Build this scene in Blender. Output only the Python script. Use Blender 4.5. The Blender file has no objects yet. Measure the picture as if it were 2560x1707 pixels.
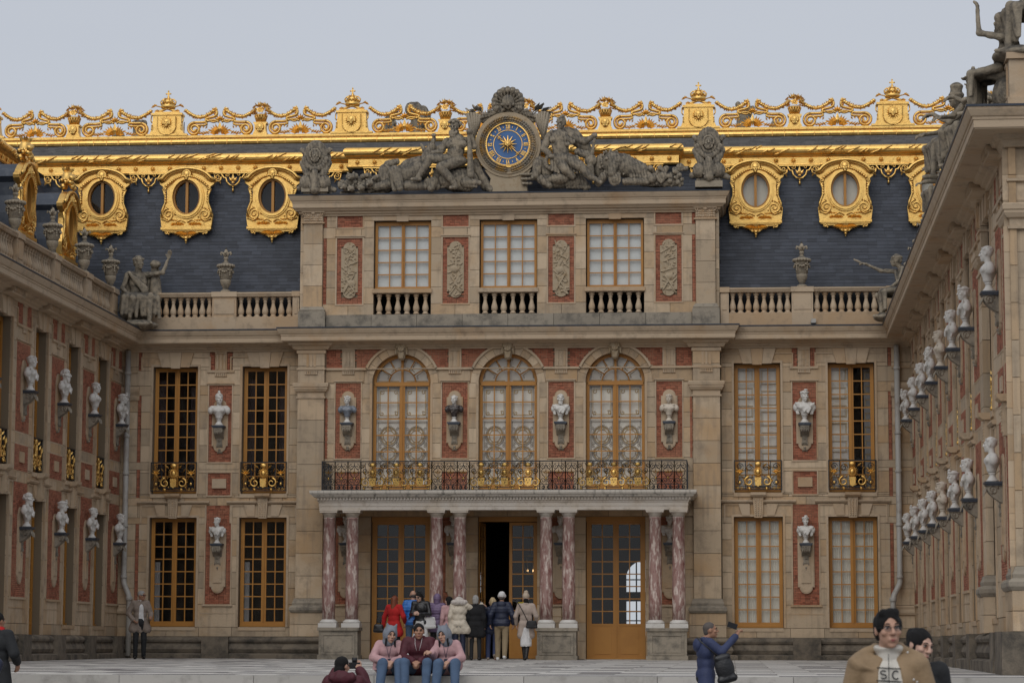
import bpy, math, random
import numpy as np
from mathutils import Vector, Matrix
random.seed(7)
PI = math.pi
SC = bpy.context.scene
COL = SC.collection

# ------------------------------------------------------------------ camera
cam_d = bpy.data.cameras.new('camera')
cam = bpy.data.objects.new('camera', cam_d)
COL.objects.link(cam)
SC.camera = cam
cam_d.sensor_width = 36.0
cam_d.lens = 90.0
cam_d.clip_start = 0.3
cam_d.clip_end = 3000.0
CAM = Vector((5.845, -67.5, 0.36))
yaw, pitch, roll = -math.atan(547 / 6400), 0.1187, 0.0027
cF = Vector((math.sin(yaw) * math.cos(pitch), math.cos(yaw) * math.cos(pitch), math.sin(pitch)))
cR = Vector((math.cos(yaw), -math.sin(yaw), 0))
cU = cR.cross(cF)
cR, cU = math.cos(roll) * cR + math.sin(roll) * cU, -math.sin(roll) * cR + math.cos(roll) * cU
cam.matrix_world = Matrix(((cR.x, cU.x, -cF.x, CAM.x), (cR.y, cU.y, -cF.y, CAM.y), (cR.z, cU.z, -cF.z, CAM.z), (0, 0, 0, 1)))
cam_d.dof.use_dof = True
cam_d.dof.focus_distance = 62.0
cam_d.dof.aperture_fstop = 5.6

# ------------------------------------------------------------------ light
SUN_EL, SUN_AZ = math.radians(42), math.radians(192)
world = bpy.data.worlds.new('World')
SC.world = world
world.use_nodes = True
wn, wl = world.node_tree.nodes, world.node_tree.links
wn.clear()
w_out = wn.new('ShaderNodeOutputWorld')
w_bg = wn.new('ShaderNodeBackground')
w_sky = wn.new('ShaderNodeTexSky')
w_sky.sky_type = 'NISHITA'
w_sky.sun_disc = False
w_sky.sun_elevation = SUN_EL
w_sky.sun_rotation = SUN_AZ
w_tc = wn.new('ShaderNodeTexCoord')
w_map = wn.new('ShaderNodeMapping')
w_map.inputs['Scale'].default_value = (1.0, 1.0, 4.0)
w_no = wn.new('ShaderNodeTexNoise')
w_no.inputs['Scale'].default_value = 2.2
w_no.inputs['Detail'].default_value = 5.0
w_cl = wn.new('ShaderNodeMix')
w_cl.data_type = 'RGBA'
w_cl.inputs[6].default_value = (5.2, 5.5, 6.1, 1)
w_cl.inputs[7].default_value = (5.85, 6.1, 6.6, 1)
w_mix = wn.new('ShaderNodeMix')
w_mix.data_type = 'RGBA'
w_mix.inputs[0].default_value = 0.92
wl.new(w_tc.outputs['Generated'], w_map.inputs['Vector'])
wl.new(w_map.outputs['Vector'], w_no.inputs['Vector'])
wl.new(w_no.outputs['Fac'], w_cl.inputs[0])
wl.new(w_sky.outputs['Color'], w_mix.inputs[6])
wl.new(w_cl.outputs[2], w_mix.inputs[7])
wl.new(w_mix.outputs[2], w_bg.inputs['Color'])
w_bg.inputs['Strength'].default_value = 0.1
wl.new(w_bg.outputs['Background'], w_out.inputs['Surface'])
sun_d = bpy.data.lights.new('sun', 'SUN')
sun_d.energy = 1.25
sun_d.angle = math.radians(60)
sun_d.color = (1.0, 0.97, 0.92)
sun = bpy.data.objects.new('sun', sun_d)
COL.objects.link(sun)
sun.rotation_euler = (math.radians(48), 0, math.radians(-12))
vs = SC.view_settings
vs.view_transform = 'Standard'
vs.look = 'None'
vs.exposure = 0.0
vs.gamma = 1.0
vs.use_curve_mapping = False
SC.cycles.max_bounces = 6
SC.cycles.transparent_max_bounces = 12
SC.cycles.caustics_reflective = False
SC.cycles.caustics_refractive = False

# ------------------------------------------------------------------ materials
def lin(c):
    return tuple(((v / 255) / 12.92 if v <= 10 else (((v / 255) + 0.055) / 1.055) ** 2.4) for v in c)

MATS = {}
def mat(name, base, rough=0.8, metal=0.0, var=0.0, alt=None, altamt=0.5, altscale=1.5, alttight=(0.45, 0.62),
        dark=None, darkscale=6.0, darktight=(0.5, 0.7), darkamt=0.8, bump=0.0, bumpscale=40.0, upgrey=None, upamt=0.6, relief_shade=0.0,
        stretch=(1, 1, 1), spec=0.5, sheen=0.0, streak=None, streakamt=0.75):
    """base colour, a per-piece value change, patches of a second colour, stains of a third, fine relief"""
    m = bpy.data.materials.new(name)
    m.use_nodes = True
    n, l = m.node_tree.nodes, m.node_tree.links
    p = n['Principled BSDF']
    p.inputs['Roughness'].default_value = rough
    p.inputs['Metallic'].default_value = metal
    p.inputs['Specular IOR Level'].default_value = spec
    tc = n.new('ShaderNodeTexCoord')
    geo = n.new('ShaderNodeNewGeometry')
    vec = geo.outputs['Position']
    if stretch != (1, 1, 1):
        mp = n.new('ShaderNodeMapping')
        mp.inputs['Scale'].default_value = stretch
        l.new(vec, mp.inputs['Vector'])
        vec = mp.outputs['Vector']
    def noise(scale, detail=4, rough_=0.6):
        t = n.new('ShaderNodeTexNoise')
        t.inputs['Scale'].default_value = scale
        t.inputs['Detail'].default_value = detail
        t.inputs['Roughness'].default_value = rough_
        l.new(vec, t.inputs['Vector'])
        return t.outputs['Fac']
    def ramp(sock, lo, hi, a=0.0, b=1.0):
        r = n.new('ShaderNodeMapRange')
        r.inputs[1].default_value, r.inputs[2].default_value = lo, hi
        r.inputs[3].default_value, r.inputs[4].default_value = a, b
        r.clamp = True
        l.new(sock, r.inputs[0])
        return r.outputs[0]
    def mix(fac, a, b):
        x = n.new('ShaderNodeMix')
        x.data_type = 'RGBA'
        for k, v in ((0, fac), (6, a), (7, b)):
            if isinstance(v, bpy.types.NodeSocket):
                l.new(v, x.inputs[k])
            elif k == 0:
                x.inputs[0].default_value = v
            else:
                x.inputs[k].default_value = (*v, 1)
        return x.outputs[2]
    col = base
    if var:
        oi = n.new('ShaderNodeObjectInfo')
        ad = n.new('ShaderNodeMath'); ad.operation = 'ADD'
        l.new(oi.outputs['Random'], ad.inputs[0]); l.new(geo.outputs['Random Per Island'], ad.inputs[1])
        fr = n.new('ShaderNodeMath'); fr.operation = 'FRACT'
        l.new(ad.outputs[0], fr.inputs[0])
        lo = tuple(c * (1 - var) for c in base)
        hi = tuple(min(1, c * (1 + var)) for c in base)
        if alt:
            m2 = n.new('ShaderNodeMath'); m2.operation = 'MULTIPLY'; m2.inputs[1].default_value = 7.31
            l.new(fr.outputs[0], m2.inputs[0])
            f2 = n.new('ShaderNodeMath'); f2.operation = 'FRACT'
            l.new(m2.outputs[0], f2.inputs[0])
            col = mix(ramp(f2.outputs[0], 0.6, 1.0, 0, altamt * 0.9), mix(fr.outputs[0], lo, hi), alt)
        else:
            col = mix(fr.outputs[0], lo, hi)
    if alt:
        col = mix(ramp(noise(altscale, 5), alttight[0], alttight[1], 0, altamt), col, alt)
    if dark:
        col = mix(ramp(noise(darkscale, 6, 0.7), darktight[0], darktight[1], 0, darkamt), col, dark)
    if streak:
        mp = n.new('ShaderNodeMapping'); mp.inputs['Scale'].default_value = (9, 9, 0.7)
        l.new(geo.outputs['Position'], mp.inputs['Vector'])
        t = n.new('ShaderNodeTexNoise'); t.inputs['Scale'].default_value = 1.0; t.inputs['Detail'].default_value = 5
        l.new(mp.outputs['Vector'], t.inputs['Vector'])
        col = mix(ramp(t.outputs['Fac'], 0.52, 0.72, 0, streakamt), col, streak)
    if upgrey:
        sx = n.new('ShaderNodeSeparateXYZ')
        l.new(geo.outputs['Normal'], sx.inputs[0])
        mu = n.new('ShaderNodeMath'); mu.operation = 'MULTIPLY'
        l.new(ramp(sx.outputs['Z'], -0.1, 0.7, 0, upamt), mu.inputs[0])
        l.new(ramp(noise(7, 4), 0.3, 0.6, 0.3, 1.0), mu.inputs[1])
        col = mix(mu.outputs[0], col, upgrey)
    if relief_shade:                                  # shading painted into the colour: hollows of carved work darkened, ridges lightened
        col = mix(ramp(geo.outputs['Pointiness'], 0.45, 0.495, relief_shade, 0), col, tuple(c * 0.22 for c in base))
        col = mix(ramp(geo.outputs['Pointiness'], 0.505, 0.56, 0, relief_shade * .7), col, tuple(min(1, c * 1.6) for c in base))
    if isinstance(col, tuple):
        p.inputs['Base Color'].default_value = (*col, 1)
    else:
        l.new(col, p.inputs['Base Color'])
    if bump:
        b = n.new('ShaderNodeBump')
        b.inputs['Strength'].default_value = bump
        b.inputs['Distance'].default_value = 0.02
        l.new(noise(bumpscale, 4), b.inputs['Height'])
        l.new(b.outputs['Normal'], p.inputs['Normal'])
    if sheen:
        p.inputs['Sheen Weight'].default_value = sheen
    MATS[name] = m
    return m

STONE = (0.50, 0.39, 0.27)
mat('limestone', STONE, 0.9, var=0.2, alt=(0.45, 0.27, 0.12), altamt=0.6, altscale=0.9, alttight=(0.5, 0.72),
    dark=(0.16, 0.125, 0.095), darkscale=2.3, darktight=(0.5, 0.76), darkamt=0.6, streak=(0.24, 0.19, 0.145), streakamt=.45, bump=0.25, bumpscale=30)
mat('limestone_trim', (0.49, 0.38, 0.265), 0.9, var=0.05, alt=(0.42, 0.24, 0.10), altamt=0.45, altscale=1.1, alttight=(0.52, 0.72),
    dark=(0.16, 0.13, 0.10), darkscale=3.0, darktight=(0.52, 0.75), darkamt=0.6, bump=0.25, bumpscale=30)
mat('limestone_grey', (0.30, 0.26, 0.205), 0.95, var=0.12, dark=(0.075, 0.07, 0.062), darkscale=3.2, darktight=(0.45, 0.7), darkamt=0.85, bump=0.4, bumpscale=25)
mat('plinth_stone', (0.20, 0.165, 0.125), 0.95, var=0.15, dark=(0.045, 0.042, 0.037), darkscale=2.5, darktight=(0.4, 0.65), darkamt=0.85, bump=0.4, bumpscale=25)
mat('mortar', (0.21, 0.165, 0.11), 0.95)
mat('brick_mortar', (0.42, 0.30, 0.22), 0.95)
mat('brick', (0.33, 0.115, 0.066), 0.9, var=0.35, alt=(0.40, 0.185, 0.11), altamt=0.6, dark=(0.13, 0.05, 0.04), darkscale=5, darktight=(0.55, 0.75), darkamt=0.5, bump=0.2)
mat('old_stone', (0.255, 0.215, 0.16), 0.95, alt=(0.37, 0.305, 0.22), altamt=0.8, altscale=1.6, dark=(0.055, 0.051, 0.046), darkscale=7,
    darktight=(0.44, 0.66), darkamt=0.85, bump=1.0, bumpscale=26, upgrey=(0.05, 0.047, 0.043), upamt=0.9, relief_shade=1.0)
mat('relief_stone', (0.40, 0.32, 0.22), 0.95, dark=(0.25, 0.15, 0.06), darkscale=5, darktight=(0.5, 0.7), darkamt=0.6, bump=0.35, bumpscale=25)
mat('white_marble', (0.62, 0.60, 0.565), 0.55, dark=(0.30, 0.28, 0.25), darkscale=6, darktight=(0.55, 0.8), darkamt=0.55, bump=0.1)
mat('cream_marble', (0.58, 0.51, 0.42), 0.6, dark=(0.30, 0.25, 0.19), darkscale=6, darktight=(0.5, 0.75), darkamt=0.6, bump=0.1)
mat('grey_marble', (0.17, 0.19, 0.225), 0.4, alt=(0.34, 0.36, 0.40), altamt=0.7, altscale=9, alttight=(0.55, 0.65))
mat('black_marble', (0.045, 0.036, 0.034), 0.35, alt=(0.32, 0.27, 0.24), altamt=0.9, altscale=16, alttight=(0.57, 0.64))
mat('red_marble', (0.34, 0.21, 0.185), 0.4, alt=(0.64, 0.54, 0.48), altamt=1.0, altscale=9, alttight=(0.49, 0.60), dark=(0.19, 0.06, 0.055),
    darkscale=10, darktight=(0.52, 0.62), darkamt=0.8, stretch=(1.3, 1.3, 0.4))
mat('portico_stone', (0.56, 0.51, 0.45), 0.75, alt=(0.45, 0.36, 0.26), altamt=0.5, altscale=2.0, dark=(0.2, 0.18, 0.15), darkscale=4, darktight=(0.55, 0.75), darkamt=0.6)
mat('streaked_stone', (0.54, 0.50, 0.44), 0.8, streak=(0.05, 0.05, 0.045))
mat('gold', (0.86, 0.56, 0.18), 0.43, 1.0, alt=(0.80, 0.47, 0.13), altamt=0.6, altscale=3, dark=(0.36, 0.20, 0.06), darkscale=8, darktight=(0.52, 0.72), darkamt=0.7, bump=0.25, bumpscale=35)
mat('gold_dull', (0.52, 0.33, 0.10), 0.42, 1.0, dark=(0.12, 0.085, 0.04), darkscale=9, darktight=(0.45, 0.65), darkamt=0.8, bump=0.3, bumpscale=40)
mat('slate', (0.058, 0.066, 0.086), 0.55, var=0.28, dark=(0.025, 0.03, 0.042), darkscale=1.2, darktight=(0.45, 0.75), darkamt=0.6, bump=0.2)
mat('slate_grey', (0.135, 0.128, 0.122), 0.8, var=0.2, dark=(0.045, 0.045, 0.047), darkscale=3, darkamt=0.7)
mat('lead', (0.055, 0.065, 0.085), 0.45, 0.3, dark=(0.11, 0.12, 0.135), darkscale=5, darktight=(0.5, 0.7))
mat('ochre_paint', (0.45, 0.205, 0.036), 0.5, alt=(0.36, 0.15, 0.025), altamt=0.4, altscale=2.0)
mat('iron', (0.012, 0.014, 0.017), 0.45)
mat('pipe_paint', (0.40, 0.385, 0.355), 0.5, dark=(0.24, 0.2, 0.16), darkscale=3)
mat('white_blind', (0.74, 0.75, 0.735), 0.8, alt=(0.64, 0.66, 0.65), altamt=0.6, altscale=3)
mat('curtain', (0.70, 0.65, 0.55), 0.9)
mat('shutter_white', (0.80, 0.73, 0.63), 0.6, alt=(0.62, 0.55, 0.50), altamt=0.7, altscale=1.4)
mat('painted_line', (0.44, 0.365, 0.29), 0.7)
mat('shutter_grey', (0.30, 0.28, 0.275), 0.6)
mat('shutter_gilt', (0.50, 0.32, 0.11), 0.55)
mat('drape', (0.035, 0.022, 0.024), 0.9)
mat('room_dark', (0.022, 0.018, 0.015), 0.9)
mat('marble_pale', (0.60, 0.575, 0.53), 0.8, spec=0.15, var=0.14, alt=(0.42, 0.41, 0.40), altamt=0.6, altscale=2.5)
mat('marble_dark', (0.19, 0.18, 0.18), 0.8, spec=0.15, var=0.3, alt=(0.30, 0.28, 0.26), altamt=0.6, altscale=2.5)
mat('step_stone', (0.42, 0.40, 0.37), 0.8, var=0.1, dark=(0.16, 0.15, 0.13), darkscale=3, darktight=(0.5, 0.72), darkamt=0.6, bump=0.2)
mat('cobble', (0.17, 0.16, 0.15), 0.9, var=0.3)
mat('blue_enamel', (0.035, 0.115, 0.30), 0.45, alt=(0.05, 0.15, 0.36), altamt=0.6)
mat('skin', (0.46, 0.265, 0.185), 0.55)
mat('skin_pale', (0.56, 0.35, 0.265), 0.55)
mat('skin_tan', (0.36, 0.185, 0.115), 0.55)
mat('lip', (0.36, 0.12, 0.105), 0.45)
mat('eye_white', (0.36, 0.32, 0.29), 0.4)
mat('black', (0.009, 0.009, 0.011), 0.6)
mat('hair_black', (0.010, 0.009, 0.009), 0.7, spec=0.25, bump=0.6, bumpscale=120, stretch=(3, 3, 0.3))
mat('hair_red', (0.19, 0.045, 0.014), 0.5, dark=(0.08, 0.018, 0.006), darkscale=20, bump=0.5, bumpscale=120, stretch=(3, 3, 0.3))
mat('hair_grey', (0.34, 0.33, 0.315), 0.55, dark=(0.16, 0.155, 0.15), darkscale=20, bump=0.5, bumpscale=120, stretch=(3, 3, 0.3))
mat('hair_blond', (0.48, 0.37, 0.21), 0.55, dark=(0.25, 0.17, 0.08), darkscale=20, bump=0.5, bumpscale=120, stretch=(3, 3, 0.3))
mat('hair_shaved', (0.085, 0.07, 0.062), 0.7)
def cloth(name, c, r=0.85, **k):
    return mat('cloth_' + name, c, r, alt=tuple(v * 0.72 for v in c), altamt=0.6, altscale=7, bump=0.35, bumpscale=30, **k)
for nm, c, r in (('red', (0.42, 0.012, 0.012), .9), ('blue', (0.035, 0.17, 0.52), .5), ('leather', (0.013, 0.013, 0.015), .35), ('purple', (0.17, 0.115, 0.21), .55),
                 ('pink', (0.50, 0.30, 0.305), .8), ('white', (0.66, 0.65, 0.645), .85), ('cream', (0.60, 0.53, 0.43), .6), ('fur', (0.56, 0.51, 0.47), .95),
                 ('blackwool', (0.012, 0.012, 0.014), .95), ('navy', (0.012, 0.018, 0.045), .55), ('khaki', (0.27, 0.205, 0.125), .9), ('beige', (0.42, 0.34, 0.29), .9),
                 ('knit', (0.48, 0.39, 0.30), .95), ('jeans', (0.075, 0.12, 0.20), .9), ('burgundy', (0.075, 0.010, 0.018), .7), ('greyknit', (0.20, 0.215, 0.25), .95),
                 ('taupe', (0.255, 0.205, 0.17), .85), ('charcoal', (0.016, 0.017, 0.019), .85), ('bluejacket', (0.030, 0.042, 0.105), .7), ('camel', (0.30, 0.205, 0.115), .75),
                 ('wool_white', (0.62, 0.585, 0.52), .9), ('boot', (0.012, 0.011, 0.011), .5), ('green', (0.03, 0.16, 0.06), .7), ('greytrouser', (0.14, 0.14, 0.155), .9)):
    cloth(nm, c, r)

def glass_mat(name, tint, refl=1.0):
    m = bpy.data.materials.new(name); m.use_nodes = True
    n, l = m.node_tree.nodes, m.node_tree.links
    n.clear()
    o = n.new('ShaderNodeOutputMaterial'); t = n.new('ShaderNodeBsdfTransparent'); g = n.new('ShaderNodeBsdfGlossy')
    fr = n.new('ShaderNodeFresnel'); mx = n.new('ShaderNodeMixShader')
    fr.inputs['IOR'].default_value = 1.5
    t.inputs['Color'].default_value = (*tint, 1)
    g.inputs['Roughness'].default_value = 0.03
    g.inputs['Color'].default_value = (refl, refl, refl, 1)
    tc = n.new('ShaderNodeNewGeometry'); no = n.new('ShaderNodeTexNoise'); no.inputs['Scale'].default_value = 2.5
    b = n.new('ShaderNodeBump'); b.inputs['Strength'].default_value = 0.08
    l.new(tc.outputs['Position'], no.inputs['Vector']); l.new(no.outputs['Fac'], b.inputs['Height']); l.new(b.outputs['Normal'], g.inputs['Normal'])
    bf = n.new('ShaderNodeMath'); bf.operation = 'SUBTRACT'; bf.inputs[0].default_value = 1.0; l.new(tc.outputs['Backfacing'], bf.inputs[1])
    ff = n.new('ShaderNodeMath'); ff.operation = 'MULTIPLY'; l.new(fr.outputs[0], ff.inputs[0]); l.new(bf.outputs[0], ff.inputs[1])
    l.new(ff.outputs[0], mx.inputs[0]); l.new(t.outputs[0], mx.inputs[1]); l.new(g.outputs[0], mx.inputs[2]); l.new(mx.outputs[0], o.inputs['Surface'])
    MATS[name] = m
glass_mat('glass', (0.96, 0.97, 0.97))
glass_mat('spectacle_glass', (0.93, 0.93, 0.94))
def emit_mat(name, c, s):
    m = bpy.data.materials.new(name); m.use_nodes = True
    p = m.node_tree.nodes['Principled BSDF']
    p.inputs['Base Color'].default_value = (*c, 1); p.inputs['Emission Color'].default_value = (*c, 1); p.inputs['Emission Strength'].default_value = s
    MATS[name] = m
emit_mat('lamp_flame', (1.0, 0.6, 0.25), 2.0)

# ------------------------------------------------------------------ mesh helpers
def new_mesh(name, v, f, m=None, smooth=False):
    me = bpy.data.meshes.new(name)
    me.from_pydata(v, [], f)
    if smooth:
        me.polygons.foreach_set('use_smooth', [True] * len(me.polygons))
    if m:
        me.materials.append(MATS[m])
    return me

def link(name, me, parent=None, loc=None, rot=None, scale=None):
    o = bpy.data.objects.new(name, me)
    COL.objects.link(o)
    if parent is not None:
        o.parent = parent
    if loc is not None:
        o.location = loc
    if rot is not None:
        o.rotation_euler = rot
    if scale is not None:
        o.scale = scale
    return o

def tag(o, label=None, cat=None, group=None, kind=None):
    if label: o['label'] = label
    if cat: o['category'] = cat
    if group: o['group'] = group
    if kind: o['kind'] = kind
    return o

def thing(name, label, cat, loc=(0, 0, 0), rot=(0, 0, 0), group=None):
    return tag(link(name, None, None, loc, rot), label, cat, group)

def dup(o, parent=None, loc=None, rot=None, label=None):
    """copy a thing with its parts and sub-parts"""
    c = o.copy()
    COL.objects.link(c)
    c.parent = parent
    if loc is not None: c.location = loc
    if rot is not None: c.rotation_euler = rot
    if label: c['label'] = label
    for ch in list(o.children):
        dup(ch, c)
    return c

class MB:
    """collects shapes into one mesh"""
    def __init__(s):
        s.v, s.f, s.sm = [], [], []
    def add(s, vs, fs, smooth=False):
        b = len(s.v)
        s.v.extend(vs)
        s.f.extend([tuple(i + b for i in q) for q in fs])
        s.sm.extend([smooth] * len(fs))
        return s
    def box(s, x0, x1, y0, y1, z0, z1):
        return s.add([(x0, y0, z0), (x1, y0, z0), (x1, y1, z0), (x0, y1, z0), (x0, y0, z1), (x1, y0, z1), (x1, y1, z1), (x0, y1, z1)],
                     [(0, 3, 2, 1), (4, 5, 6, 7), (0, 1, 5, 4), (1, 2, 6, 5), (2, 3, 7, 6), (3, 0, 4, 7)])
    def prism(s, poly, y0, y1):
        """polygon in x,z extruded in y (front y0)"""
        n = len(poly)
        return s.add([(x, y0, z) for x, z in poly] + [(x, y1, z) for x, z in poly],
                     [tuple(range(n)), tuple(range(2 * n - 1, n - 1, -1))] + [(i, n + i, n + (i + 1) % n, (i + 1) % n) for i in range(n)])
    def prism_x(s, poly, x0, x1):
        """polygon in y,z extruded in x"""
        n = len(poly)
        return s.add([(x0, y, z) for y, z in poly] + [(x1, y, z) for y, z in poly],
                     [tuple(range(n)), tuple(range(2 * n - 1, n - 1, -1))] + [(i, n + i, n + (i + 1) % n, (i + 1) % n) for i in range(n)])
    def ring(s, outer, inner, y0, y1):
        """flat ring between two outlines with equal point counts, extruded"""
        n = len(outer)
        v = [(x, y0, z) for x, z in outer] + [(x, y0, z) for x, z in inner] + [(x, y1, z) for x, z in outer] + [(x, y1, z) for x, z in inner]
        f = []
        for i in range(n):
            j = (i + 1) % n
            f += [(i, j, n + j, n + i), (i, 2 * n + i, 2 * n + j, j), (n + i, n + j, 3 * n + j, 3 * n + i), (2 * n + i, 3 * n + i, 3 * n + j, 2 * n + j)]
        return s.add(v, f)
    def lathe(s, prof, cx=0, cy=0, cz=0, n=16, smooth=True, sx=1, sy=1):
        v, f = [], []
        for r, z in prof:
            for k in range(n):
                a = 2 * PI * k / n
                v.append((cx + r * sx * math.cos(a), cy + r * sy * math.sin(a), cz + z))
        for i in range(len(prof) - 1):
            for k in range(n):
                k2 = (k + 1) % n
                f.append((i * n + k, i * n + k2, (i + 1) * n + k2, (i + 1) * n + k))
        b = (len(prof) - 1) * n
        f.append(tuple(range(n - 1, -1, -1)))
        f.append(tuple(b + k for k in range(n)))
        return s.add(v, f, smooth)
    def tube(s, pts, r, n=6, flat=1.0, smooth=True, up=(0, 1, 0)):
        """swept circle; flat squeezes it along `up`"""
        P = [Vector(p) for p in pts]
        R = r if isinstance(r, (list, tuple)) else [r] * len(P)
        v, f = [], []
        U = Vector(up)
        for i, p in enumerate(P):
            t = (P[min(i + 1, len(P) - 1)] - P[max(i - 1, 0)])
            if t.length < 1e-9: t = Vector((0, 0, 1))
            t.normalize()
            a = U - t * U.dot(t)
            if a.length < 1e-3:
                a = Vector((1, 0, 0)) - t * t.x
            a.normalize()
            b = t.cross(a)
            for k in range(n):
                th = 2 * PI * k / n
                v.append(tuple(p + a * (math.cos(th) * R[i] * flat) + b * (math.sin(th) * R[i])))
        for i in range(len(P) - 1):
            for k in range(n):
                k2 = (k + 1) % n
                f.append((i * n + k, i * n + k2, (i + 1) * n + k2, (i + 1) * n + k))
        f.append(tuple(range(n - 1, -1, -1)))
        e = (len(P) - 1) * n
        f.append(tuple(e + k for k in range(n)))
        return s.add(v, f, smooth)
    def ball(s, c, r, n=8, m=6, smooth=True):
        rx, ry, rz = r if isinstance(r, (tuple, list)) else (r, r, r)
        v = [(c[0], c[1], c[2] - rz)]
        for i in range(1, m):
            ph = -PI / 2 + PI * i / m
            for k in range(n):
                a = 2 * PI * k / n
                v.append((c[0] + rx * math.cos(ph) * math.cos(a), c[1] + ry * math.cos(ph) * math.sin(a), c[2] + rz * math.sin(ph)))
        v.append((c[0], c[1], c[2] + rz))
        f = [(0, 1 + (k + 1) % n, 1 + k) for k in range(n)]
        for i in range(m - 2):
            for k in range(n):
                k2 = (k + 1) % n
                f.append((1 + i * n + k, 1 + i * n + k2, 1 + (i + 1) * n + k2, 1 + (i + 1) * n + k))
        t = len(v) - 1
        b = 1 + (m - 2) * n
        f += [(b + k, b + (k + 1) % n, t) for k in range(n)]
        return s.add(v, f, smooth)
    def cone(s, a, b, r0, r1=0.0, n=6):
        return s.tube([a, b], [r0, max(r1, 1e-4)], n, smooth=False)
    def leaf(s, p, d, w, L, side=(0, 0, 1), thick=0.01):
        """pointed leaf from p along d"""
        p, d = Vector(p), Vector(d).normalized()
        flat = isinstance(side, Vector) or side == (0, 1, 0)          # then it is the way the leaf's flat face looks
        sd = d.cross(Vector(side)) if flat else Vector(side)
        sd = (sd - d * sd.dot(d))
        if sd.length < 1e-4: sd = Vector((1, 0, 0)) - d * d.x
        sd.normalize(); nn = d.cross(sd)
        a = [p, p + d * L * .45 + sd * w, p + d * L + nn * thick, p + d * L * .45 - sd * w, p + d * L * .4 + nn * (thick + w * .5), p + d * L * .4 - nn * thick]
        return s.add([tuple(q) for q in a], [(0, 1, 4), (1, 2, 4), (2, 3, 4), (3, 0, 4), (1, 0, 5), (2, 1, 5), (3, 2, 5), (0, 3, 5)])
    def mould(s, prof, path, closed=False):
        """sweep a profile of (out, z) along a horizontal path of (x, y); out is to the right of the direction of travel"""
        n = len(path)
        nrm = []
        for i in range(n):
            ds = []
            if i > 0 or closed:
                a, b = path[i - 1], path[i]
                ds.append(Vector((b[0] - a[0], b[1] - a[1], 0)).normalized())
            if i < n - 1 or closed:
                a, b = path[i], path[(i + 1) % n]
                ds.append(Vector((b[0] - a[0], b[1] - a[1], 0)).normalized())
            ns = [Vector((d.y, -d.x, 0)) for d in ds]
            if len(ns) == 2:
                m_ = ns[0] + ns[1]
                m_ = m_ / max(0.2, (1 + ns[0].dot(ns[1])))
            else:
                m_ = ns[0]
            nrm.append(m_)
        k = len(prof)
        v = [(p[0] + q.x * o, p[1] + q.y * o, z) for p, q in zip(path, nrm) for o, z in prof]
        f = []
        for i in range(n if closed else n - 1):
            j = (i + 1) % n
            for a in range(k):
                b = (a + 1) % k
                f.append((i * k + a, i * k + b, j * k + b, j * k + a))
        if not closed:
            f.append(tuple(range(k - 1, -1, -1)))
            f.append(tuple((n - 1) * k + a for a in range(k)))
        return s.add(v, f)
    def mesh(s, name, m):
        me = new_mesh(name, s.v, s.f, m)
        if any(s.sm):
            me.polygons.foreach_set('use_smooth', s.sm)
        return me
    def build(s, name, m, parent=None, loc=None, rot=None):
        return link(name, s.mesh(name, m), parent, loc, rot)

_unit = {}
def unit_box(m):
    """a box 1 x 1 x 1, origin at its left front bottom corner, without a back face, shared by all alike pieces"""
    if m not in _unit:
        _unit[m] = new_mesh('piece_' + m, [(0, 0, 0), (1, 0, 0), (1, 1, 0), (0, 1, 0), (0, 0, 1), (1, 0, 1), (1, 1, 1), (0, 1, 1)],
                            [(0, 3, 2, 1), (4, 5, 6, 7), (0, 1, 5, 4), (1, 2, 6, 5), (3, 0, 4, 7)], m)
    return _unit[m]

class Pieces:
    """bricks, stones, slates: the largest 300 of a thing as parts, the rest joined into one part"""
    def __init__(s, name, rest, m, root):
        s.name, s.rest, s.m, s.root, s.L = name, rest, m, root, []
    def add(s, x0, x1, y0, y1, z0, z1, w=1.0):
        s.L.append((w * (x1 - x0) * (z1 - z0), x0, x1, y0, y1, z0, z1))
    def finish(s, limit=295):
        s.L.sort(key=lambda t: -t[0])
        me = unit_box(s.m)
        for q in s.L[:limit]:
            _, x0, x1, y0, y1, z0, z1 = q
            link(s.name, me, s.root, (x0, y0, z0), None, (x1 - x0, y1 - y0, z1 - z0))
        if len(s.L) > limit:
            b = MB()
            for q in s.L[limit:]:
                _, x0, x1, y0, y1, z0, z1 = q
                b.add([(x0, y0, z0), (x1, y0, z0), (x1, y1, z0), (x0, y1, z0), (x0, y0, z1), (x1, y0, z1), (x1, y1, z1), (x0, y1, z1)],
                      [(0, 3, 2, 1), (4, 5, 6, 7), (0, 1, 5, 4), (1, 2, 6, 5), (3, 0, 4, 7)])
            tag(b.build(s.rest, s.m, s.root), kind='stuff')

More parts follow.
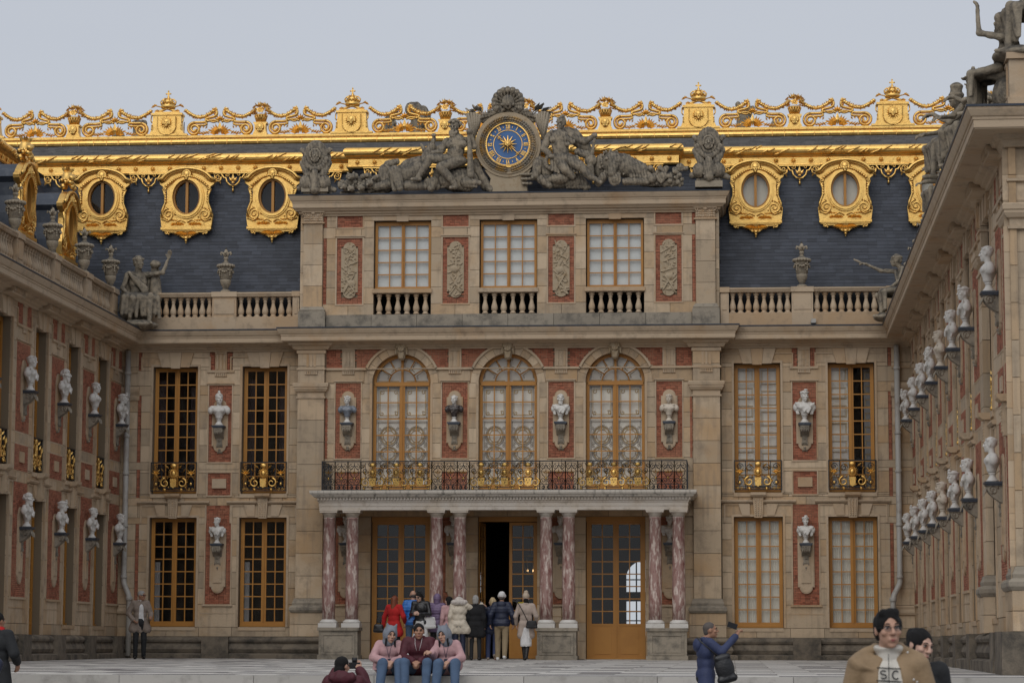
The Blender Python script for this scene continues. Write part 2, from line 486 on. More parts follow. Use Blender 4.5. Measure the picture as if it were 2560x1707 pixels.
def ashlar(P, x0, x1, z0, z1, yf, yb, holes, course=0.42, length=0.85, gap=0.010, w=1.0, levels=()):
    """fill a wall rectangle with stone blocks, leaving the holes (x0, x1, z0, z1) free"""
    zs = {z0, z1}
    for h in holes:
        for z in (h[2], h[3]):
            if z0 < z < z1: zs.add(z)
    for z in levels:
        if z0 < z < z1: zs.add(z)
    zs = sorted(zs)
    rows = []
    for a, b in zip(zs, zs[1:]):
        if b - a < 0.02: continue
        k = max(1, round((b - a) / course))
        rows += [(a + (b - a) * i / k, a + (b - a) * (i + 1) / k) for i in range(k)]
    for r, (a, b) in enumerate(rows):
        m = (a + b) / 2
        cuts = sorted((max(h[0], x0), min(h[1], x1)) for h in holes if h[2] < m < h[3] and h[1] > x0 and h[0] < x1)
        x = x0
        free = []
        for c0, c1 in cuts:
            if c0 > x + 1e-4: free.append((x, c0))
            x = max(x, c1)
        if x < x1 - 1e-4: free.append((x, x1))
        for f0, f1 in free:
            L = f1 - f0
            k = max(1, round(L / length))
            ed = [f0 + L * i / k for i in range(k + 1)]
            if k > 1 and r % 2:
                ed = [f0] + [f0 + L * (i - 0.5) / k for i in range(1, k + 1)] + [f1]
            for p, q in zip(ed, ed[1:]):
                d = random.uniform(0, 0.004)
                P.add(p + gap / 2, q - gap / 2, yf - d, yb, a + gap / 2, b - gap / 2, w)

def bricks(P, x0, x1, z0, z1, yf, yb, holes=(), bw=0.125, bh=0.044, gap=0.007, w=1.0, inside=None):
    n = max(1, round((z1 - z0) / bh))
    h = (z1 - z0) / n
    for r in range(n):
        a, b = z0 + r * h, z0 + (r + 1) * h
        x = x0 - (bw * 0.5 if r % 2 else 0)
        while x < x1 - 1e-4:
            L = bw * random.choice((1, 1, 1, 0.5))
            p, q = max(x, x0), min(x + L, x1)
            x += L
            if q - p < 0.02: continue
            mx, mz = (p + q) / 2, (a + b) / 2
            if any(h_[0] < mx < h_[1] and h_[2] < mz < h_[3] for h_ in holes): continue
            if inside and not inside(mx, mz): continue
            P.add(p + gap / 2, q - gap / 2, yf - random.uniform(0, 0.005), yb, a + gap / 2, b - gap / 2, w)

def wall_holes(x0, x1, z0, z1, y, depth, holes, mb):
    """wall face at y with rectangular holes and their reveals"""
    xs = sorted({x0, x1, *[c for h in holes for c in h[:2] if x0 < c < x1]})
    zs = sorted({z0, z1, *[c for h in holes for c in h[2:4] if z0 < c < z1]})
    for a, b in zip(xs, xs[1:]):
        for c, d in zip(zs, zs[1:]):
            mx, mz = (a + b) / 2, (c + d) / 2
            if any(h[0] < mx < h[1] and h[2] < mz < h[3] for h in holes): continue
            mb.add([(a, y, c), (b, y, c), (b, y, d), (a, y, d)], [(0, 1, 2, 3)])
    for h in holes:
        p, q, c, d = h[:4]
        y2 = y + depth
        mb.add([(p, y, c), (p, y2, c), (p, y2, d), (p, y, d)], [(0, 1, 2, 3)])
        mb.add([(q, y, c), (q, y2, c), (q, y2, d), (q, y, d)], [(3, 2, 1, 0)])
        mb.add([(p, y, d), (q, y, d), (q, y2, d), (p, y2, d)], [(0, 1, 2, 3)])
        mb.add([(p, y, c), (q, y, c), (q, y2, c), (p, y2, c)], [(3, 2, 1, 0)])

def spiral(cx, cz, r0, r1, a0, turns, n=28, y=0.0):
    out = []
    for i in range(n + 1):
        t = i / n
        r = r0 + (r1 - r0) * t
        a = a0 + turns * 2 * PI * t
        out.append((cx + r * math.cos(a), y, cz + r * math.sin(a)))
    return out

def smooth(P, k=6):
    """rounded line through the points"""
    out = []
    for i in range(len(P) - 1):
        p0, p1, p2, p3 = (Vector(P[max(0, min(len(P) - 1, j))]) for j in (i - 1, i, i + 1, i + 2))
        for t in range(k):
            t /= k
            out.append(tuple(.5 * ((2 * p1) + (p2 - p0) * t + (2 * p0 - 5 * p1 + 4 * p2 - p3) * t * t + (3 * p1 - p0 - 3 * p2 + p3) * t ** 3)))
    return out + [tuple(P[-1])]

def arc(cx, cz, r, a0, a1, n=16):
    return [(cx + r * math.cos(a0 + (a1 - a0) * i / n), cz + r * math.sin(a0 + (a1 - a0) * i / n)) for i in range(n + 1)]

# ------------------------------------------------------------------ carving: smooth unions of rounded solids on a grid
def carve(prims, h=0.02, k=0.02, wrinkle=0.0, wscale=18.0, wdir=(1, 1, 0.25), seed=0, quilt=None):
    """prims: ('c', a, b, ra, rb) tapered capsule, ('e', centre, radii[, (rx, ry, rz) turn]); a prim starting with '-' is cut away"""
    lo, hi = np.full(3, 1e9), np.full(3, -1e9)
    for q in prims:
        if q[0][0] == '-': continue
        if q[0] == 'c':
            r = max(q[3], q[4])
            for p in (q[1], q[2]):
                p = np.array(p, float); lo = np.minimum(lo, p - r); hi = np.maximum(hi, p + r)
        else:
            r = max(q[2]) if len(q) > 3 else np.array(q[2])
            p = np.array(q[1], float); lo = np.minimum(lo, p - r); hi = np.maximum(hi, p + r)
    lo -= 3 * h + k; hi += 3 * h + k
    N = np.ceil((hi - lo) / h).astype(int) + 1
    F = np.full(N, 9.0, np.float32)
    ax = [lo[i] + h * np.arange(N[i]) for i in range(3)]
    for q in prims:
        cut = q[0][0] == '-'
        ty = q[0][-1]
        if ty == 'k':                       # half-space cut: point, normal of the side that goes
            p_, n_ = np.array(q[1], float), np.array(q[2], float); n_ = n_ / np.linalg.norm(n_)
            X, Y, Z = np.meshgrid(*ax, indexing='ij', sparse=True)
            F = np.maximum(F, ((X - p_[0]) * n_[0] + (Y - p_[1]) * n_[1] + (Z - p_[2]) * n_[2]).astype(np.float32))
            continue
        if ty == 'c':
            a, b = np.array(q[1], float), np.array(q[2], float)
            r = max(q[3], q[4]); m0, m1 = np.minimum(a, b) - r, np.maximum(a, b) + r
        else:
            c = np.array(q[1], float); rr = np.array(q[2], float)
            r = rr.max() if len(q) > 3 else rr
            m0, m1 = c - r, c + r
        mg = 2.5 * k + 3 * h
        i0 = np.clip(np.floor((m0 - mg - lo) / h).astype(int), 0, N - 1); i1 = np.clip(np.ceil((m1 + mg - lo) / h).astype(int) + 1, 1, N)
        if (i1 <= i0).any(): continue
        X, Y, Z = np.meshgrid(ax[0][i0[0]:i1[0]], ax[1][i0[1]:i1[1]], ax[2][i0[2]:i1[2]], indexing='ij', sparse=True)
        if ty == 'c':
            d = b - a; L2 = max(d @ d, 1e-9)
            t = np.clip(((X - a[0]) * d[0] + (Y - a[1]) * d[1] + (Z - a[2]) * d[2]) / L2, 0, 1)
            D = np.sqrt((X - a[0] - t * d[0]) ** 2 + (Y - a[1] - t * d[1]) ** 2 + (Z - a[2] - t * d[2]) ** 2) - (q[3] + (q[4] - q[3]) * t)
        else:
            x, y, z = X - c[0], Y - c[1], Z - c[2]
            if len(q) > 3 and isinstance(q[3], Matrix):
                M = np.array(q[3]).T
                x, y, z = M[0, 0] * x + M[0, 1] * y + M[0, 2] * z, M[1, 0] * x + M[1, 1] * y + M[1, 2] * z, M[2, 0] * x + M[2, 1] * y + M[2, 2] * z
            elif len(q) > 3:
                M = np.array(Matrix.Rotation(q[3][2], 3, 'Z') @ Matrix.Rotation(q[3][1], 3, 'Y') @ Matrix.Rotation(q[3][0], 3, 'X')).T
                x, y, z = M[0, 0] * x + M[0, 1] * y + M[0, 2] * z, M[1, 0] * x + M[1, 1] * y + M[1, 2] * z, M[2, 0] * x + M[2, 1] * y + M[2, 2] * z
            k0 = np.sqrt((x / rr[0]) ** 2 + (y / rr[1]) ** 2 + (z / rr[2]) ** 2)
            k1 = np.sqrt((x / rr[0] ** 2) ** 2 + (y / rr[1] ** 2) ** 2 + (z / rr[2] ** 2) ** 2)
            D = k0 * (k0 - 1) / np.maximum(k1, 1e-6)
        S = (slice(i0[0], i1[0]), slice(i0[1], i1[1]), slice(i0[2], i1[2]))
        G = F[S]
        if cut:
            F[S] = np.maximum(G, -D)
        else:
            hh = np.clip(0.5 + 0.5 * (G - D) / k, 0, 1)
            F[S] = G + (D - G) * hh - k * hh * (1 - hh)
    if wrinkle:
        X, Y, Z = np.meshgrid(*ax, indexing='ij', sparse=True)
        u, v, w = X * wscale * wdir[0], Y * wscale * wdir[1], Z * wscale * wdir[2]
        g = np.sin(u * 1.0 + 1.7 * np.sin(w * .9 + seed) + v * .6) * np.cos(v * .8 + 1.3 * np.sin(u * .5 + w * .7 + seed)) + 0.5 * np.sin(2.1 * u + 1.7 * w + seed * 2 + np.sin(v * 1.9))
        F = F + (wrinkle * g).astype(np.float32)
    if quilt:
        X, Y, Z = np.meshgrid(*ax, indexing='ij', sparse=True)
        if quilt[2] == 'rows':
            F = F + (quilt[0] * (1 - np.abs(np.sin(Z * PI / quilt[1])) ** 0.6)).astype(np.float32)
        else:
            u_, w_ = (X + Y * .5 + Z * .9) * PI / quilt[1], (X + Y * .5 - Z * .9) * PI / quilt[1]
            F = F + (quilt[0] * (1 - np.minimum(np.abs(np.sin(u_)), np.abs(np.sin(w_))) ** 0.5)).astype(np.float32)
    # surface nets
    I = F < 0
    nx, ny, nz = N
    cnt = np.zeros((nx - 1, ny - 1, nz - 1), np.int8)
    for a in (0, 1):
        for b in (0, 1):
            for c in (0, 1):
                cnt += I[a:nx - 1 + a, b:ny - 1 + b, c:nz - 1 + c]
    act = (cnt > 0) & (cnt < 8)
    idx = np.argwhere(act)
    lut = np.full(act.shape, -1, np.int64)
    lut[act] = np.arange(len(idx))
    pos = np.zeros((len(idx), 3)); num = np.zeros(len(idx))
    i, j, l = idx.T
    cor = [(a, b, c) for a in (0, 1) for b in (0, 1) for c in (0, 1)]
    for a in cor:
        for d in range(3):
            if a[d]: continue
            b = list(a); b[d] = 1
            fa = F[i + a[0], j + a[1], l + a[2]]; fb = F[i + b[0], j + b[1], l + b[2]]
            m = (fa < 0) != (fb < 0)
            t = np.where(m, fa / np.where(m, fa - fb, 1), 0)
            for e in range(3):
                pos[:, e] += np.where(m, a[e] + (t if e == d else 0), 0)
            num += m
    V = lo + h * (idx + pos / np.maximum(num, 1)[:, None])
    faces = []
    for d in range(3):
        s0 = [slice(None)] * 3; s1 = [slice(None)] * 3
        s0[d] = slice(0, -1); s1[d] = slice(1, None)
        A, B = I[tuple(s0)], I[tuple(s1)]
        E = np.argwhere(A != B)
        e1, e2 = (d + 1) % 3, (d + 2) % 3
        ok = (E[:, e1] > 0) & (E[:, e2] > 0) & (E[:, e1] < N[e1] - 1) & (E[:, e2] < N[e2] - 1)
        E = E[ok]
        if not len(E): continue
        flip = A[tuple(E.T)]
        def cell(o1, o2):
            q = E.copy(); q[:, e1] += o1; q[:, e2] += o2
            return lut[tuple(q.T)]
        Q = np.stack([cell(-1, -1), cell(0, -1), cell(0, 0), cell(-1, 0)], 1)
        Q[~flip] = Q[~flip][:, ::-1]
        faces.append(Q)
    Fc = np.concatenate(faces)
    return V, Fc

def xf(prims, M):
    """move and turn a list of prims by a 4 x 4 matrix"""
    R = M.to_3x3()
    sc = R.determinant() ** (1 / 3)
    R = R * (1 / sc)
    out = []
    for q in prims:
        if q[0][-1] == 'c':
            out.append((q[0], tuple(M @ Vector(q[1])), tuple(M @ Vector(q[2])), q[3] * sc, q[4] * sc))
        elif q[0][-1] == 'k':
            out.append((q[0], tuple(M @ Vector(q[1])), tuple(R @ Vector(q[2]))))
        else:
            R0 = Matrix.Identity(3)
            if len(q) > 3:
                R0 = q[3] if isinstance(q[3], Matrix) else Matrix.Rotation(q[3][2], 3, 'Z') @ Matrix.Rotation(q[3][1], 3, 'Y') @ Matrix.Rotation(q[3][0], 3, 'X')
            out.append((q[0], tuple(M @ Vector(q[1])), tuple(v * sc for v in q[2]), R @ R0))
    return out

def carved(name, prims, m, **kw):
    V, Fc = carve(prims, **kw)
    me = bpy.data.meshes.new(name)
    me.from_pydata(V.tolist(), [], Fc.tolist())
    me.polygons.foreach_set('use_smooth', np.ones(len(Fc), bool))
    me.materials.append(MATS[m])
    return me
# ================================================================== ground, terrace and steps
g = MB()
g.add([(-400, -400, -1.17), (400, -400, -1.17), (400, 600, -1.17), (-400, 600, -1.17)], [(0, 1, 2, 3)])
tag(g.build('ground', 'cobble'), kind='structure')
FL0, FLS, FEDGE = 0.045, 0.0034, -30.0
def floor_z(y):
    return FL0 + FLS * y
terr = MB()
zt = floor_z(FEDGE)
terr.add([(-10.45, 0.2, FL0 - 0.012), (10.5, 0.2, FL0 - 0.012), (10.5, FEDGE + 0.35, floor_z(FEDGE + 0.35) - 0.012), (-10.45, FEDGE + 0.35, floor_z(FEDGE + 0.35) - 0.012)], [(0, 3, 2, 1)])
terrace = tag(terr.build('terrace', 'mortar'), kind='structure')
# marble paving in black, grey and white lozenges, nearest rows as tiles of their own
tiles_near, tiles_far = [], {'marble_pale': MB(), 'marble_dark': MB()}
TS = 0.62
tile_mesh = {}
for mm in ('marble_pale', 'marble_dark'):
    tile_mesh[mm] = new_mesh('tile_' + mm, [(-.495, -.495, 0), (.495, -.495, 0), (.495, .495, 0), (-.495, .495, 0), (-.5, -.5, -.012), (.5, -.5, -.012), (.5, .5, -.012), (-.5, .5, -.012)],
                             [(0, 1, 2, 3), (0, 4, 5, 1), (1, 5, 6, 2), (2, 6, 7, 3), (3, 7, 4, 0)], mm)
ny = int(29.6 / TS)
nt = 0
for r in range(ny):
    y = FEDGE + 0.42 + TS * (r + .5)
    for c in range(33):
        x = -10.2 + TS * (c + .5)
        q = (c % 4, r % 4)
        dk = (q in ((0, 0), (2, 2), (1, 2), (3, 0))) or (r % 7 in (3,) and c % 3) or random.random() < 0.10
        mm = 'marble_dark' if dk else 'marble_pale'
        if nt < 290:
            link('paving_tile', tile_mesh[mm], terrace, (x, y, floor_z(y)), (math.atan(FLS), 0, 0), (TS, TS, 1)); nt += 1
        else:
            z, d = floor_z(y), TS * .495
            tiles_far[mm].add([(x - d, y - d, z), (x + d, y - d, z), (x + d, y + d, z + 2 * d * FLS), (x - d, y + d, z + 2 * d * FLS)], [(0, 1, 2, 3)])
for mm, b in tiles_far.items():
    tag(b.build('paving_tiles', mm, terrace), kind='stuff')
# steps down to the court
steps = MB()
steps.box(-10.45, 10.4, FEDGE + 0.36, FEDGE + 0.9, -1.17, zt - 0.05)
stp = tag(steps.build('steps', 'step_stone'), kind='structure')
for k in range(6):
    y1 = FEDGE - 0.36 * k
    z1 = zt - 0.165 * k
    x = -10.45
    while x < 10.3:
        L = min(random.uniform(1.5, 2.3), 10.4 - x)
        me = unit_box('step_stone')
        link('step_block', me, stp, (x + .004, y1, z1 - 0.165 if k < 5 else -1.17), None, (L - .008, 0.36 if k else 0.40, 0.163))
        x += L

# ================================================================== central range of the palace
palace = thing('palace_range', 'tan stone and red brick main palace range with three-bay attic, portico and dark slate roof', 'palace')
YC = -0.35                                   # face of the three-bay centre
CX = (-2.84, 0.0, 2.84)                      # its window axes
SXL, SXR = (-9.0, -6.57), (6.57, 9.03)       # window axes of the two-bay sides
ST = Pieces('stone_block', 'stone_blocks', 'limestone', palace)
BR = Pieces('brick', 'bricks', 'brick', palace)
trim = {}
def T(root, m='limestone_trim', name=None):
    """a mesh under way for one dressed element; a name starts a new one"""
    if name:
        trim[(root.name, m, len(trim))] = (MB(), root, m, name)
        return trim[(root.name, m, len(trim) - 1)][0]
    nm = {'lead': 'lead_flashing', 'plinth_stone': 'base_moulding', 'limestone_grey': 'weathered_base'}.get(m, 'dressed_stone')
    return trim.setdefault((root.name, m), (MB(), root, m, nm))[0]

def panel_frame(mb, x0, x1, z0, z1, y, w=0.035, t=0.022):
    mb.box(x0 - w, x1 + w, y - t, y + .03, z1, z1 + w)
    mb.box(x0 - w, x1 + w, y - t, y + .03, z0 - w, z0)
    mb.box(x0 - w, x0, y - t * .9, y + .03, z0, z1)
    mb.box(x1, x1 + w, y - t * .9, y + .03, z0, z1)

def lobed(w, z0, z1, r):
    """tall plate with shoulders and round ends"""
    p = [(-w, z0 + r), (-w, z1 - r), (-r, z1 - r)]
    p += [(r * math.cos(a), z1 - r + r * math.sin(a)) for a in [PI - PI * i / 10 for i in range(1, 10)]]
    p += [(r, z1 - r), (w, z1 - r), (w, z0 + r), (r, z0 + r)]
    p += [(r * math.cos(a), z0 + r + r * math.sin(a)) for a in [-PI * i / 10 for i in range(1, 10)]]
    p += [(-r, z0 + r)]
    return p

# consoles that carry the busts
def console_meshes():
    b = MB()
    prof = [(0, 0), (-.30, 0), (-.31, -.07), (-.27, -.15), (-.20, -.22), (-.12, -.29), (-.095, -.40), (-.10, -.47), (-.07, -.52), (-.035, -.56), (-.035, -.66), (0, -.70)]
    b.prism_x(prof[:5] + [(-.09, -.30), (0, -.32)], -.115, .115); b.prism_x([(0, -.31), (-.10, -.29)] + prof[6:], -.07, .07)
    for s in (-1, 1):
        b.tube([(s * .115, y, z) for y, _, z in spiral(-.20, -.105, .085, .015, .3, 1.6, 22)], .018, 5)
        b.tube([(s * .07, y, z) for y, _, z in spiral(-.06, -.50, .05, .01, .3, 1.4, 16)], .014, 5)
    for k in range(5):
        b.leaf((-.09 + .045 * k, -.30, -.05), (0, -.25, -1), .028, .17, (1, 0, 0), .02)
    for k, z in enumerate((-.36, -.44, -.60, -.65)):
        b.ball((0, -.085 + .012 * k, z), (.05 - .006 * k, .035, .035), 6, 4)
    s = MB()
    s.box(-.17, .17, -.34, 0, 0, .035)
    s.box(-.15, .15, -.32, 0, -.03, 0)
    return b.mesh('bust_console', 'limestone_grey'), s.mesh('console_slab', 'lead')
ME_CONSOLE, ME_SLAB = console_meshes()
_plates = {}
def console(root, x, y, z, plate):
    """z = shelf height; plate = (bottom, top) of the backing plate relative to the shelf"""
    o = link('bust_console', ME_CONSOLE, root, (x, y, z - .035))
    link('console_slab', ME_SLAB, o, (0, 0, 0))
    if plate not in _plates:
        b = MB(); b.prism(lobed(.215, plate[0], plate[1], .17), -.04, .03); b.prism(lobed(.185, plate[0] + .03, plate[1] - .03, .15), -.052, -.03)
        if plate[1] - plate[0] > 1.7:
            b.box(-.12, .12, -.075, -.04, plate[0] + .28, plate[0] + .95)
        _plates[plate] = b.mesh('backing_plate', 'limestone_trim')
    link('backing_plate', _plates[plate], o, (0, 0, .035))
    return o

def keystone_fan(mb, cx, z0, z1, y, w0, w1, n=3, t=0.05):
    """wedge stones above an opening"""
    for k in range(n):
        a0, a1 = -1 + 2 * k / n, -1 + 2 * (k + 1) / n
        mid = n // 2 == k
        d = t + (.02 if mid else 0)
        dz = .03 if mid else 0
        mb.prism([(cx + a0 * w0 + .004, z0 - dz), (cx + a1 * w0 - .004, z0 - dz), (cx + a1 * w1 - .004, z1), (cx + a0 * w1 + .004, z1)], y - d, y + .02)

def triglyph(mb, cx, z0, z1, y, w=.16):
    mb.box(cx - w, cx + w, y - .03, y + .03, z0, z1)
    for k in (-1, 0, 1):
        mb.box(cx + k * .095 - .028, cx + k * .095 + .028, y - .05, y - .03, z0 + .02, z1 - .07)
    mb.box(cx - w, cx + w, y - .055, y + .02, z1 - .06, z1)
def guttae(mb, cx, z, y, w=.165):
    mb.box(cx - w, cx + w, y - .045, y + .02, z + .075, z + .09)
    for k in range(6):
        x = cx - w + .03 + (2 * w - .06) * k / 5
        mb.prism([(x - .022, z), (x + .022, z), (x + .012, z + .075), (x - .012, z + .075)], y - .04, y + .02)
    mb.box(cx - w, cx + w, y - .035, y + .02, z - .015, z)

# ------------------------------------------------------------------ windows
def casement(root, cx, z0, z1, w, y, rows, name='window', arch=None, kick=0.0, frame=.055, mid=.05, mun=.028, st=.04, pane_parts=True, head=.06, sill=.1, cols=2, skip_leaf=None, mat_='ochre_paint'):
    """a two-leaf casement: frame (the window's own mesh), glazing bars, panes"""
    b, gbar = MB(), MB()
    x0, x1 = cx - w / 2, cx + w / 2
    d0, d1 = y, y + .07
    b.box(x0, x0 + frame, d0, d1, z0, z1)
    b.box(x1 - frame, x1, d0, d1, z0, z1)
    if not arch: b.box(x0 + frame, x1 - frame, d0, d1, z1 - head, z1)
    b.box(x0 + frame, x1 - frame, d0 - .01, d1, z0, z0 + sill)
    b.box(x0 - .0, x1 + .0, d0 - .04, d0, z0 - .0, z0 + .045)
    if mid:
        b.box(cx - mid / 2, cx + mid / 2, d0 - .012, d1, z0 + sill, (z1 - head) if not arch else z1)
        b.box(cx - mid * .18, cx + mid * .18, d0 - .035, d0 - .012, z0 + sill, (z1 - head) if not arch else z1)
    win = None
    gz0 = z0 + sill + kick
    gz1 = z1 - head
    panes = []
    for s in (-1, 1):
        a = (x0 + frame) if s < 0 else cx + mid / 2
        e = (cx - mid / 2) if s < 0 else x1 - frame
        b.box(a, a + st, d0 + .008, d1, z0 + sill, gz1); b.box(e - st, e, d0 + .008, d1, z0 + sill, gz1)
        b.box(a + st, e - st, d0 + .008, d1, gz1 - .035, gz1); b.box(a + st, e - st, d0 + .008, d1, gz0 - .04, gz0 + .01)
        if kick:
            b.box(a + st, e - st, d0 + .025, d1, z0 + sill, gz0 - .04)
            b.box(a + st + .05, e - st - .05, d0 + .012, d0 + .025, z0 + sill + .08, gz0 - .12)
        pa, pe, pz0, pz1 = a + st, e - st, gz0 + .01, gz1 - .035
        pw, ph = (pe - pa) / cols, (pz1 - pz0) / rows
        for c in range(1, cols):
            gbar.box(pa + c * pw - mun / 2, pa + c * pw + mun / 2, d0 + .012, d1 - .015, pz0, pz1)
        for r in range(1, rows):
            gbar.box(pa, pe, d0 + .014, d1 - .017, pz0 + r * ph - mun / 2, pz0 + r * ph + mun / 2)
        for c in range(cols):
            for r in range(rows):
                panes.append((pa + c * pw, pa + (c + 1) * pw, pz0 + r * ph, pz0 + (r + 1) * ph))
    if arch:
        R = w / 2
        zc = z1
        fo = [(cx + R * math.cos(PI * i / 24), zc + R * math.sin(PI * i / 24)) for i in range(25)]
        fi = [(cx + (R - frame - .03) * math.cos(PI * i / 24), zc + (R - frame - .03) * math.sin(PI * i / 24)) for i in range(25)]
        b.ring(fo + [(cx - R, zc - .02), (cx + R, zc - .02)], fi + [(cx - R + frame + .03, zc - .02), (cx + R - frame - .03, zc - .02)], d0, d1)
        b.box(x0 + frame, x1 - frame, d0 - .02, d1, zc - .055, zc + .055)
        b.box(cx - mid / 2, cx + mid / 2, d0 - .012, d1, zc + .055, zc + R - frame)
        ri = R * .46
        gbar.tube([(x, d0 + .03, z) for x, z in arc(cx, zc + .03, ri, 0.0, PI, 20)], .02, 5)
        for aa in (35, 62, 118, 145):
            a = math.radians(aa)
            gbar.tube([(cx + ri * math.cos(a), d0 + .03, zc + .03 + ri * math.sin(a)), (cx + (R - frame) * math.cos(a), d0 + .03, zc + (R - frame) * math.sin(a))], .017, 5)
    win = b.build(name, mat_, root)
    gbar.build('glazing_bars', mat_, win)
    yp = d0 + .035
    if pane_parts:
        for a, e, c, d in panes:
            q = MB(); q.box(a + .004, e - .004, yp, yp + .005, c + .004, d - .004)
            q.build('pane', 'glass', win)
    else:
        q = MB()
        for a, e, c, d in panes:
            q.add([(a, yp, c), (e, yp, c), (e, yp, d), (a, yp, d)], [(0, 1, 2, 3)])
        q.build('glazing', 'glass', win)
    if arch:
        q = MB()
        q.prism(arc(cx, zc + .05, R - frame - .02, 0, PI, 20), yp, yp + .005)
        q.build('fanlight_pane', 'glass', win)
    return win, panes

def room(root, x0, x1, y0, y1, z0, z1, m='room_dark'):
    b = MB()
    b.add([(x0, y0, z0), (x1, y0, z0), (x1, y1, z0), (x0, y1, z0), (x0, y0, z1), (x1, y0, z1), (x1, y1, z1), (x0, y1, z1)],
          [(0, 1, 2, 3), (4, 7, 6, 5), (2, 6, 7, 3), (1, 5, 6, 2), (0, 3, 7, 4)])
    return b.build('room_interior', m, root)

def curtain(root, x0, x1, y, z0, z1, m, waves=14, amp=.02, name='curtain'):
    b = MB(); n = waves * 4; v = []; ph = random.uniform(0, 6)
    for i in range(n + 1):
        t = i / n
        x = x0 + (x1 - x0) * t
        yy = y + amp * math.sin(t * waves * 2 * PI + ph) * (0.6 + .4 * math.sin(t * 9 + ph))
        v += [(x, yy, z0), (x, yy, z1)]
    b.add(v, [(2 * i, 2 * i + 2, 2 * i + 3, 2 * i + 1) for i in range(n)], True)
    return b.build(name, m, root)

# ------------------------------------------------------------------ iron window guards with gilding
def guard_meshes(w, h):
    ir, go = MB(), MB()
    hw = w / 2
    ir.box(-hw, hw, -.02, .02, h - .03, h); ir.box(-hw, hw, -.015, .015, 0, .025); ir.box(-hw, hw, -.012, .012, .09, .105)
    for x in (-hw + .012, -hw * .52, hw * .52, hw - .012):
        ir.box(x - .011, x + .011, -.012, .012, 0, h)
    for s in (-1, 1):
        c = s * hw * .76
        ir.tube(spiral(c, .62, .09, .02, 0, 1.3, 18), .009, 4); ir.tube(spiral(c, .21, .085, .02, PI, 1.3, 18), .009, 4)
        ir.box(c - .004, c + .004, -.005, .005, .1, h - .03)
        go.tube([(c - .10, -.02, .58), (c + .10, -.02, .30)], .011, 4); go.tube([(c + .10, -.02, .58), (c - .10, -.02, .30)], .011, 4)
        for k in range(5):
            a = PI * (.15 + .175 * k)
            go.leaf((c, -.02, .44), (math.cos(a), -.1, math.sin(a)), .018, .15, (0, 1, 0), .01)
        go.ball((c, -.02, .19), (.035, .02, .045), 6, 4); go.ball((c, -.02, .44), .03, 6, 4)
        for k in (-1, 1):
            go.tube(spiral(c + k * .055, .05, .035, .012, PI / 2, k * 1.1, 12, -.015), .007, 4)
        # big leafy scrolls of the middle panel
        go.tube(spiral(s * .23, .22, .13, .03, PI / 2 if s > 0 else PI / 2, -s * 1.25, 22, -.03), [.03 - .0008 * i for i in range(23)], 5, .6)
        for k in range(7):
            a = PI * (.05 + .28 * k)
            go.leaf((s * .23 + .12 * math.cos(a), -.03, .22 + .12 * math.sin(a)), (math.cos(a), -.2, math.sin(a)), .022, .07, (0, 1, 0), .015)
        go.ball((s * .225, -.045, .035), .038, 8, 6)
        ir.tube(spiral(s * .22, .58, .10, .02, 0, 1.4, 18), .009, 4)
        go.leaf((s * .12, -.02, .60), (s * .6, -.1, .5), .03, .16, (0, 1, 0), .02)
        go.leaf((s * .26, -.02, .50), (s * .5, -.1, .8), .02, .14, (0, 1, 0), .02)
    # sun head, crest and crown
    go.ball((0, -.035, .47), (.065, .03, .075), 10, 8)
    for k in range(14):
        a = 2 * PI * k / 14
        go.ball((.08 * math.cos(a), -.03, .47 + .09 * math.sin(a)), (.02, .018, .02), 5, 4)
    for k in range(18):
        a = 2 * PI * k / 18
        go.cone((.09 * math.cos(a), -.03, .47 + .10 * math.sin(a)), (.155 * math.cos(a), -.03, .47 + .165 * math.sin(a)), .014, .002, 4)
    go.prism([(-.085, .33), (.085, .33), (.075, .12), (.03, .11), (0, .08), (-.03, .11), (-.075, .12)], -.05, -.02)
    go.lathe([(.07, 0), (.08, .03), (.09, .07), (.05, .10), (.012, .115)], 0, -.02, h - .15, 10, True, 1, .4)
    ir.box(-.30, .30, -.03, .02, .06, .085)
    return ir.mesh('window_guard', 'iron'), go.mesh('gilded_ornament', 'gold')
ME_GUARD, ME_GUARD_GOLD = guard_meshes(1.25, .78)
def guard(root, cx, z, y, sx=1.0):
    o = link('window_guard', ME_GUARD, root, (cx, y, z), None, (sx, 1, 1))
    link('gilded_ornament', ME_GUARD_GOLD, o)
    return o

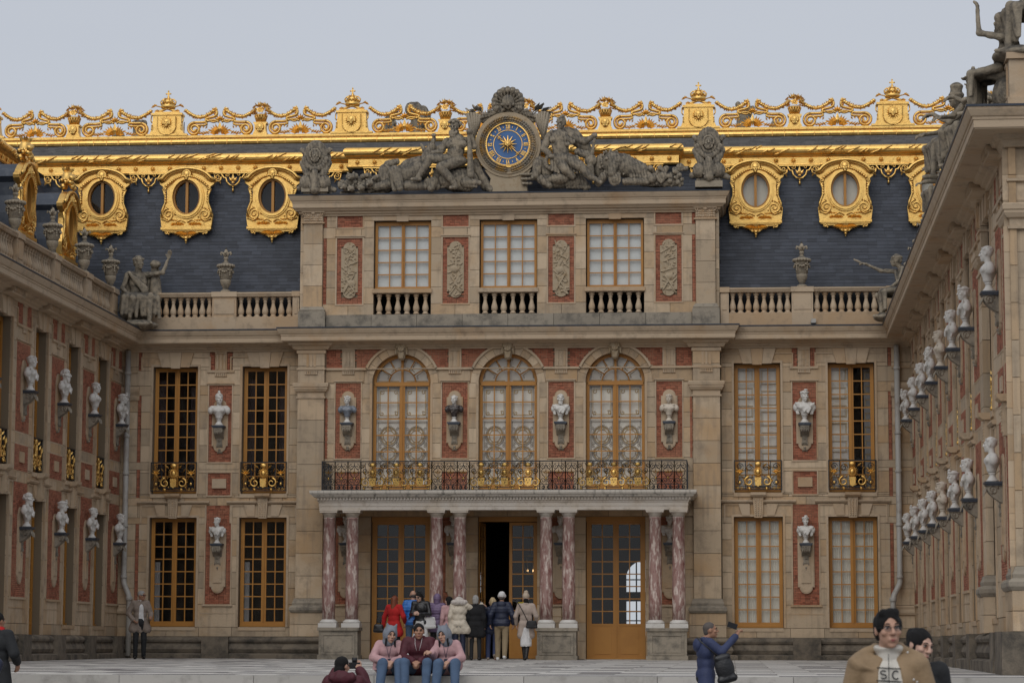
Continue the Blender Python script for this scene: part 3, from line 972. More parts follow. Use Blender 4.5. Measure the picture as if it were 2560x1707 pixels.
# ------------------------------------------------------------------ one window axis and one pier, used by the sides and by both wings
def window_axis(root, cx, P, H, content='dark', panes=True, low_door=False, w=1.22, wl=1.28, gx=1.0):
    """upper and lower window of a bay with their dressings; adds their openings to H"""
    mb = T(root, name='window_surround')
    H.append((cx - w / 2, cx + w / 2, 4.40, 7.82))
    zb = .87 if not low_door else .05
    H.append((cx - wl / 2, cx + wl / 2, zb, 3.77))
    # surrounds
    for x0, x1, z0, z1 in ((cx - w / 2, cx + w / 2, 4.40, 7.82), (cx - wl / 2, cx + wl / 2, zb, 3.77)):
        for a in (x0 - .06, x1):
            mb.box(a, a + .06, -.028, .02, z0, z1 + .06)
        mb.box(x0, x1, -.028, .02, z1, z1 + .06)
    # upper head: wedge stones and stepped frame
    keystone_fan(mb, cx, 7.80, 8.20, 0, .38, .50, 3, .06)
    mb.box(cx - .95, cx - .47, -.03, .02, 8.055, 8.085); mb.box(cx + .47, cx + .95, -.03, .02, 8.055, 8.085)
    for s in (-1, 1):
        mb.box(min(cx + s * .95, cx + s * .915), max(cx + s * .95, cx + s * .915), -.03, .02, 7.72, 8.055)
    # lower head: cornice strip, wedge stones, fluted key
    mb.mould([(0, 4.13), (.05, 4.13), (.09, 4.17), (.09, 4.20), (0, 4.215)], [(cx - .98, 0), (cx + .98, 0)])
    for s in (-1, 1):
        mb.prism([(cx + s * .22, 3.80), (cx + s * .42, 3.80), (cx + s * .52, 4.11), (cx + s * .22, 4.11)][::s], -.05, .02)
        mb.box(min(cx + s * .52, cx + s * .90), max(cx + s * .52, cx + s * .90), -.025, .02, 4.07, 4.11)
        mb.box(min(cx + s * .90, cx + s * .86), max(cx + s * .90, cx + s * .86), -.025, .02, 3.62, 4.07)
    mb.prism([(cx - .105, 3.74), (cx + .105, 3.74), (cx + .14, 4.28), (cx - .14, 4.28)], -.12, .02)
    for k in (-1, 0, 1):
        mb.prism([(cx + k * .062 - .016, 3.79), (cx + k * .062 + .016, 3.79), (cx + k * .078 + .02, 4.24), (cx + k * .078 - .02, 4.24)], -.135, -.12)
        for j in range(8):
            mb.ball((cx + k * (.064 + .0018 * j), -.137, 3.81 + .054 * j), (.017, .012, .02), 5, 4)
    mb.mould([(0, 4.28), (.16, 4.28), (.22, 4.33), (.23, 4.40), (0, 4.40)], [(cx - .20, 0), (cx + .20, 0)])
    mb.box(cx - w / 2 - .03, cx + w / 2 + .03, -.035, .30, 4.30, 4.40)
    mb.box(cx - wl / 2, cx + wl / 2, -.02, .30, zb - .09, zb)
    casement(root, cx, 4.42, 7.80, w - .02, .22, 9, 'window', pane_parts=panes, sill=.1)
    if low_door:
        casement(root, cx, .06, 3.76, wl - .02, .22, 8, 'glazed_door', pane_parts=panes, sill=.1, kick=.75, frame=.08)
    else:
        casement(root, cx, .88, 3.76, wl - .02, .22, 8, 'window', pane_parts=panes, sill=.13)
    guard(root, cx, 4.47, -.06 if panes else .08, gx)
    for z0, z1, ww in ((4.40, 7.84, w), (zb, 3.79, wl)):
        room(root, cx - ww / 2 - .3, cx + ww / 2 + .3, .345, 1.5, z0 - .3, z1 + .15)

def pier(root, cx, B, H, busts=True, hw=.31, hwl=.34, by=.015, ft=.022):
    """brick panels with a console between two window axes"""
    mb = T(root, name='pier_dressing')
    # frieze zone
    for s in (-1, 1):
        a, e = sorted((cx + s * .165, cx + s * hw))
        bricks(B, a, e, 7.72, 8.22, by, .06)
    triglyph(mb, cx, 7.72, 8.22, .01)
    mb.box(cx - hw - .06, cx + hw + .06, -.045, .02, 7.66, 7.72)
    guttae(mb, cx, 7.565, 0)
    # tall panel, small panel, low panel
    bricks(B, cx - hw, cx + hw, 5.25, 7.31, by, .06)
    panel_frame(mb, cx - hw, cx + hw, 5.25, 7.31, 0, .035, ft)
    mb.box(cx - hw - .06, cx + hw + .06, -.03 - ft, .02, 7.345, 7.375)
    bricks(B, cx - hw, cx + hw, 4.36, 4.96, by, .06)
    panel_frame(mb, cx - hw, cx + hw, 4.36, 4.96, 0, .035, ft)
    mb.box(cx - .19, cx + .19, -.04, .03, 4.55, 4.80)
    bricks(B, cx - hwl, cx + hwl, 1.47, 4.09, by, .06)
    for s in (-1, 1):
        a, e = sorted((cx + s * hwl, cx + s * (hwl + .035)))
        mb.box(a, e, -ft, .03, 1.47, 4.09)
    mb.box(cx - hwl - .07, cx + hwl + .07, -.03 - ft, .02, 1.42, 1.47)
    mb.box(cx - hwl - .12, cx + hwl + .12, -.012, .02, 1.22, 1.24)
    H += [(cx - hw, cx + hw, 7.72, 8.22), (cx - hw, cx + hw, 5.25, 7.31), (cx - hw, cx + hw, 4.36, 4.96), (cx - hwl, cx + hwl, 1.47, 4.09)]
    if busts:
        console(root, cx, -.0, 6.21, (-.70, .72))
        console(root, cx, -.0, 3.07, (-1.31, .46))

def plinth(root, x0, x1, breaks, z_fl=0.0, y=0.0):
    """moulded base with square blocks at the piers"""
    prof = [(0, .62), (.10, .60), (.16, .56), (.17, .52), (.15, .47), (.11, .455), (.11, .43), (.15, .36), (.17, .29), (.13, .20), (.11, .19), (.24, .16), (.26, .15), (.26, z_fl - .12), (0, z_fl - .12)]
    m = MB(); m.mould(prof, [(x0, y), (x1, y)])
    m.build('plinth', 'plinth_stone', root)
    for c in breaks:
        b = MB()
        b.box(c - .36, c + .36, y - .27, y, .165, .62); b.box(c - .37, c + .37, y - .285, y, z_fl - .12, .165)
        b.build('plinth_block', 'plinth_stone', root)

def cornice_profile(o, z, k=1.0):
    """bed moulds, corona, cyma; returned with the lead cover"""
    return ([(0, z - .20), (.06 * k, z - .20), (.08 * k, z - .15), (.14 * k, z - .14), (.16 * k, z - .09), (.24 * k, z - .075), (.28 * k, z - .03), (o - .12, z - .02), (o - .115, z), (o - .10, z), (o - .10, z + .12),
             (o - .085, z + .125), (o - .08, z + .17), (o - .06, z + .175), (o - .045, z + .20), (o - .01, z + .27), (o, z + .31), (0, z + .31)],
            [(0, z + .312), (o + .015, z + .312), (o + .02, z + .345), (0, z + .40)])

# ================================================================== side bays of the range (face at y = 0)
for side, axes, pc, x0, x1 in ((-1, SXL, -7.77, -10.9, -5.55), (1, SXR, 7.80, 5.55, 10.9)):
    wallm = MB()
    H = []
    for cx in axes:
        window_axis(palace, cx, ST, H)
    openings = [h for h in H]
    pier(palace, pc, BR, H)
    wall_holes(x0, x1, -.1, 8.45, .045, .30, openings, wallm)
    wallm.build('wall', 'mortar', palace)
    mbx = T(palace, name='corner_pilaster')
    # narrow pilaster strip with brick line in the corner
    e = -9.98 if side < 0 else 10.03
    for z0, z1 in ((5.25, 7.05), (4.30, 5.05), (1.47, 3.6), (7.72, 8.22)):
        a0, a1 = (e - .04, e + .05)
        bricks(BR, a0, a1, z0, z1, .01, .06)
        H.append((a0, a1, z0, z1))
    xa, xb = (x0, e - .05) if side < 0 else (e + .05, x1)
    mbx.mould([(0, 6.92), (.05, 6.92), (.06, 7.0), (.03, 7.02), (.04, 7.06), (.10, 7.14), (.12, 7.20), (.12, 7.27), (0, 7.29)], [(xa - .02, 0), (xb + .05, 0)])
    mbx.box(xa, xb, -.045, .02, 7.66, 7.72)
    mbx.mould([(0, 1.20), (.06, 1.22), (.08, 1.28), (.06, 1.34), (.03, 1.36), (.04, 1.42), (0, 1.45)], [(xa - .02, 0), (xb + .05, 0)])
    b0, b1 = (x0, -5.62) if side < 0 else (5.62, x1)
    ashlar(ST, b0, b1, .62, 8.22, 0, .05, H, .43, .9, .011, 1.0)
    pth = [(x0, 0), (-5.4, 0)] if side < 0 else [(5.4, 0), (x1, 0)]
    pr, ld = cornice_profile(.60, 8.41)
    T(palace, name='cornice').mould(pr, pth)
    T(palace, 'lead', 'lead_flashing').mould(ld, pth)
    plinth(palace, *((x0, -5.55) if side < 0 else (5.55, x1)), [pc])

# what stands behind the panes of the sides
for cx in SXL:
    for s in (-1, 1):
        curtain(palace, cx + s * .60, cx + s * .33, .42, 4.4, 7.4 - .1 * s, 'drape', 6, .03)
    curtain(palace, cx - .62, cx - .42, .42, .8, 2.6, 'shutter_grey', 4, .02)
for cx in SXR:
    curtain(palace, cx - .64, cx + .64, .36, .85, 3.78, 'curtain', 26, .012)
def shutter(root, x0, x1, y, z0, z1, rows, m='shutter_white'):
    """inside shutter leaf with framed fields"""
    b = MB(); b.box(x0, x1, y, y + .03, z0, z1)
    o = b.build('inside_shutter', m, root)
    g_ = MB(); k = MB()
    w = x1 - x0
    for i in range(rows):
        a = z0 + (z1 - z0) * i / rows + .05; e = z0 + (z1 - z0) * (i + 1) / rows - .05
        for t, mm, d in ((.05, g_, .012), (.085, k, .012)):
            xa, xb, za, zb = x0 + w * t / .6, x1 - w * t / .6, a + t * .6, e - t * .6
            for q in ((xa, xb, za, za + .014), (xa, xb, zb - .014, zb), (xa, xa + .014, za, zb), (xb - .014, xb, za, zb)):
                mm.box(q[0], q[1], y - d, y, q[2], q[3])
    g_.build('gilt_line', 'shutter_gilt', o); k.build('moulding', 'painted_line', o)
    return o
for cx, both in ((SXR[0], True), (SXR[1], False)):
    for s in (-1, 1):
        if s > 0 and not both: continue
        a, e = sorted((cx + s * .07, cx + s * .58))
        shutter(palace, a, e, .40, 4.45, 7.75, 7 if s < 0 else 6)
shutter(palace, SXR[1] + .36, SXR[1] + .62, .62, 4.45, 7.7, 9, 'shutter_grey')

# ================================================================== three-bay centre (face at y = YC)
wc = MB()
Hc = [(c - .78, c + .78, .0, 3.77) for c in CX] + [(c - .77, c + .77, 4.30, 8.09) for c in CX]
wall_holes(-5.6, 5.6, -.1, 8.45, YC + .045, .40, Hc, wc)
Ha = [(c - .77, c + .77, 9.14, 9.70) for c in CX] + [(c - .77, c + .77, 9.83, 11.68) for c in CX]
wall_holes(-5.6, 5.6, 8.75, 12.1, YC + .045, .40, Ha, wc)
for s in (-1, 1):
    wc.add([(s * 5.6, YC + .045, -.1), (s * 5.6, 2.4, -.1), (s * 5.6, 2.4, 12.1), (s * 5.6, YC + .045, 12.1)], [(0, 1, 2, 3)])
wc.build('wall', 'mortar', palace)
tc_ = T(palace)
Hb = list(Hc)
PANELS = (-4.26, -1.41, 1.41, 4.26)
for pc in PANELS:
    hw = .34
    tc_ = T(palace, name='pier_dressing')
    bricks(BR, pc - hw, pc + hw, 5.31, 7.32, YC + .015, YC + .06, w=1.6)
    panel_frame(tc_, pc - hw, pc + hw, 5.31, 7.32, YC)
    tc_.box(pc - hw - .05, pc + hw + .05, YC - .05, YC + .02, 7.355, 7.385)
    Hb.append((pc - hw, pc + hw, 5.31, 7.32))
    bricks(BR, pc - hw, pc + hw, 4.42, 4.95, YC + .015, YC + .06)
    panel_frame(tc_, pc - hw, pc + hw, 4.42, 4.95, YC)
    Hb.append((pc - hw, pc + hw, 4.42, 4.95))
    bricks(BR, pc - .30, pc + .30, 1.47, 3.75, YC + .015, YC + .06)
    Hb.append((pc - .30, pc + .30, 1.47, 3.75))
    tc_.box(pc - .36, pc + .36, YC - .05, YC + .02, 1.42, 1.47)
    tc_.box(pc - .42, pc + .42, YC - .012, YC + .02, 1.15, 1.17)
    triglyph(tc_, pc, 7.72, 8.22, YC + .01, .17)
    guttae(tc_, pc, 7.56, YC, .17)
    con = console(palace, pc, YC, 6.24, (-.70, .86))
    console(palace, pc, YC, 3.07, (-1.45, .50))
# frieze bricks and string course that climbs round the arches
ZS, RA = 7.30, .785
bricks(BR, -4.86, 4.86, 7.72, 8.22, YC + .015, YC + .06, [(p - .17, p + .17, 7.7, 8.3) for p in PANELS], w=1.6,
       inside=lambda x, z: all((x - c) ** 2 + (z - ZS) ** 2 > 1.03 ** 2 for c in CX))
Hb.append((-4.86, 4.86, 7.66, 8.22))
a0 = math.asin((7.69 - ZS) / 1.02)
tc_ = T(palace, name='string_course')
xs = [-4.88]
for c in CX:
    ar = arc(c, ZS, 1.02, PI - a0, a0, 26)
    tc_.ring([(c + 1.045 * math.cos(PI - a0 + (2 * a0 - PI) * i / 26), ZS + 1.045 * math.sin(PI - a0 + (2 * a0 - PI) * i / 26)) for i in range(27)] + [(c + 1.0 * math.cos(a0), ZS + 1.0 * math.sin(a0))][:0],
             [(c + .985 * math.cos(PI - a0 + (2 * a0 - PI) * i / 26), ZS + .985 * math.sin(PI - a0 + (2 * a0 - PI) * i / 26)) for i in range(27)], YC - .06, YC + .05)
    xs += [c - 1.0 * math.cos(a0), c + 1.0 * math.cos(a0)]
xs.append(4.88)
for a, e in zip(xs[::2], xs[1::2]):
    tc_.box(a, e, YC - .06, YC + .02, 7.66, 7.715)
for c in CX:
    tc_ = T(palace, name='arch_surround')
    Hb.append((c - 1.0, c + 1.0, ZS, 8.22))
    # voussoirs
    nv = 11
    for k in range(nv):
        t0, t1 = PI * k / nv + .004, PI * (k + 1) / nv - .004
        pts = [(c + RA * math.cos(t0 + (t1 - t0) * i / 4), ZS + RA * math.sin(t0 + (t1 - t0) * i / 4)) for i in range(5)]
        pts += [(c + .985 * math.cos(t1 + (t0 - t1) * i / 4), ZS + .985 * math.sin(t1 + (t0 - t1) * i / 4)) for i in range(5)]
        q = MB(); q.prism(pts[::-1], YC - random.uniform(0, .006), YC + .44)
        q.build('voussoir', 'limestone', palace)
    # filling beside the arch
    for s in (-1, 1):
        pts = [(c + s * .985 * math.cos(PI / 2 * i / 8), ZS + .985 * math.sin(PI / 2 * i / 8)) for i in range(9)]
        pts = [p for p in pts] + [(c, 8.3), (c + s * 1.04, 8.3), (c + s * 1.04, ZS)]
        tc_.prism(pts, YC + .03, YC + .045)
    for s in (-1, 1):
        tc_.box(*sorted((c + s * .78, c + s * .84)), YC - .02, YC + .02, 4.35, ZS)
    # impost line
ashlar(ST, -4.88, 4.88, .05, 8.22, YC, YC + .05, Hb, .43, .85, .011, 1.3)
# big pilasters
for s in (-1, 1):
    xa, xb = sorted((s * 4.88, s * 5.60))
    ashlar(ST, xa, xb, 1.62, 6.91, YC - .15, YC + .05, [], .62, 1.2, .011, 2.0)
    ashlar(ST, xa, xb, 7.31, 8.22, YC - .15, YC + .05, [], .5, 1.2, .011, 1.5)
    ashlar(ST, xa - .12, xb + .12, .62, 1.25, YC - .22, YC + .05, [], .32, 1.2, .011, 1.5)
    p = [(xa, YC + .3), (xa, YC - .15), (xb, YC - .15), (xb, YC + .3)]
    tc_ = T(palace, name='pilaster_mouldings')
    tc_.mould([(0, 6.90), (.03, 6.90), (.035, 6.945), (.0, 6.95), (0.002, 7.06), (.05, 7.08), (.09, 7.15), (.09, 7.19), (.11, 7.20), (.12, 7.28), (.10, 7.30), (0, 7.31)], p)
    tc_.mould([(0, 8.20), (.03, 8.18), (.03, 8.10), (0, 8.09)], p)
    tc_.mould([(0, 7.66), (.03, 7.66), (.03, 7.70), (0, 7.71)], p)
    guttae(tc_, (xa + xb) / 2, 7.55, YC - .15, .17)
    for k in (-1, 0, 1):
        cc = (xa + xb) / 2 + k * .095
        tc_.box(cc - .03, cc + .03, YC - .168, YC - .14, 7.74, 8.08)
    T(palace, 'limestone_grey', 'pilaster_base').mould([(0, 1.25), (.10, 1.25), (.14, 1.31), (.14, 1.38), (.09, 1.43), (.06, 1.44), (.07, 1.50), (.04, 1.56), (.03, 1.61), (0, 1.62)], p)
    T(palace, 'plinth_stone', 'base_moulding').mould([(0, .62), (.20, .60), (.24, .56), (.25, .52), (.22, .47), (.17, .455), (.17, .43), (.22, .36), (.25, .29), (.2, .20), (.16, .19), (.34, .16), (.36, .15), (.36, -.1), (0, -.1)],
                                    [(xa - .05, YC + .3), (xa - .05, YC - .15), (xb + .05, YC - .15), (xb + .05, YC + .3)])
    a, e = sorted((s * 4.80, s * 4.875))
    bricks(BR, a, e, 5.3, 6.9, YC - .01, YC + .04)
# lower main cornice
pr, ld = cornice_profile(.60, 8.41)
pth = [(-5.5, .3), (-5.5, YC), (5.5, YC), (5.5, .3)]
T(palace, name='cornice').mould(pr, pth); T(palace, 'lead', 'lead_flashing').mould(ld, pth)
for s in (-1, 1):
    xa, xb = sorted((s * 4.84, s * 5.64))
    T(palace, name='bed_moulding').mould([(0, 8.20), (.06, 8.20), (.10, 8.26), (.12, 8.30), (.18, 8.31), (.22, 8.38), (.0, 8.40)], [(xa, YC + .2), (xa, YC - .15), (xb, YC - .15), (xb, YC + .2)])

# ------------------------------------------------------------------ attic
Hat = [(c - .77, c + .77, 9.14, 11.68) for c in CX]
for pc in PANELS:
    AT = T(palace, name='panel_frame')
    hw = .345
    for z0, z1 in ((9.43, 11.21), (11.50, 11.96)):
        bricks(BR, pc - hw, pc + hw, z0, z1, YC + .02, YC + .06, [(pc - .2, pc + .2, 9.6, 11.0)] if z0 < 10 else (), w=2.2)
        panel_frame(AT, pc - hw, pc + hw, z0, z1, YC, .04, .015)
        Hat.append((pc - hw, pc + hw, z0, z1))
    AT.box(pc - hw - .06, pc + hw + .06, YC - .04, YC + .02, 11.25, 11.275)
for s in (-1, 1):
    a, e = sorted((s * 4.885, s * 4.975))
    for z0, z1 in ((9.43, 11.21), (11.50, 11.96)):
        bricks(BR, a, e, z0, z1, YC + .01, YC + .06)
        Hat.append((a, e, z0, z1))
ashlar(ST, -4.98, 4.98, 9.14, 12.0, YC, YC + .05, Hat, .45, .8, .010, 1.6, (11.21, 11.50, 11.96))
GB = Pieces('base_block', 'base_blocks', 'limestone_grey', palace)
ashlar(GB, -4.87, 4.87, 8.80, 9.14, YC - .08, YC + .1, [], .4, 1.25, .010)
for c in CX:
    AT = T(palace, name='window_sill')
    AT.box(c - .80, c + .80, YC - .07, YC + .28, 9.72, 9.83); AT.box(c - .78, c + .78, YC - .035, YC + .25, 9.70, 9.72)
    keystone_fan(T(palace, name='lintel'), c, 11.68, 11.99, YC, .80, .94, 5, .004)
for s in (-1, 1):
    xa, xb = sorted((s * 4.98, s * 5.50))
    ashlar(ST, xa, xb, 9.35, 11.62, YC - .10, YC + .05, [], .6, 1.2, .010, 2.0)
    ashlar(ST, *sorted((s * 5.50, s * 5.60)), 9.14, 12.0, YC + .02, YC + .3, [], .6, 1.2, .010, 1.0)
    G = T(palace, 'limestone_grey', 'pilaster_base')
    AT = T(palace, name='pilaster_necking')
    p = [(xa, YC + .2), (xa, YC - .10), (xb, YC - .10), (xb, YC + .2)]
    G.mould([(0, 9.22), (.07, 9.22), (.08, 9.27), (.05, 9.31), (.03, 9.35), (0, 9.36)], p)
    G.box(xa - .10, xb + .10, YC - .22, YC + .1, 8.80, 9.22)
    AT.mould([(0, 11.60), (.05, 11.60), (.05, 11.63), (0, 11.64)], p)
    cap = MB()
    cap.box(xa, xb, YC - .10, YC + .05, 11.62, 11.90)
    cap.box(xa - .05, xb + .05, YC - .16, YC + .05, 11.90, 11.95)
    for k in range(3):
        x = xa + .09 + k * (xb - xa - .18) / 2
        for j in range(3):
            for t in (-1, 0, 1):
                cap.leaf((x + t * .03, YC - .10, 11.65 + .06 * j), (t * .55, -.25, 1), .035, .11, (1, 0, 0), .03)
    for t in (-1, 1):
        cap.tube(spiral((xa + xb) / 2 + t * .24, 11.86, .06, .012, PI / 2 - t * PI / 2, t * 1.2, 14, YC - .13), .016, 5)
    cap.ball(((xa + xb) / 2, YC - .13, 11.88), (.06, .04, .045), 8, 6)
    cap.build('pilaster_capital', 'limestone_trim', palace)
pr, ld = cornice_profile(.36, 12.01, .75)
pth = [(-5.52, 2.6), (-5.52, YC), (5.52, YC), (5.52, 2.6)]
T(palace, name='cornice').mould(pr, pth); T(palace, 'lead', 'lead_flashing').mould(ld, pth)
T(palace, 'lead', 'lead_roof').box(-5.5, 5.5, YC, 2.6, 12.28, 12.41)

# attic windows with white blinds, balusters below
BAL = [(.085, 0), (.085, .035), (.06, .045), (.065, .075), (.085, .10), (.093, .15), (.085, .21), (.06, .29), (.045, .36), (.045, .40), (.062, .415), (.05, .435), (.05, .455), (.075, .47), (.075, .50), (.085, .505), (.085, .54)]
b = MB(); b.lathe([(r * .93, z) for r, z in BAL], n=12); ME_BAL = b.mesh('baluster', 'limestone_trim')
for c in CX:
    casement(palace, c, 9.83, 11.66, 1.50, YC + .16, 5, 'window', sill=.07, head=.06, frame=.04, mid=.035, st=.026, mun=.026)
    bl = MB(); bl.add([(c - .72, YC + .27, 9.88), (c + .72, YC + .27, 9.88), (c + .72, YC + .27, 11.62), (c - .72, YC + .27, 11.62)], [(0, 1, 2, 3)]); bl.build('white_blind', 'white_blind', palace)
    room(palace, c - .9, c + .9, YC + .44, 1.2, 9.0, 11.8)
    for k in range(6):
        link('baluster', ME_BAL, palace, (c - .62 + 1.24 * k / 5, YC + .08, 9.155), None, (1, 1, 1.0))
# arched windows of the first floor with painted shutters inside
for c in CX:
    casement(palace, c, 4.32, ZS, 1.56, YC + .20, 6, 'arched_window', arch=True, sill=.3, head=.02, mid=.06, frame=.05)
    sh = MB(); sh.add([(c - .78, YC + .34, 4.3), (c + .78, YC + .34, 4.3), (c + .78, YC + .34, ZS)] + [(c + .78 * math.cos(PI * i / 16), YC + .34, ZS + .78 * math.sin(PI * i / 16)) for i in range(1, 16)] + [(c - .78, YC + .34, ZS)], [tuple(range(19))])
    o = sh.build('inside_shutter', 'shutter_white', palace)
    gl, gr = MB(), MB()
    yy = YC + .325
    def rectl(mb, x0, x1, z0, z1, t=.012):
        for q in ((x0, x1, z0, z0 + t), (x0, x1, z1 - t, z1), (x0, x0 + t, z0, z1), (x1 - t, x1, z0, z1)):
            mb.box(q[0], q[1], yy, yy + .014, q[2], q[3])
    for s in (-1, 1):
        m = c + s * .37
        rectl(gr, m - .29, m + .29, 6.40, 7.22, .03); rectl(gl, m - .245, m + .245, 6.47, 7.15, .016)
        for ax in (-1, 1):
            for az in (-1, 1):
                gl.tube(spiral(m + ax * .19, 6.81 + az * .28, .06, .015, PI / 4 * (2 - az), ax * az * 1.1, 12, yy), .009, 4)
        rectl(gr, m - .29, m + .29, 4.62, 6.30, .025)
        for zc_, rz in ((5.92, .26), (5.45, .20), (4.98, .26)):
            for rr, mm, t in ((1, gr, .020), (.86, gl, .011), (.62, gl if zc_ > 5.6 or zc_ < 5.2 else gr, .010)):
                mm.tube([(m + .24 * rr * math.cos(a), yy, zc_ + rz * rr * math.sin(a)) for a in [2 * PI * i / 28 for i in range(29)]], t, 4)
            for k in range(8):
                a = 2 * PI * k / 8 + .39
                gl.tube(spiral(m + .20 * math.cos(a), zc_ + rz * .78 * math.sin(a), .04, .01, a, 1.0, 9, yy), .007, 4)
            for ax in (-1, 1):
                for az in (-1, 1):
                    gr.tube(spiral(m + ax * .235, zc_ + az * .20, .045, .012, 0, ax * 1.2, 10, yy), .008, 4)
        for k in range(3):
            a = math.radians(20 + 28 * k)
            gl.tube([(c + s * .66 * math.cos(a - .18), yy, ZS + .05 + .66 * math.sin(a - .18)), (c + s * .68 * math.cos(a), yy, ZS + .05 + .68 * math.sin(a)), (c + s * .66 * math.cos(a + .18), yy, ZS + .05 + .66 * math.sin(a + .18)), (c + s * .42 * math.cos(a + .12), yy, ZS + .05 + .42 * math.sin(a + .12)), (c + s * .42 * math.cos(a - .12), yy, ZS + .05 + .42 * math.sin(a - .12))], .010, 4)
        gl.box(*sorted((c + s * .10, c + s * .66)), yy, yy + .012, ZS + .075, ZS + .10)
    gl.build('gilt_line', 'shutter_gilt', o); gr.build('painted_line', 'painted_line', o)
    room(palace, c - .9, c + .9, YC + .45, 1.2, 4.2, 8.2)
# three doors under the balcony
for i, c in enumerate(CX):
    if i != 1:
        casement(palace, c, .055, 3.64, 1.54, YC + .22, 8, 'glazed_door', frame=.09, mid=.07, sill=.05, kick=.86, head=.04)
    hd = MB(); hd.box(c - .78, c + .78, YC + .16, YC + .30, 3.64, 3.77); hd.build('door_head', 'ochre_paint', palace)
    th = MB(); th.box(c - .80, c + .80, YC - .25, YC + .4, -.1, .055); th.build('threshold', 'step_stone', palace)
def door_leaf(root, m='ochre_paint'):
    """one leaf, hinged at its own x = 0, opening to +x"""
    w, h = .74, 3.56
    b = MB()
    for q in ((0, .10, 0, h), (w - .08, w, 0, h), (.10, w - .08, h - .08, h), (.10, w - .08, .84, .93), (.10, w - .08, 0, .1)):
        b.box(q[0], q[1], 0, .055, q[2], q[3])
    b.box(.10, w - .08, .02, .04, .1, .84)
    b.box(.15, w - .13, .008, .02, .17, .77)
    o = b.build('door_leaf', m, root)
    gbar = MB(); ph = (h - .08 - .93) / 8; pw = (w - .18) / 2
    gbar.box(.10 + pw - .014, .10 + pw + .014, .01, .045, .93, h - .08)
    for r in range(1, 8):
        gbar.box(.10, w - .08, .012, .043, .93 + r * ph - .014, .93 + r * ph + .014)
    gbar.build('glazing_bars', m, o)
    for cc in range(2):
        for r in range(8):
            q = MB(); q.box(.104 + cc * pw, .096 + (cc + 1) * pw, .025, .03, .934 + r * ph, .926 + (r + 1) * ph); q.build('pane', 'glass', o)
    return o
dl = door_leaf(palace); dl.location = (.77, YC + .27, .065); dl.rotation_euler = (0, 0, PI)
hn = MB(); hn.box(.66, .70, -.05, .0, 1.0, 1.12); hn.ball((.68, -.06, 1.06), .025, 8, 6); hn.build('door_handle', 'iron', dl)
dr = door_leaf(palace); dr.location = (-.76, YC + .24, .065); dr.rotation_euler = (0, 0, math.radians(82))
sg = MB(); sg.box(-.02, .16, 0, .006, 0, .235); sgn = sg.build('door_notice', 'black', None, (.27, YC + .195, 1.30))
tag(sgn, 'yellow paper notice taped to the pane of the right leaf of the open middle door', 'notice')
MATS['notice'] = mat('notice_paper', (0.62, 0.50, 0.06), .8); sgn.data.materials[0] = MATS['notice']
tl = MB()
for k in range(5):
    tl.box(.0, .14 - .02 * (k % 2), -.002, -.0005, .19 - .035 * k, .198 - .035 * k)
tl.build('print_line', 'black', sgn)
# vestibule behind the doors: dark, with an arched window to the far side
vs_ = MB()
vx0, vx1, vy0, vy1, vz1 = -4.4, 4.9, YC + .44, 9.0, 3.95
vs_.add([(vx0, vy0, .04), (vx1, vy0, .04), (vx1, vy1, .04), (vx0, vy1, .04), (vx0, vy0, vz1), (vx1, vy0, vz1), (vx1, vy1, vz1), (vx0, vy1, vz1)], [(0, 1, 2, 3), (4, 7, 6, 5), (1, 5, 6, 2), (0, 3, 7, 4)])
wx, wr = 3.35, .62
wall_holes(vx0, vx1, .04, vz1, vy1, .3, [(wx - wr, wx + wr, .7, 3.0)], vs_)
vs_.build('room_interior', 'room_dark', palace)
fb = MB()
pts = [(wx + wr * math.cos(PI * i / 16), 2.40 + .55 * math.sin(PI * i / 16)) for i in range(17)]
fb.prism(pts[:9] + [(wx, 3.1), (wx + wr + .1, 3.1), (wx + wr + .1, 2.40)], vy1, vy1 + .1); fb.prism(pts[8:] + [(wx - wr - .1, 2.40), (wx - wr - .1, 3.1), (wx, 3.1)], vy1, vy1 + .1)
for k in range(1, 4):
    x = wx - wr + 2 * wr * k / 4
    fb.box(x - .02, x + .02, vy1, vy1 + .06, .7, 2.95)
for z in (1.15, 1.42, 2.36):
    fb.box(wx - wr, wx + wr, vy1, vy1 + .05, z - .018, z + .018)
fb.box(wx - wr, wx + wr, vy1 - .02, vy1 + .07, 1.72, 2.0)
fb.build('garden_window', 'room_dark', palace)

# ------------------------------------------------------------------ portico: paired columns, balcony, railing
COLX = (-4.48, -3.88, -1.69, -1.09, 1.13, 1.71, 3.92, 4.52)
YP = -1.90
b = MB(); b.lathe([(.168, 0), (.170, .5), (.166, 1.3), (.150, 2.58), (.158, 2.585), (.158, 2.61)], n=24); ME_SH = b.mesh('column', 'red_marble')
b = MB(); b.box(-.235, .235, -.235, .235, 0, .11); b.lathe([(.225, .11), (.235, .135), (.225, .165), (.195, .172), (.19, .19), (.175, .20), (.172, .205)], n=24); ME_CB = b.mesh('column_base', 'white_marble')
b = MB(); b.lathe([(.157, 0), (.157, .06), (.175, .065), (.178, .085), (.200, .115), (.205, .125)], n=24); b.box(-.225, .225, -.225, .225, .125, .19); b.box(-.235, .235, -.235, .235, .165, .19); ME_CC = b.mesh('column_capital', 'portico_stone')
for x in COLX:
    c = link('column', ME_SH, palace, (x, YP, 1.05))
    link('column_base', ME_CB, c, (0, 0, -.2)); link('column_capital', ME_CC, c, (0, 0, 2.61))
b = MB()
b.box(-.53, .53, -.34, .34, -.15, .10); b.box(-.50, .50, -.31, .31, .10, .72); b.box(-.535, .535, -.345, .345, .72, .80)
panel_frame(b, -.37, .37, .17, .60, -.315, .06, .022); b.box(-.36, .36, -.322, -.31, .18, .59)
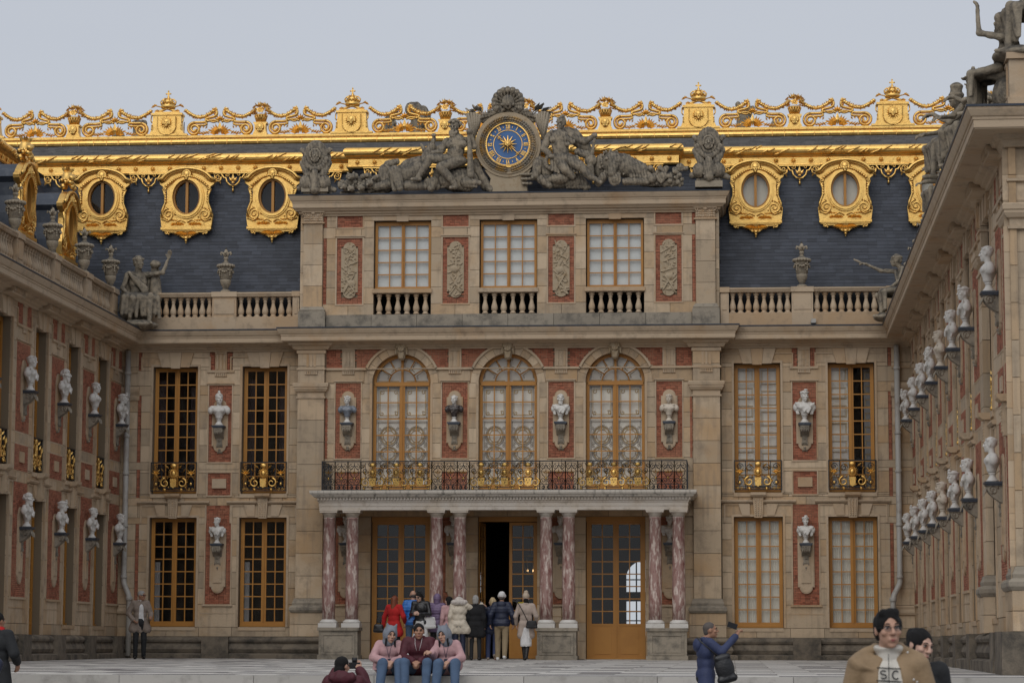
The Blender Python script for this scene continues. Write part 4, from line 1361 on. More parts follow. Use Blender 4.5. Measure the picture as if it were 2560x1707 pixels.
ME_PED = b.mesh('pedestal', 'limestone_grey')
for x in (-4.18, -1.39, 1.42, 4.22):
    link('pedestal', ME_PED, palace, (x, YP, .05))
b = MB()
for x0, x1, y0, y1 in ((-4.72, 4.76, YP - .2, YP + .2), (-4.72, -4.32, YP + .2, YC), (4.36, 4.76, YP + .2, YC)):
    b.box(x0, x1, y0, y1, 3.85, 3.95); b.box(x0 - .012, x1 + .012, y0 - .012, y1 + .012, 3.95, 4.05); b.box(x0 - .03, x1 + .03, y0 - .03, y1 + .03, 4.05, 4.09)
b.build('architrave', 'portico_stone', palace)
b = MB()
b.box(-4.78, 4.82, YP - .24, YC, 4.09, 4.105)
x = -4.76
while x < 4.80:
    b.box(x, x + .045, YP - .29, YP - .2, 4.105, 4.165); x += .083
b.box(-4.76, 4.80, YP - .235, YC, 4.105, 4.165)
b.build('dentil_course', 'portico_stone', palace)
b = MB(); b.mould([(0, 4.165), (.10, 4.165), (.16, 4.20), (.17, 4.23), (.21, 4.25), (.23, 4.29), (.23, 4.345), (0, 4.36)], [(-4.72, YC), (-4.72, YP - .2), (4.76, YP - .2), (4.76, YC)])
b.box(-4.72, 4.76, YP - .2, YC, 4.17, 4.35)
b.build('balcony_slab', 'streaked_stone', palace)
b = MB(); b.box(-4.3, 4.35, YP + .2, YC, 4.0, 4.02); b.build('portico_ceiling', 'limestone', palace)
# railing: iron scrollwork with gilded suns, crests and foliage
ir, go, gd = MB(), MB(), MB()
zr, hr = 4.365, .76
yR = YP - .06
ir.box(-4.68, 4.74, yR - .022, yR + .022, zr + hr - .03, zr + hr); ir.box(-4.68, 4.74, yR - .014, yR + .014, zr, zr + .022); ir.box(-4.68, 4.74, yR - .008, yR + .008, zr + hr - .07, zr + hr - .06)
segs = []
xs = [-4.68]
for wd in (.42, .42, .42, 2.30, .40, .42, .40, 2.26, .40, .42, .40, 2.30, .38, .40, .40):
    segs.append((xs[-1], xs[-1] + wd)); xs.append(xs[-1] + wd)
sc_ = (4.74 + 4.68) / (xs[-1] + 4.68)
segs = [(-4.68 + (a + 4.68) * sc_, -4.68 + (e + 4.68) * sc_) for a, e in segs]
for a, e in segs:
    for x in (a, e):
        ir.box(x - .013, x + .013, yR - .015, yR + .015, zr, zr + hr)
    w = e - a; c = (a + e) / 2
    if w < 1:
        for s in (-1, 1):
            ir.tube(spiral(c + s * w * .22, zr + .60, .075, .012, PI / 2, -s * 1.4, 16, yR), .0095, 4)
            ir.tube(spiral(c + s * w * .22, zr + .24, .08, .012, -PI / 2, s * 1.4, 16, yR), .0095, 4)
            ir.tube([(c, yR, zr + .30), (c + s * .10, yR, zr + .40), (c + s * .12, yR, zr + .50), (c + s * .04, yR, zr + .58), (c, yR, zr + .66)], .009, 4)
            ir.tube(spiral(c + s * w * .23, zr + .07, .05, .015, PI / 2, s * 1.5, 14, yR), .011, 4)
        ir.box(c - .006, c + .006, yR - .008, yR + .008, zr + .14, zr + hr - .05)
        ir.box(a, e, yR - .008, yR + .008, zr + .135, zr + .15)
        for k in range(3):
            gd.leaf((c, yR - .02, zr + .42), (math.cos(PI * (.2 + .3 * k)), -.1, math.sin(PI * (.2 + .3 * k))), .016, .12, (0, 1, 0), .01)
        gd.ball((c, yR - .015, zr + .30), (.022, .015, .04), 6, 4)
    else:
        n3 = 3
        for k in range(n3):
            m = a + w * (k + .5) / n3
            G_ = go if (segs.index((a, e)) > 8 and k == 1 or (segs.index((a, e)) in (6, 7) and k == 2)) else gd
            G_.ball((m, yR - .03, zr + .44), (.06, .03, .07), 10, 8)
            for j in range(14):
                t = 2 * PI * j / 14
                G_.ball((m + .078 * math.cos(t), yR - .03, zr + .44 + .088 * math.sin(t)), (.02, .018, .02), 5, 4)
            for j in (-1, 1):
                ir.ball((m + j * .022, yR - .058, zr + .455), (.010, .006, .007), 5, 4)
            ir.ball((m, yR - .058, zr + .41), (.016, .006, .006), 5, 4)
            for j in range(16):
                t = 2 * PI * j / 16
                G_.cone((m + .10 * math.cos(t), yR - .03, zr + .44 + .11 * math.sin(t)), (m + .145 * math.cos(t), yR - .03, zr + .44 + .155 * math.sin(t)), .014, .003, 4)
            G_.prism([(m - .09, zr + .31), (m + .09, zr + .31), (m + .08, zr + .13), (m + .03, zr + .115), (m, zr + .09), (m - .03, zr + .115), (m - .08, zr + .13)], yR - .05, yR - .02)
            for fx, fz in ((-.035, .26), (.035, .26), (0, .19)):
                ir.ball((m + fx, yR - .052, zr + fz), (.012, .006, .02), 5, 4)
            gd.lathe([(.06, 0), (.07, .025), (.08, .06), (.045, .09), (.012, .105)], m, yR - .02, zr + .60, 10, True, 1, .4)
            ir.tube(spiral(m - .06, zr + .66, .06, .012, PI / 2, 1.3, 12, yR), .009, 4); ir.tube(spiral(m + .06, zr + .66, .06, .012, PI / 2, -1.3, 12, yR), .009, 4)
            for s in (-1, 1):
                u = m + s * w / n3 * .31
                G_.tube(spiral(u, zr + .20, .115, .02, PI / 2, -s * 1.4, 20, yR - .02), [.022 - .0006 * i for i in range(21)], 5, .6)
                for q in range(6):
                    t = PI * (.1 + .32 * q)
                    G_.leaf((u + .10 * math.cos(t), yR - .02, zr + .20 + .10 * math.sin(t)), (math.cos(t), -.2, math.sin(t)), .02, .06, (0, 1, 0), .012)
                ir.tube(spiral(u, zr + .50, .085, .012, 0 if s < 0 else PI, s * 1.5, 18, yR), .0105, 4)
                ir.tube(spiral(u + s * .06, zr + .62, .06, .012, -PI / 2, s * 1.4, 14, yR), .010, 4); ir.tube(spiral(u - s * .10, zr + .30, .06, .012, PI / 2, s * 1.4, 14, yR), .010, 4)
                ir.box(u - .007, u + .007, yR - .008, yR + .008, zr + .03, zr + hr - .05)
                gd.leaf((u - s * .02, yR - .02, zr + .38), (s * .5, -.1, .9), .025, .14, (0, 1, 0), .015)
                gd.leaf((u + s * .05, yR - .02, zr + .56), (-s * .3, -.1, .9), .018, .12, (0, 1, 0), .015)
                G_.ball((m + s * w / n3 * .36, yR - .04, zr + .035), .036, 8, 6)
            ir.box(m - w / n3 * .40, m + w / n3 * .40, yR - .025, yR + .01, zr + .065, zr + .085)
for x in (-4.68, 4.74):
    ir.box(x - .012, x + .012, yR, YC, zr + hr - .03, zr + hr); ir.box(x - .012, x + .012, yR, YC, zr, zr + .022)
    y = yR + .14
    while y < YC - .05:
        ir.box(x - .008, x + .008, y - .008, y + .008, zr, zr + hr); y += .14
rl = ir.build('balcony_railing', 'iron', palace)
go.build('gilded_ornament', 'gold', rl); gd.build('worn_gilding', 'gold_dull', rl)
mat('joint_shade_black', (0.012, 0.013, 0.016), 0.9)  # near-black backing for slate joints, and for shade put behind the balusters
# ================================================================== balustrades of the side bays
def balustrade(root, x0, x1, posts, y=-.15, sy=1.0):
    """stone balustrade from x0 to x1 with pedestals (a, b)"""
    m = MB()
    m.box(x0, x1, y - .16, y + .16, 8.74, 9.10); m.box(x0, x1, y - .13, y + .13, 9.10, 9.125)
    m.mould([(0, 9.665), (.12, 9.665), (.14, 9.69), (.15, 9.72), (.17, 9.745), (.17, 9.785), (0, 9.80)], [(x0, y), (x1, y)])
    m.mould([(0, 9.665), (.12, 9.665), (.17, 9.745), (.17, 9.785), (0, 9.80)], [(x1, y), (x0, y)])
    for a, e in posts:
        m.box(a, e, y - .15, y + .15, 9.10, 9.665); m.box(a - .02, e + .02, y - .19, y + .19, 9.665, 9.80)
        m.box(a + .05, e - .05, y - .165, y - .14, 9.2, 9.6); m.box(a, e, y - .17, y + .17, 8.76, 9.12)
    m.build('balustrade', 'limestone_trim', root)
    ed = sorted([x0, x1] + [v for p in posts for v in p])
    for a, e in zip(ed, ed[1:]):
        if any(p[0] - 1e-3 <= a and e <= p[1] + 1e-3 for p in posts) or e - a < .3: continue
        n = max(2, round((e - a) / .207))
        for k in range(n):
            link('baluster', ME_BAL, root, (a + (e - a) * (k + .5) / n, y, 9.125), None, (1, 1, 1))
balustrade(palace, -10.4, -5.62, [(-10.4, -9.56), (-7.98, -7.33), (-5.80, -5.62)])
balustrade(palace, 5.62, 10.4, [(5.62, 5.84), (7.49, 8.05), (9.98, 10.4)])
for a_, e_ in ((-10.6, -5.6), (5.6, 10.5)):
    gt = MB(); gt.box(a_, e_, .20, .38, 8.7, 9.72); gt.build('balustrade_shade_board', 'joint_shade_black', palace)  # near-black board stands in for the shade behind the balusters

# ================================================================== slate roof
SL = Pieces('roof_slate', 'roof_slates', 'slate', palace)
def mansard(P, root, x0, x1, ya, za, yb, zb, skip=None):
    """rows of overlapping slates on the steep roof"""
    n = int((zb - za) / .097)
    dy = (yb - ya) / n; dz = (zb - za) / n
    out = []
    for r in range(n):
        x = x0 - (r % 2) * .13 - random.uniform(0, .05)
        while x < x1:
            w = .26 * random.uniform(.85, 1.15)
            a, e = max(x, x0), min(x + w, x1)
            x += w
            if e - a < .04: continue
            z = za + r * dz; y = ya + r * dy
            if skip and skip((a + e) / 2, z): continue
            out.append((a + .0012, e - .0012, y - .016 - random.uniform(0, .004), y + .04, z + .010, z + dz))
    return out
RYA, RZA, RYB, RZB = .36, 8.75, 1.62, 13.42
vis = mansard(SL, palace, -16.0, 14.0, RYA, RZA, RYB, RZB, lambda x, z: abs(x) < 5.5 and z < 12.3)
for q in vis:
    SL.add(*q, w=2.0 if (-10 < q[0] < 10 and 9.8 < q[4] < 11.8) else 1.0)
rf = MB()
rf.add([(-19, RYA + .03, RZA), (16, RYA + .03, RZA), (16, RYB + .03, RZB), (-16, RYB + .03, RZB)], [(0, 1, 2, 3)])
rf.add([(-19, 1.55, 13.90), (16, 1.55, 13.90), (16, 3.65, 14.60), (-16, 3.65, 14.60)], [(0, 1, 2, 3)])
rf.add([(-19, 3.65, 14.60), (16, 3.65, 14.60), (16, 5.2, 14.6), (-16, 5.2, 14.6)], [(0, 1, 2, 3)])
rf.add([(-19, 5.2, 14.6), (16, 5.2, 14.6), (16, 9.3, 8.7), (-16, 9.3, 8.7)], [(0, 1, 2, 3)])
rf.add([(-5.5, 2.5, 12.38), (5.5, 2.5, 12.38), (5.5, 0, 12.38), (-5.5, 0, 12.38)], [(0, 1, 2, 3)])
rf.build('roof', 'joint_shade_black', palace)
US = Pieces('upper_slate', 'upper_slates', 'slate_grey', palace)
for r in range(9):
    t0, t1 = r / 9, (r + 1) / 9
    x = -18 - (r % 2) * .15
    y, z = 1.55 + 2.1 * t0, 13.905 + .7 * t0
    while x < 14:
        w = random.uniform(.24, .36)
        US.L.append((0.01, x + .003, x + w - .003, y, y + .25, z, z + .035)); x += w
# rear walls so that the block stands by itself
rw = MB(); rw.box(-16, 16, 9.3, 9.6, -1, 8.7)
wall_holes(-16, 16, 0, 0.01, 9.28, .01, [], rw)
rwb = MB()
wall_holes(-16, 16, -1, 8.7, 9.35, -.3, [(wx - wr, wx + wr, .7, 3.0)], rwb)
rwb.build('rear_wall', 'limestone', palace)

# gilded lead: frieze with rosettes, leafy roll, ridge band
def frieze(root, x0, x1, y, tag_='gilded_frieze', ends=False):
    m = MB()
    p = [(x0, y), (x1, y)] if not ends else [(x0, y + .6), (x0, y), (x1, y), (x1, y + .6)]
    m.mould([(0, 13.34), (.05, 13.35), (.07, 13.39), (.03, 13.40), (.02, 13.42), (.02, 13.60), (.06, 13.62), (.09, 13.66), (.0, 13.67)], p)
    r = MB(); r.mould([(.13 * math.sin(a) + .02, 13.79 - .135 * math.cos(a)) for a in [PI * i / 8 for i in range(9)]], p)
    n = int((x1 - x0) / .30)
    rnd = random.Random(12)
    for k in range(n * 2):                     # raised acanthus winding over the roll
        x = x0 + (x1 - x0) * (k + .5) / (n * 2)
        if (k // 6) % 3 == 0 and k % 6 < 4: continue
        L = rnd.uniform(.16, .34); t0 = rnd.uniform(-1.2, .2); t1 = t0 + rnd.uniform(.5, 1.3)
        r.tube([(x + L * i / 4, y - .02 - .145 * math.cos(t0 + (t1 - t0) * i / 4) - .005, 13.79 + .14 * math.sin(t0 + (t1 - t0) * i / 4)) for i in range(5)], [.012, .026, .028, .022, .006], 5)
    o = m.build(tag_, 'gold', root)
    r.build('leafy_roll', 'gold', o)
    b = MB()
    for j in range(8):
        a = 2 * PI * j / 8
        b.leaf((0, 0, 0), (math.cos(a), -.3, math.sin(a)), .022, .085, (0, 1, 0), .012)
    b.ball((0, -.02, 0), .03, 6, 4)
    me = frieze.me = getattr(frieze, 'me', None) or b.mesh('rosette', 'gold')
    n = int((x1 - x0) / .47)
    for k in range(n):
        link('rosette', me, o, (x0 + (x1 - x0) * (k + .5) / n, y - .025, 13.51))
    return o
frieze(palace, -18.5, -4.55, 1.50); frieze(palace, 4.55, 14, 1.50)
frieze(palace, -4.5, 4.5, .95, ends=True)
m = MB()
m.mould([(0, 14.56), (.05, 14.57), (.10, 14.60), (.12, 14.66), (.10, 14.72), (.04, 14.75), (.04, 14.77), (.10, 14.78), (.10, 14.85), (0, 14.86)], [(-19, 3.55), (14.5, 3.55)])
x = -18.9
while x < 14.4:
    m.box(x, x + .012, 3.425, 3.55, 14.59, 14.74); x += random.uniform(.33, .5)
band = m.build('ridge_band', 'gold', palace)

# hanging gilt lambrequins between the dormers
b = MB()
for s in (-1, 1):
    b.tube([(s * .52, 0, .33), (s * .50, 0, .20), (s * .42, 0, .14), (s * .34, 0, .18), (s * .33, 0, .28)], .022, 5)
    b.tube([(s * .33, 0, .36), (s * .26, 0, .24), (s * .20, 0, .24), (s * .17, 0, .12), (s * .09, 0, .04), (0, 0, .01)], .028, 5)
    b.tube(spiral(s * .42, .27, .08, .02, 0, s * 1.3, 14), .018, 4)
    b.leaf((s * .46, 0, .20), (s * .4, -.2, -1), .04, .14, (1, 0, 0), .02); b.leaf((s * .38, 0, .16), (-s * .4, -.2, -1), .03, .12, (1, 0, 0), .02)
    b.leaf((s * .02, 0, .12), (s * .55, -.2, .8), .035, .17, (1, 0, 0), .02)
    b.tube(spiral(s * .15, .33, .06, .015, PI, -s * 1.2, 12), .014, 4)
b.leaf((0, -.01, .10), (0, -.1, 1), .045, .26, (1, 0, 0), .02)
b.ball((0, -.01, .10), (.05, .03, .03), 8, 5); b.ball((0, 0, -.02), .028, 6, 5); b.lathe([(.012, -.04), (.04, -.15)], n=8)
b.box(-.55, .55, -.01, .02, .36, .39)
ME_LAMB = b.mesh('lambrequin', 'gold')

# ------------------------------------------------------------------ gilded oval dormers
def polar_outline(pts, n=96):
    """resample a star-shaped outline about the origin"""
    P = [(math.atan2(z, x), math.hypot(x, z), x, z) for x, z in pts]
    out = []
    for i in range(n):
        a = -PI + 2 * PI * i / n
        d = (math.cos(a), math.sin(a)); best = None
        for (x0, z0), (x1, z1) in zip(pts, pts[1:] + pts[:1]):
            ex, ez = x1 - x0, z1 - z0
            den = d[0] * ez - d[1] * ex
            if abs(den) < 1e-9: continue
            t = (x0 * ez - z0 * ex) / den
            u = (x0 * d[1] - z0 * d[0]) / den
            if t > 0 and -1e-6 <= u <= 1 + 1e-6: best = t if best is None else max(best, t)
        out.append((d[0] * best, d[1] * best))
    return out
half = [(0, -.84), (.30, -.84), (.69, -.84), (.71, -.66), (.73, -.50), (.70, -.38), (.62, -.24), (.56, -.05), (.55, .12), (.58, .27), (.66, .30), (.75, .36), (.77, .47), (.66, .50), (.56, .60), (.40, .72), (.22, .80), (0, .83)]
DOUT = polar_outline(half + [(-x, z) for x, z in half[-2:0:-1]])
def oval(rx, rz, n=96):
    o = []
    for i in range(n):
        a = -PI + 2 * PI * i / n
        r = 1 / math.sqrt((math.cos(a) / rx) ** 2 + (math.sin(a) / rz) ** 2)
        o.append((r * math.cos(a), r * math.sin(a)))
    return o
def dormer_template():
    b = MB()
    b.ring(DOUT, oval(.385, .485), -.10, .06)
    b.ring(oval(.485, .59), oval(.44, .54), -.15, -.09); b.ring(oval(.445, .55), oval(.385, .485), -.19, -.05)
    # arched pediment
    for rr, d, t in ((1.0, -.22, .045), (.93, -.17, .035), (.87, -.13, .025)):
        pt = []
        for i in range(25):
            a = PI * i / 24
            x = .72 * math.cos(a); z = .30 + .50 * max(0, math.sin(a)) ** .8
            pt.append((x * (rr if rr < 1 else 1.0), d + .04, z * rr + (1 - rr) * .12))
        pt = [(.80 * rr, d + .04, .42 * rr + .05)] + [p for p in pt if p[2] > .44 * rr + .05] + [(-.80 * rr, d + .04, .42 * rr + .05)]
        b.tube(pt, t, 6)
    for s in (-1, 1):
        b.tube(spiral(s * .50, -.47, .17, .02, PI / 2, -s * 1.9, 34, -.13), .022, 5)
        b.tube([(s * .66, -.11, .24), (s * .60, -.12, .05), (s * .60, -.12, -.15), (s * .68, -.12, -.36), (s * .69, -.12, -.55)], [.04, .035, .03, .035, .03], 5)
        b.tube([(s * .69, -.12, -.60), (s * .52, -.14, -.66), (s * .40, -.14, -.58)], .022, 5)
        b.tube(spiral(s * .62, .26, .06, .012, PI / 2, s * 1.4, 12, -.14), .022, 5)
        for k in range(5):
            b.ball((s * (.60 - .004 * k), -.13, .16 - .07 * k), (.034, .03, .036), 6, 4)
        for k in range(9):
            t = k / 8
            b.ball((s * (.14 + .42 * t), -.16, .57 - .25 * t ** 1.6), (.042, .035, .04), 6, 4)
        for k in range(6):
            b.leaf((s * (.2 + .06 * k), -.12, -.66 + .012 * k), (s, -.15, .5 - .2 * k), .02, .09, (0, 1, 0), .015)
        for k in range(5):
            b.leaf((s * .10, -.10, .52), (s * math.cos(k * .45), -.3, math.sin(k * .45)), .03, .14, (0, 1, 0), .02)
    for s in (-1, 1):                       # leaf scrolls under the oval
        for k in range(9):
            b.leaf((s * (.05 + .035 * k), -.11, -.76 + .02 * (k % 2)), (s, -.2, .45 - .15 * (k % 3)), .028, .13, (0, 1, 0), .03)
        b.tube([(s * .03, -.12, -.70), (s * .16, -.14, -.62), (s * .30, -.12, -.70), (s * .40, -.12, -.74)], .018, 5)
        for k in range(7):
            b.leaf((s * .50 + .15 * math.cos(k * .9), -.12, -.47 + .15 * math.sin(k * .9)), (math.cos(k * .9), -.3, math.sin(k * .9)), .022, .07, (0, 1, 0), .015)
    b.box(-.70, .70, -.17, .03, -.90, -.83); b.box(-.66, .66, -.14, .03, -.93, -.90)
    # shell-shaped apron below
    ap = [(-.64, -.92), (-.50, -.97), (-.34, -.97), (-.20, -1.04), (-.10, -1.12), (0, -1.14), (.10, -1.12), (.20, -1.04), (.34, -.97), (.50, -.97), (.64, -.92)]
    b.prism(ap[::-1], -.10, .03)
    for k in range(11):
        t = -1 + 2 * k / 10
        b.leaf((t * .10, -.10, -.93), (t * 1.5, -.2, -.55 - .4 * (1 - abs(t))), .03, .2 + .1 * abs(t), (0, 1, 0), .03)
    for s in (-1, 1):
        b.tube(spiral(s * .54, -.97, .055, .012, PI / 2, -s * 1.4, 14, -.11), .024, 5)
        b.ball((s * .48, -.12, -1.02), (.03, .025, .03), 6, 4)
    b.ball((0, -.12, -1.13), (.07, .05, .06), 8, 6); b.ball((0, -.11, -1.20), (.045, .04, .05), 8, 6); b.ball((0, -.10, -1.26), (.02, .02, .03), 6, 4)
    root = b.build('dormer_window', 'gold', palace)
    s_ = MB(); s_.ring(oval(.39, .49), oval(.335, .435), -.10, .03); s_.box(-.035, .035, -.09, .02, -.46, .46); s_.build('sash', 'ochre_paint', root)
    for s in (-1, 1):
        q = MB(); hp = [p for p in oval(.35, .45) if p[0] * s > .02]
        hp = sorted(hp, key=lambda p: math.atan2(p[1], p[0] * s) * s)
        q.prism(hp, .0, .005); q.build('pane', 'glass', root)
    # carved head above the oval
    k = carved('carved_head', face_prims(.135), 'gold', h=.010, k=.012)
    link('carved_head', k, root, (0, -.15, .60))
    # lead-covered cheeks and barrel roof running back into the slope
    c = MB()
    pr_ = [(x * .93, z) for x, z in [(-.70, -.85), (.70, -.85), (.66, -.4), (.58, .0), (.58, .3), (.70, .42), (.56, .58), (.3, .76), (0, .81), (-.3, .76), (-.56, .58), (-.70, .42), (-.58, .3), (-.58, 0), (-.66, -.4)]]
    n = len(pr_)
    c.add([(x, .05, z) for x, z in pr_] + [(x, 1.15, z) for x, z in pr_], [(i, n + i, n + (i + 1) % n, (i + 1) % n) for i in range(n)], False)
    c.build('dormer_cheeks', 'lead', root)
    bk = MB(); bk.add([(x, .22, z) for x, z in oval(.42, .52, 24)], [tuple(range(24))]); bk.build('room_interior', 'room_dark', root)
    return root
def face_prims(R, beard=False, hair='curls', y0=0.0):
    """a face in high relief looking towards -y; R is half the head height"""
    u = R
    P = [('e', (0, 0, .1 * u), (.72 * u, .62 * u, .95 * u)), ('e', (0, -.14 * u, -.45 * u), (.50 * u, .50 * u, .52 * u)),
         ('c', (0, -.62 * u, .22 * u), (0, -.80 * u, -.14 * u), .09 * u, .15 * u), ('c', (-.34 * u, -.52 * u, .28 * u), (.34 * u, -.52 * u, .28 * u), .10 * u, .10 * u),
         ('e', (-.33 * u, -.42 * u, -.18 * u), (.2 * u, .2 * u, .2 * u)), ('e', (.33 * u, -.42 * u, -.18 * u), (.2 * u, .2 * u, .2 * u)),
         ('c', (-.15 * u, -.60 * u, -.42 * u), (.15 * u, -.60 * u, -.42 * u), .07 * u, .07 * u), ('e', (0, -.52 * u, -.78 * u), (.2 * u, .16 * u, .15 * u)),
         ('-e', (-.29 * u, -.68 * u, .10 * u), (.14 * u, .10 * u, .09 * u)), ('-e', (.29 * u, -.68 * u, .10 * u), (.14 * u, .10 * u, .09 * u))]
    if hair == 'curls':
        for i in range(13):
            a = PI * (-.12 + 1.24 * i / 12)
            P.append(('e', (.82 * u * math.cos(a), -.18 * u, .15 * u + .92 * u * math.sin(a)), (.22 * u, .26 * u, .22 * u)))
            P.append(('e', (.95 * u * math.cos(a), .08 * u, .1 * u + 1.02 * u * math.sin(a)), (.24 * u, .26 * u, .24 * u)))
    if beard:
        for i in range(9):
            a = PI * (1.08 + .84 * i / 8)
            P.append(('e', (.56 * u * math.cos(a), -.32 * u, -.45 * u + .55 * u * math.sin(a)), (.17 * u, .2 * u, .2 * u)))
    return P
dm = dormer_template()
dm.location = (-11.36, 1.02, 12.60)
DORM = [dm]
for x in (-8.99, -6.60, 6.58, 8.98, 11.36):
    DORM.append(dup(dm, palace, (x, 1.02, 12.60)))
for i, d in enumerate(DORM):
    if i >= 3:
        bl = MB(); bl.add([(x, .10, z) for x, z in oval(.37, .47, 32)], [tuple(range(32))]); bl.build('white_blind', 'shutter_grey' if 0 else 'curtain', d)
for x in (-12.6, -10.17, -7.80, 5.35, 7.78, 10.17, -5.3):
    link('lambrequin', ME_LAMB, palace, (x, 1.38, 12.98))
for x in (-3.55, 3.55, -2.2, 2.2):
    link('lambrequin', ME_LAMB, palace, (x, .9, 12.98))

# ------------------------------------------------------------------ gilded ridge cresting
def crest_pedestal():
    b = MB()
    b.prism([(-.56, 0), (.56, 0), (.50, .05), (.44, .20), (.41, .45), (.41, .62), (-.41, .62), (-.41, .45), (-.44, .20), (-.50, .05)], -.16, .16)
    b.box(-.45, .45, -.2, .2, .60, .66); b.box(-.36, .36, -.17, .17, .66, .70); b.box(-.60, .60, -.2, .2, 0, .05)
    b.prism([(x, z + .30) for x, z in [(-.26, .25), (-.26, .0)] + [(.26 * math.cos(a), -.02 + .24 * math.sin(a)) for a in [PI + PI * i / 10 for i in range(11)]] + [(.26, .25)]], -.20, -.15)
    for s in (-1, 1):
        b.tube([(s * .26, -.20, .55), (s * .26, -.20, .28)] + [(s * .26 * math.cos(a), -.20, .28 - .26 * math.sin(a)) for a in [PI / 2 * i / 6 for i in range(7)]], .02, 5)
        b.tube([(s * .46, -.1, .60), (s * .47, -.14, .45), (s * .43, -.16, .38)], .02, 5)
        b.ball((s * .43, -.18, .30), .025, 6, 4); b.cone((s * .43, -.18, .28), (s * .43, -.18, .18), .012, .03, 6)
    for k in range(16):
        a = 2 * PI * k / 16
        b.cone((.12 * math.cos(a), -.20, .36 + .12 * math.sin(a)), (.22 * math.cos(a), -.19, .36 + .22 * math.sin(a)), .022, .004, 4)
    root = b.build('crest_pedestal', 'gold', palace)
    link('sun_face', carved('sun_face', face_prims(.125), 'gold', h=.011, k=.012), root, (0, -.20, .36))
    c = MB()
    for s in (-1, 1):
        c.tube([(-s * .30, -.05, .73), (0, -.12, .80), (s * .36, -.05, .90)], [.02, .028, .014], 6)
        for k in range(4):
            c.leaf((s * (.30 + .03 * k), -.05, .88 + .01 * k), (s, -.2, .6 - .5 * k), .03, .13, (0, 1, 0), .02)
        c.tube([(s * .05, -.1, .78), (s * .2, -.12, .73), (s * .33, -.08, .72)], [.03, .04, .02], 6)
        c.leaf((s * .22, -.1, .74), (s, -.1, -.1), .05, .16, (0, 1, 0), .03)
    c.lathe([(.19, .82), (.21, .84), (.21, .90), (.195, .91), (.20, .94)], n=18)
    for k in range(12):
        a = 2 * PI * k / 12
        c.ball((.20 * math.cos(a), .20 * math.sin(a), .965), (.03, .03, .04), 6, 4)
        if k % 2 == 0:
            c.tube([(.20 * math.cos(a), .20 * math.sin(a), .93), (.225 * math.cos(a), .225 * math.sin(a), 1.02), (.16 * math.cos(a), .16 * math.sin(a), 1.09), (.03 * math.cos(a), .03 * math.sin(a), 1.10)], .022, 5)
    c.lathe([(.14, .94), (.17, 1.02), (.12, 1.08), (.02, 1.10)], n=14)
    c.lathe([(.05, 1.08), (.06, 1.11), (.03, 1.13), (.045, 1.16), (.02, 1.19)], n=8)
    c.box(-.018, .018, -.015, .015, 1.17, 1.33); c.box(-.06, .06, -.015, .015, 1.235, 1.27)
    for s in (-1, 1): c.ball((s * .06, 0, 1.253), .025, 6, 4)
    c.ball((0, 0, 1.33), .026, 6, 4)
    c.build('crown', 'gold', root)
    return root
def flower_basket():
    b = MB()
    b.box(-.20, .20, -.16, .16, 0, .05)
    b.prism([(-.20, .05), (.20, .05), (.16, .12), (.16, .30), (.19, .33), (.20, .37), (-.20, .37), (-.19, .33), (-.16, .30), (-.16, .12)], -.14, .14)
    root = b.build('crest_basket', 'gold', palace)
    link('carved_head', carved('satyr_head', face_prims(.11, True), 'gold', h=.012, k=.012), root, (0, -.15, .20))
    k = MB(); k.lathe([(.13, .37), (.17, .55), (.19, .58), (.18, .60)], n=14)
    for i in range(14):
        a = 2 * PI * i / 14
        k.tube([(.132 * math.cos(a), .132 * math.sin(a), .38), (.19 * math.cos(a + .5), .19 * math.sin(a + .5), .57)], .010, 4); k.tube([(.132 * math.cos(a), .132 * math.sin(a), .38), (.19 * math.cos(a - .5), .19 * math.sin(a - .5), .57)], .010, 4)
    k.build('basket', 'gold', root)
    rnd = random.Random(5)
    f = MB(); fl = [(0, -.15, .70, .12), (-.18, -.08, .72, .09), (.18, -.08, .74, .09), (-.08, -.05, .86, .09), (.10, -.04, .88, .09), (0, .05, .93, .07), (-.20, .04, .84, .07), (.21, .03, .86, .07), (0, .12, .78, .09)]
    for x, y, z, r in fl:
        d = Vector((x, y - .02, z - .62)).normalized()
        f.ball((x, y, z), r * .42, 6, 5)
        s1 = d.cross(Vector((0.3, 1, .2))).normalized(); s2 = d.cross(s1)
        for j in range(9):
            a = 2 * PI * j / 9
            f.leaf((x, y, z), s1 * math.cos(a) + s2 * math.sin(a) + d * .45, r * .30, r * 1.15, d, .015)
    for j in range(46):
        a = rnd.uniform(0, 2 * PI); e = rnd.uniform(-.25, 1.3)
        d = Vector((math.cos(a) * math.cos(e), math.sin(a) * math.cos(e) * .7, math.sin(e)))
        p = Vector((0, 0, .68)) + Vector((d.x * .17, d.y * .14, d.z * .17))
        f.leaf(p, d, .035, rnd.uniform(.10, .19), (d.y, -d.x, .3), .02)
    f.build('flowers', 'gold', root)
    return root
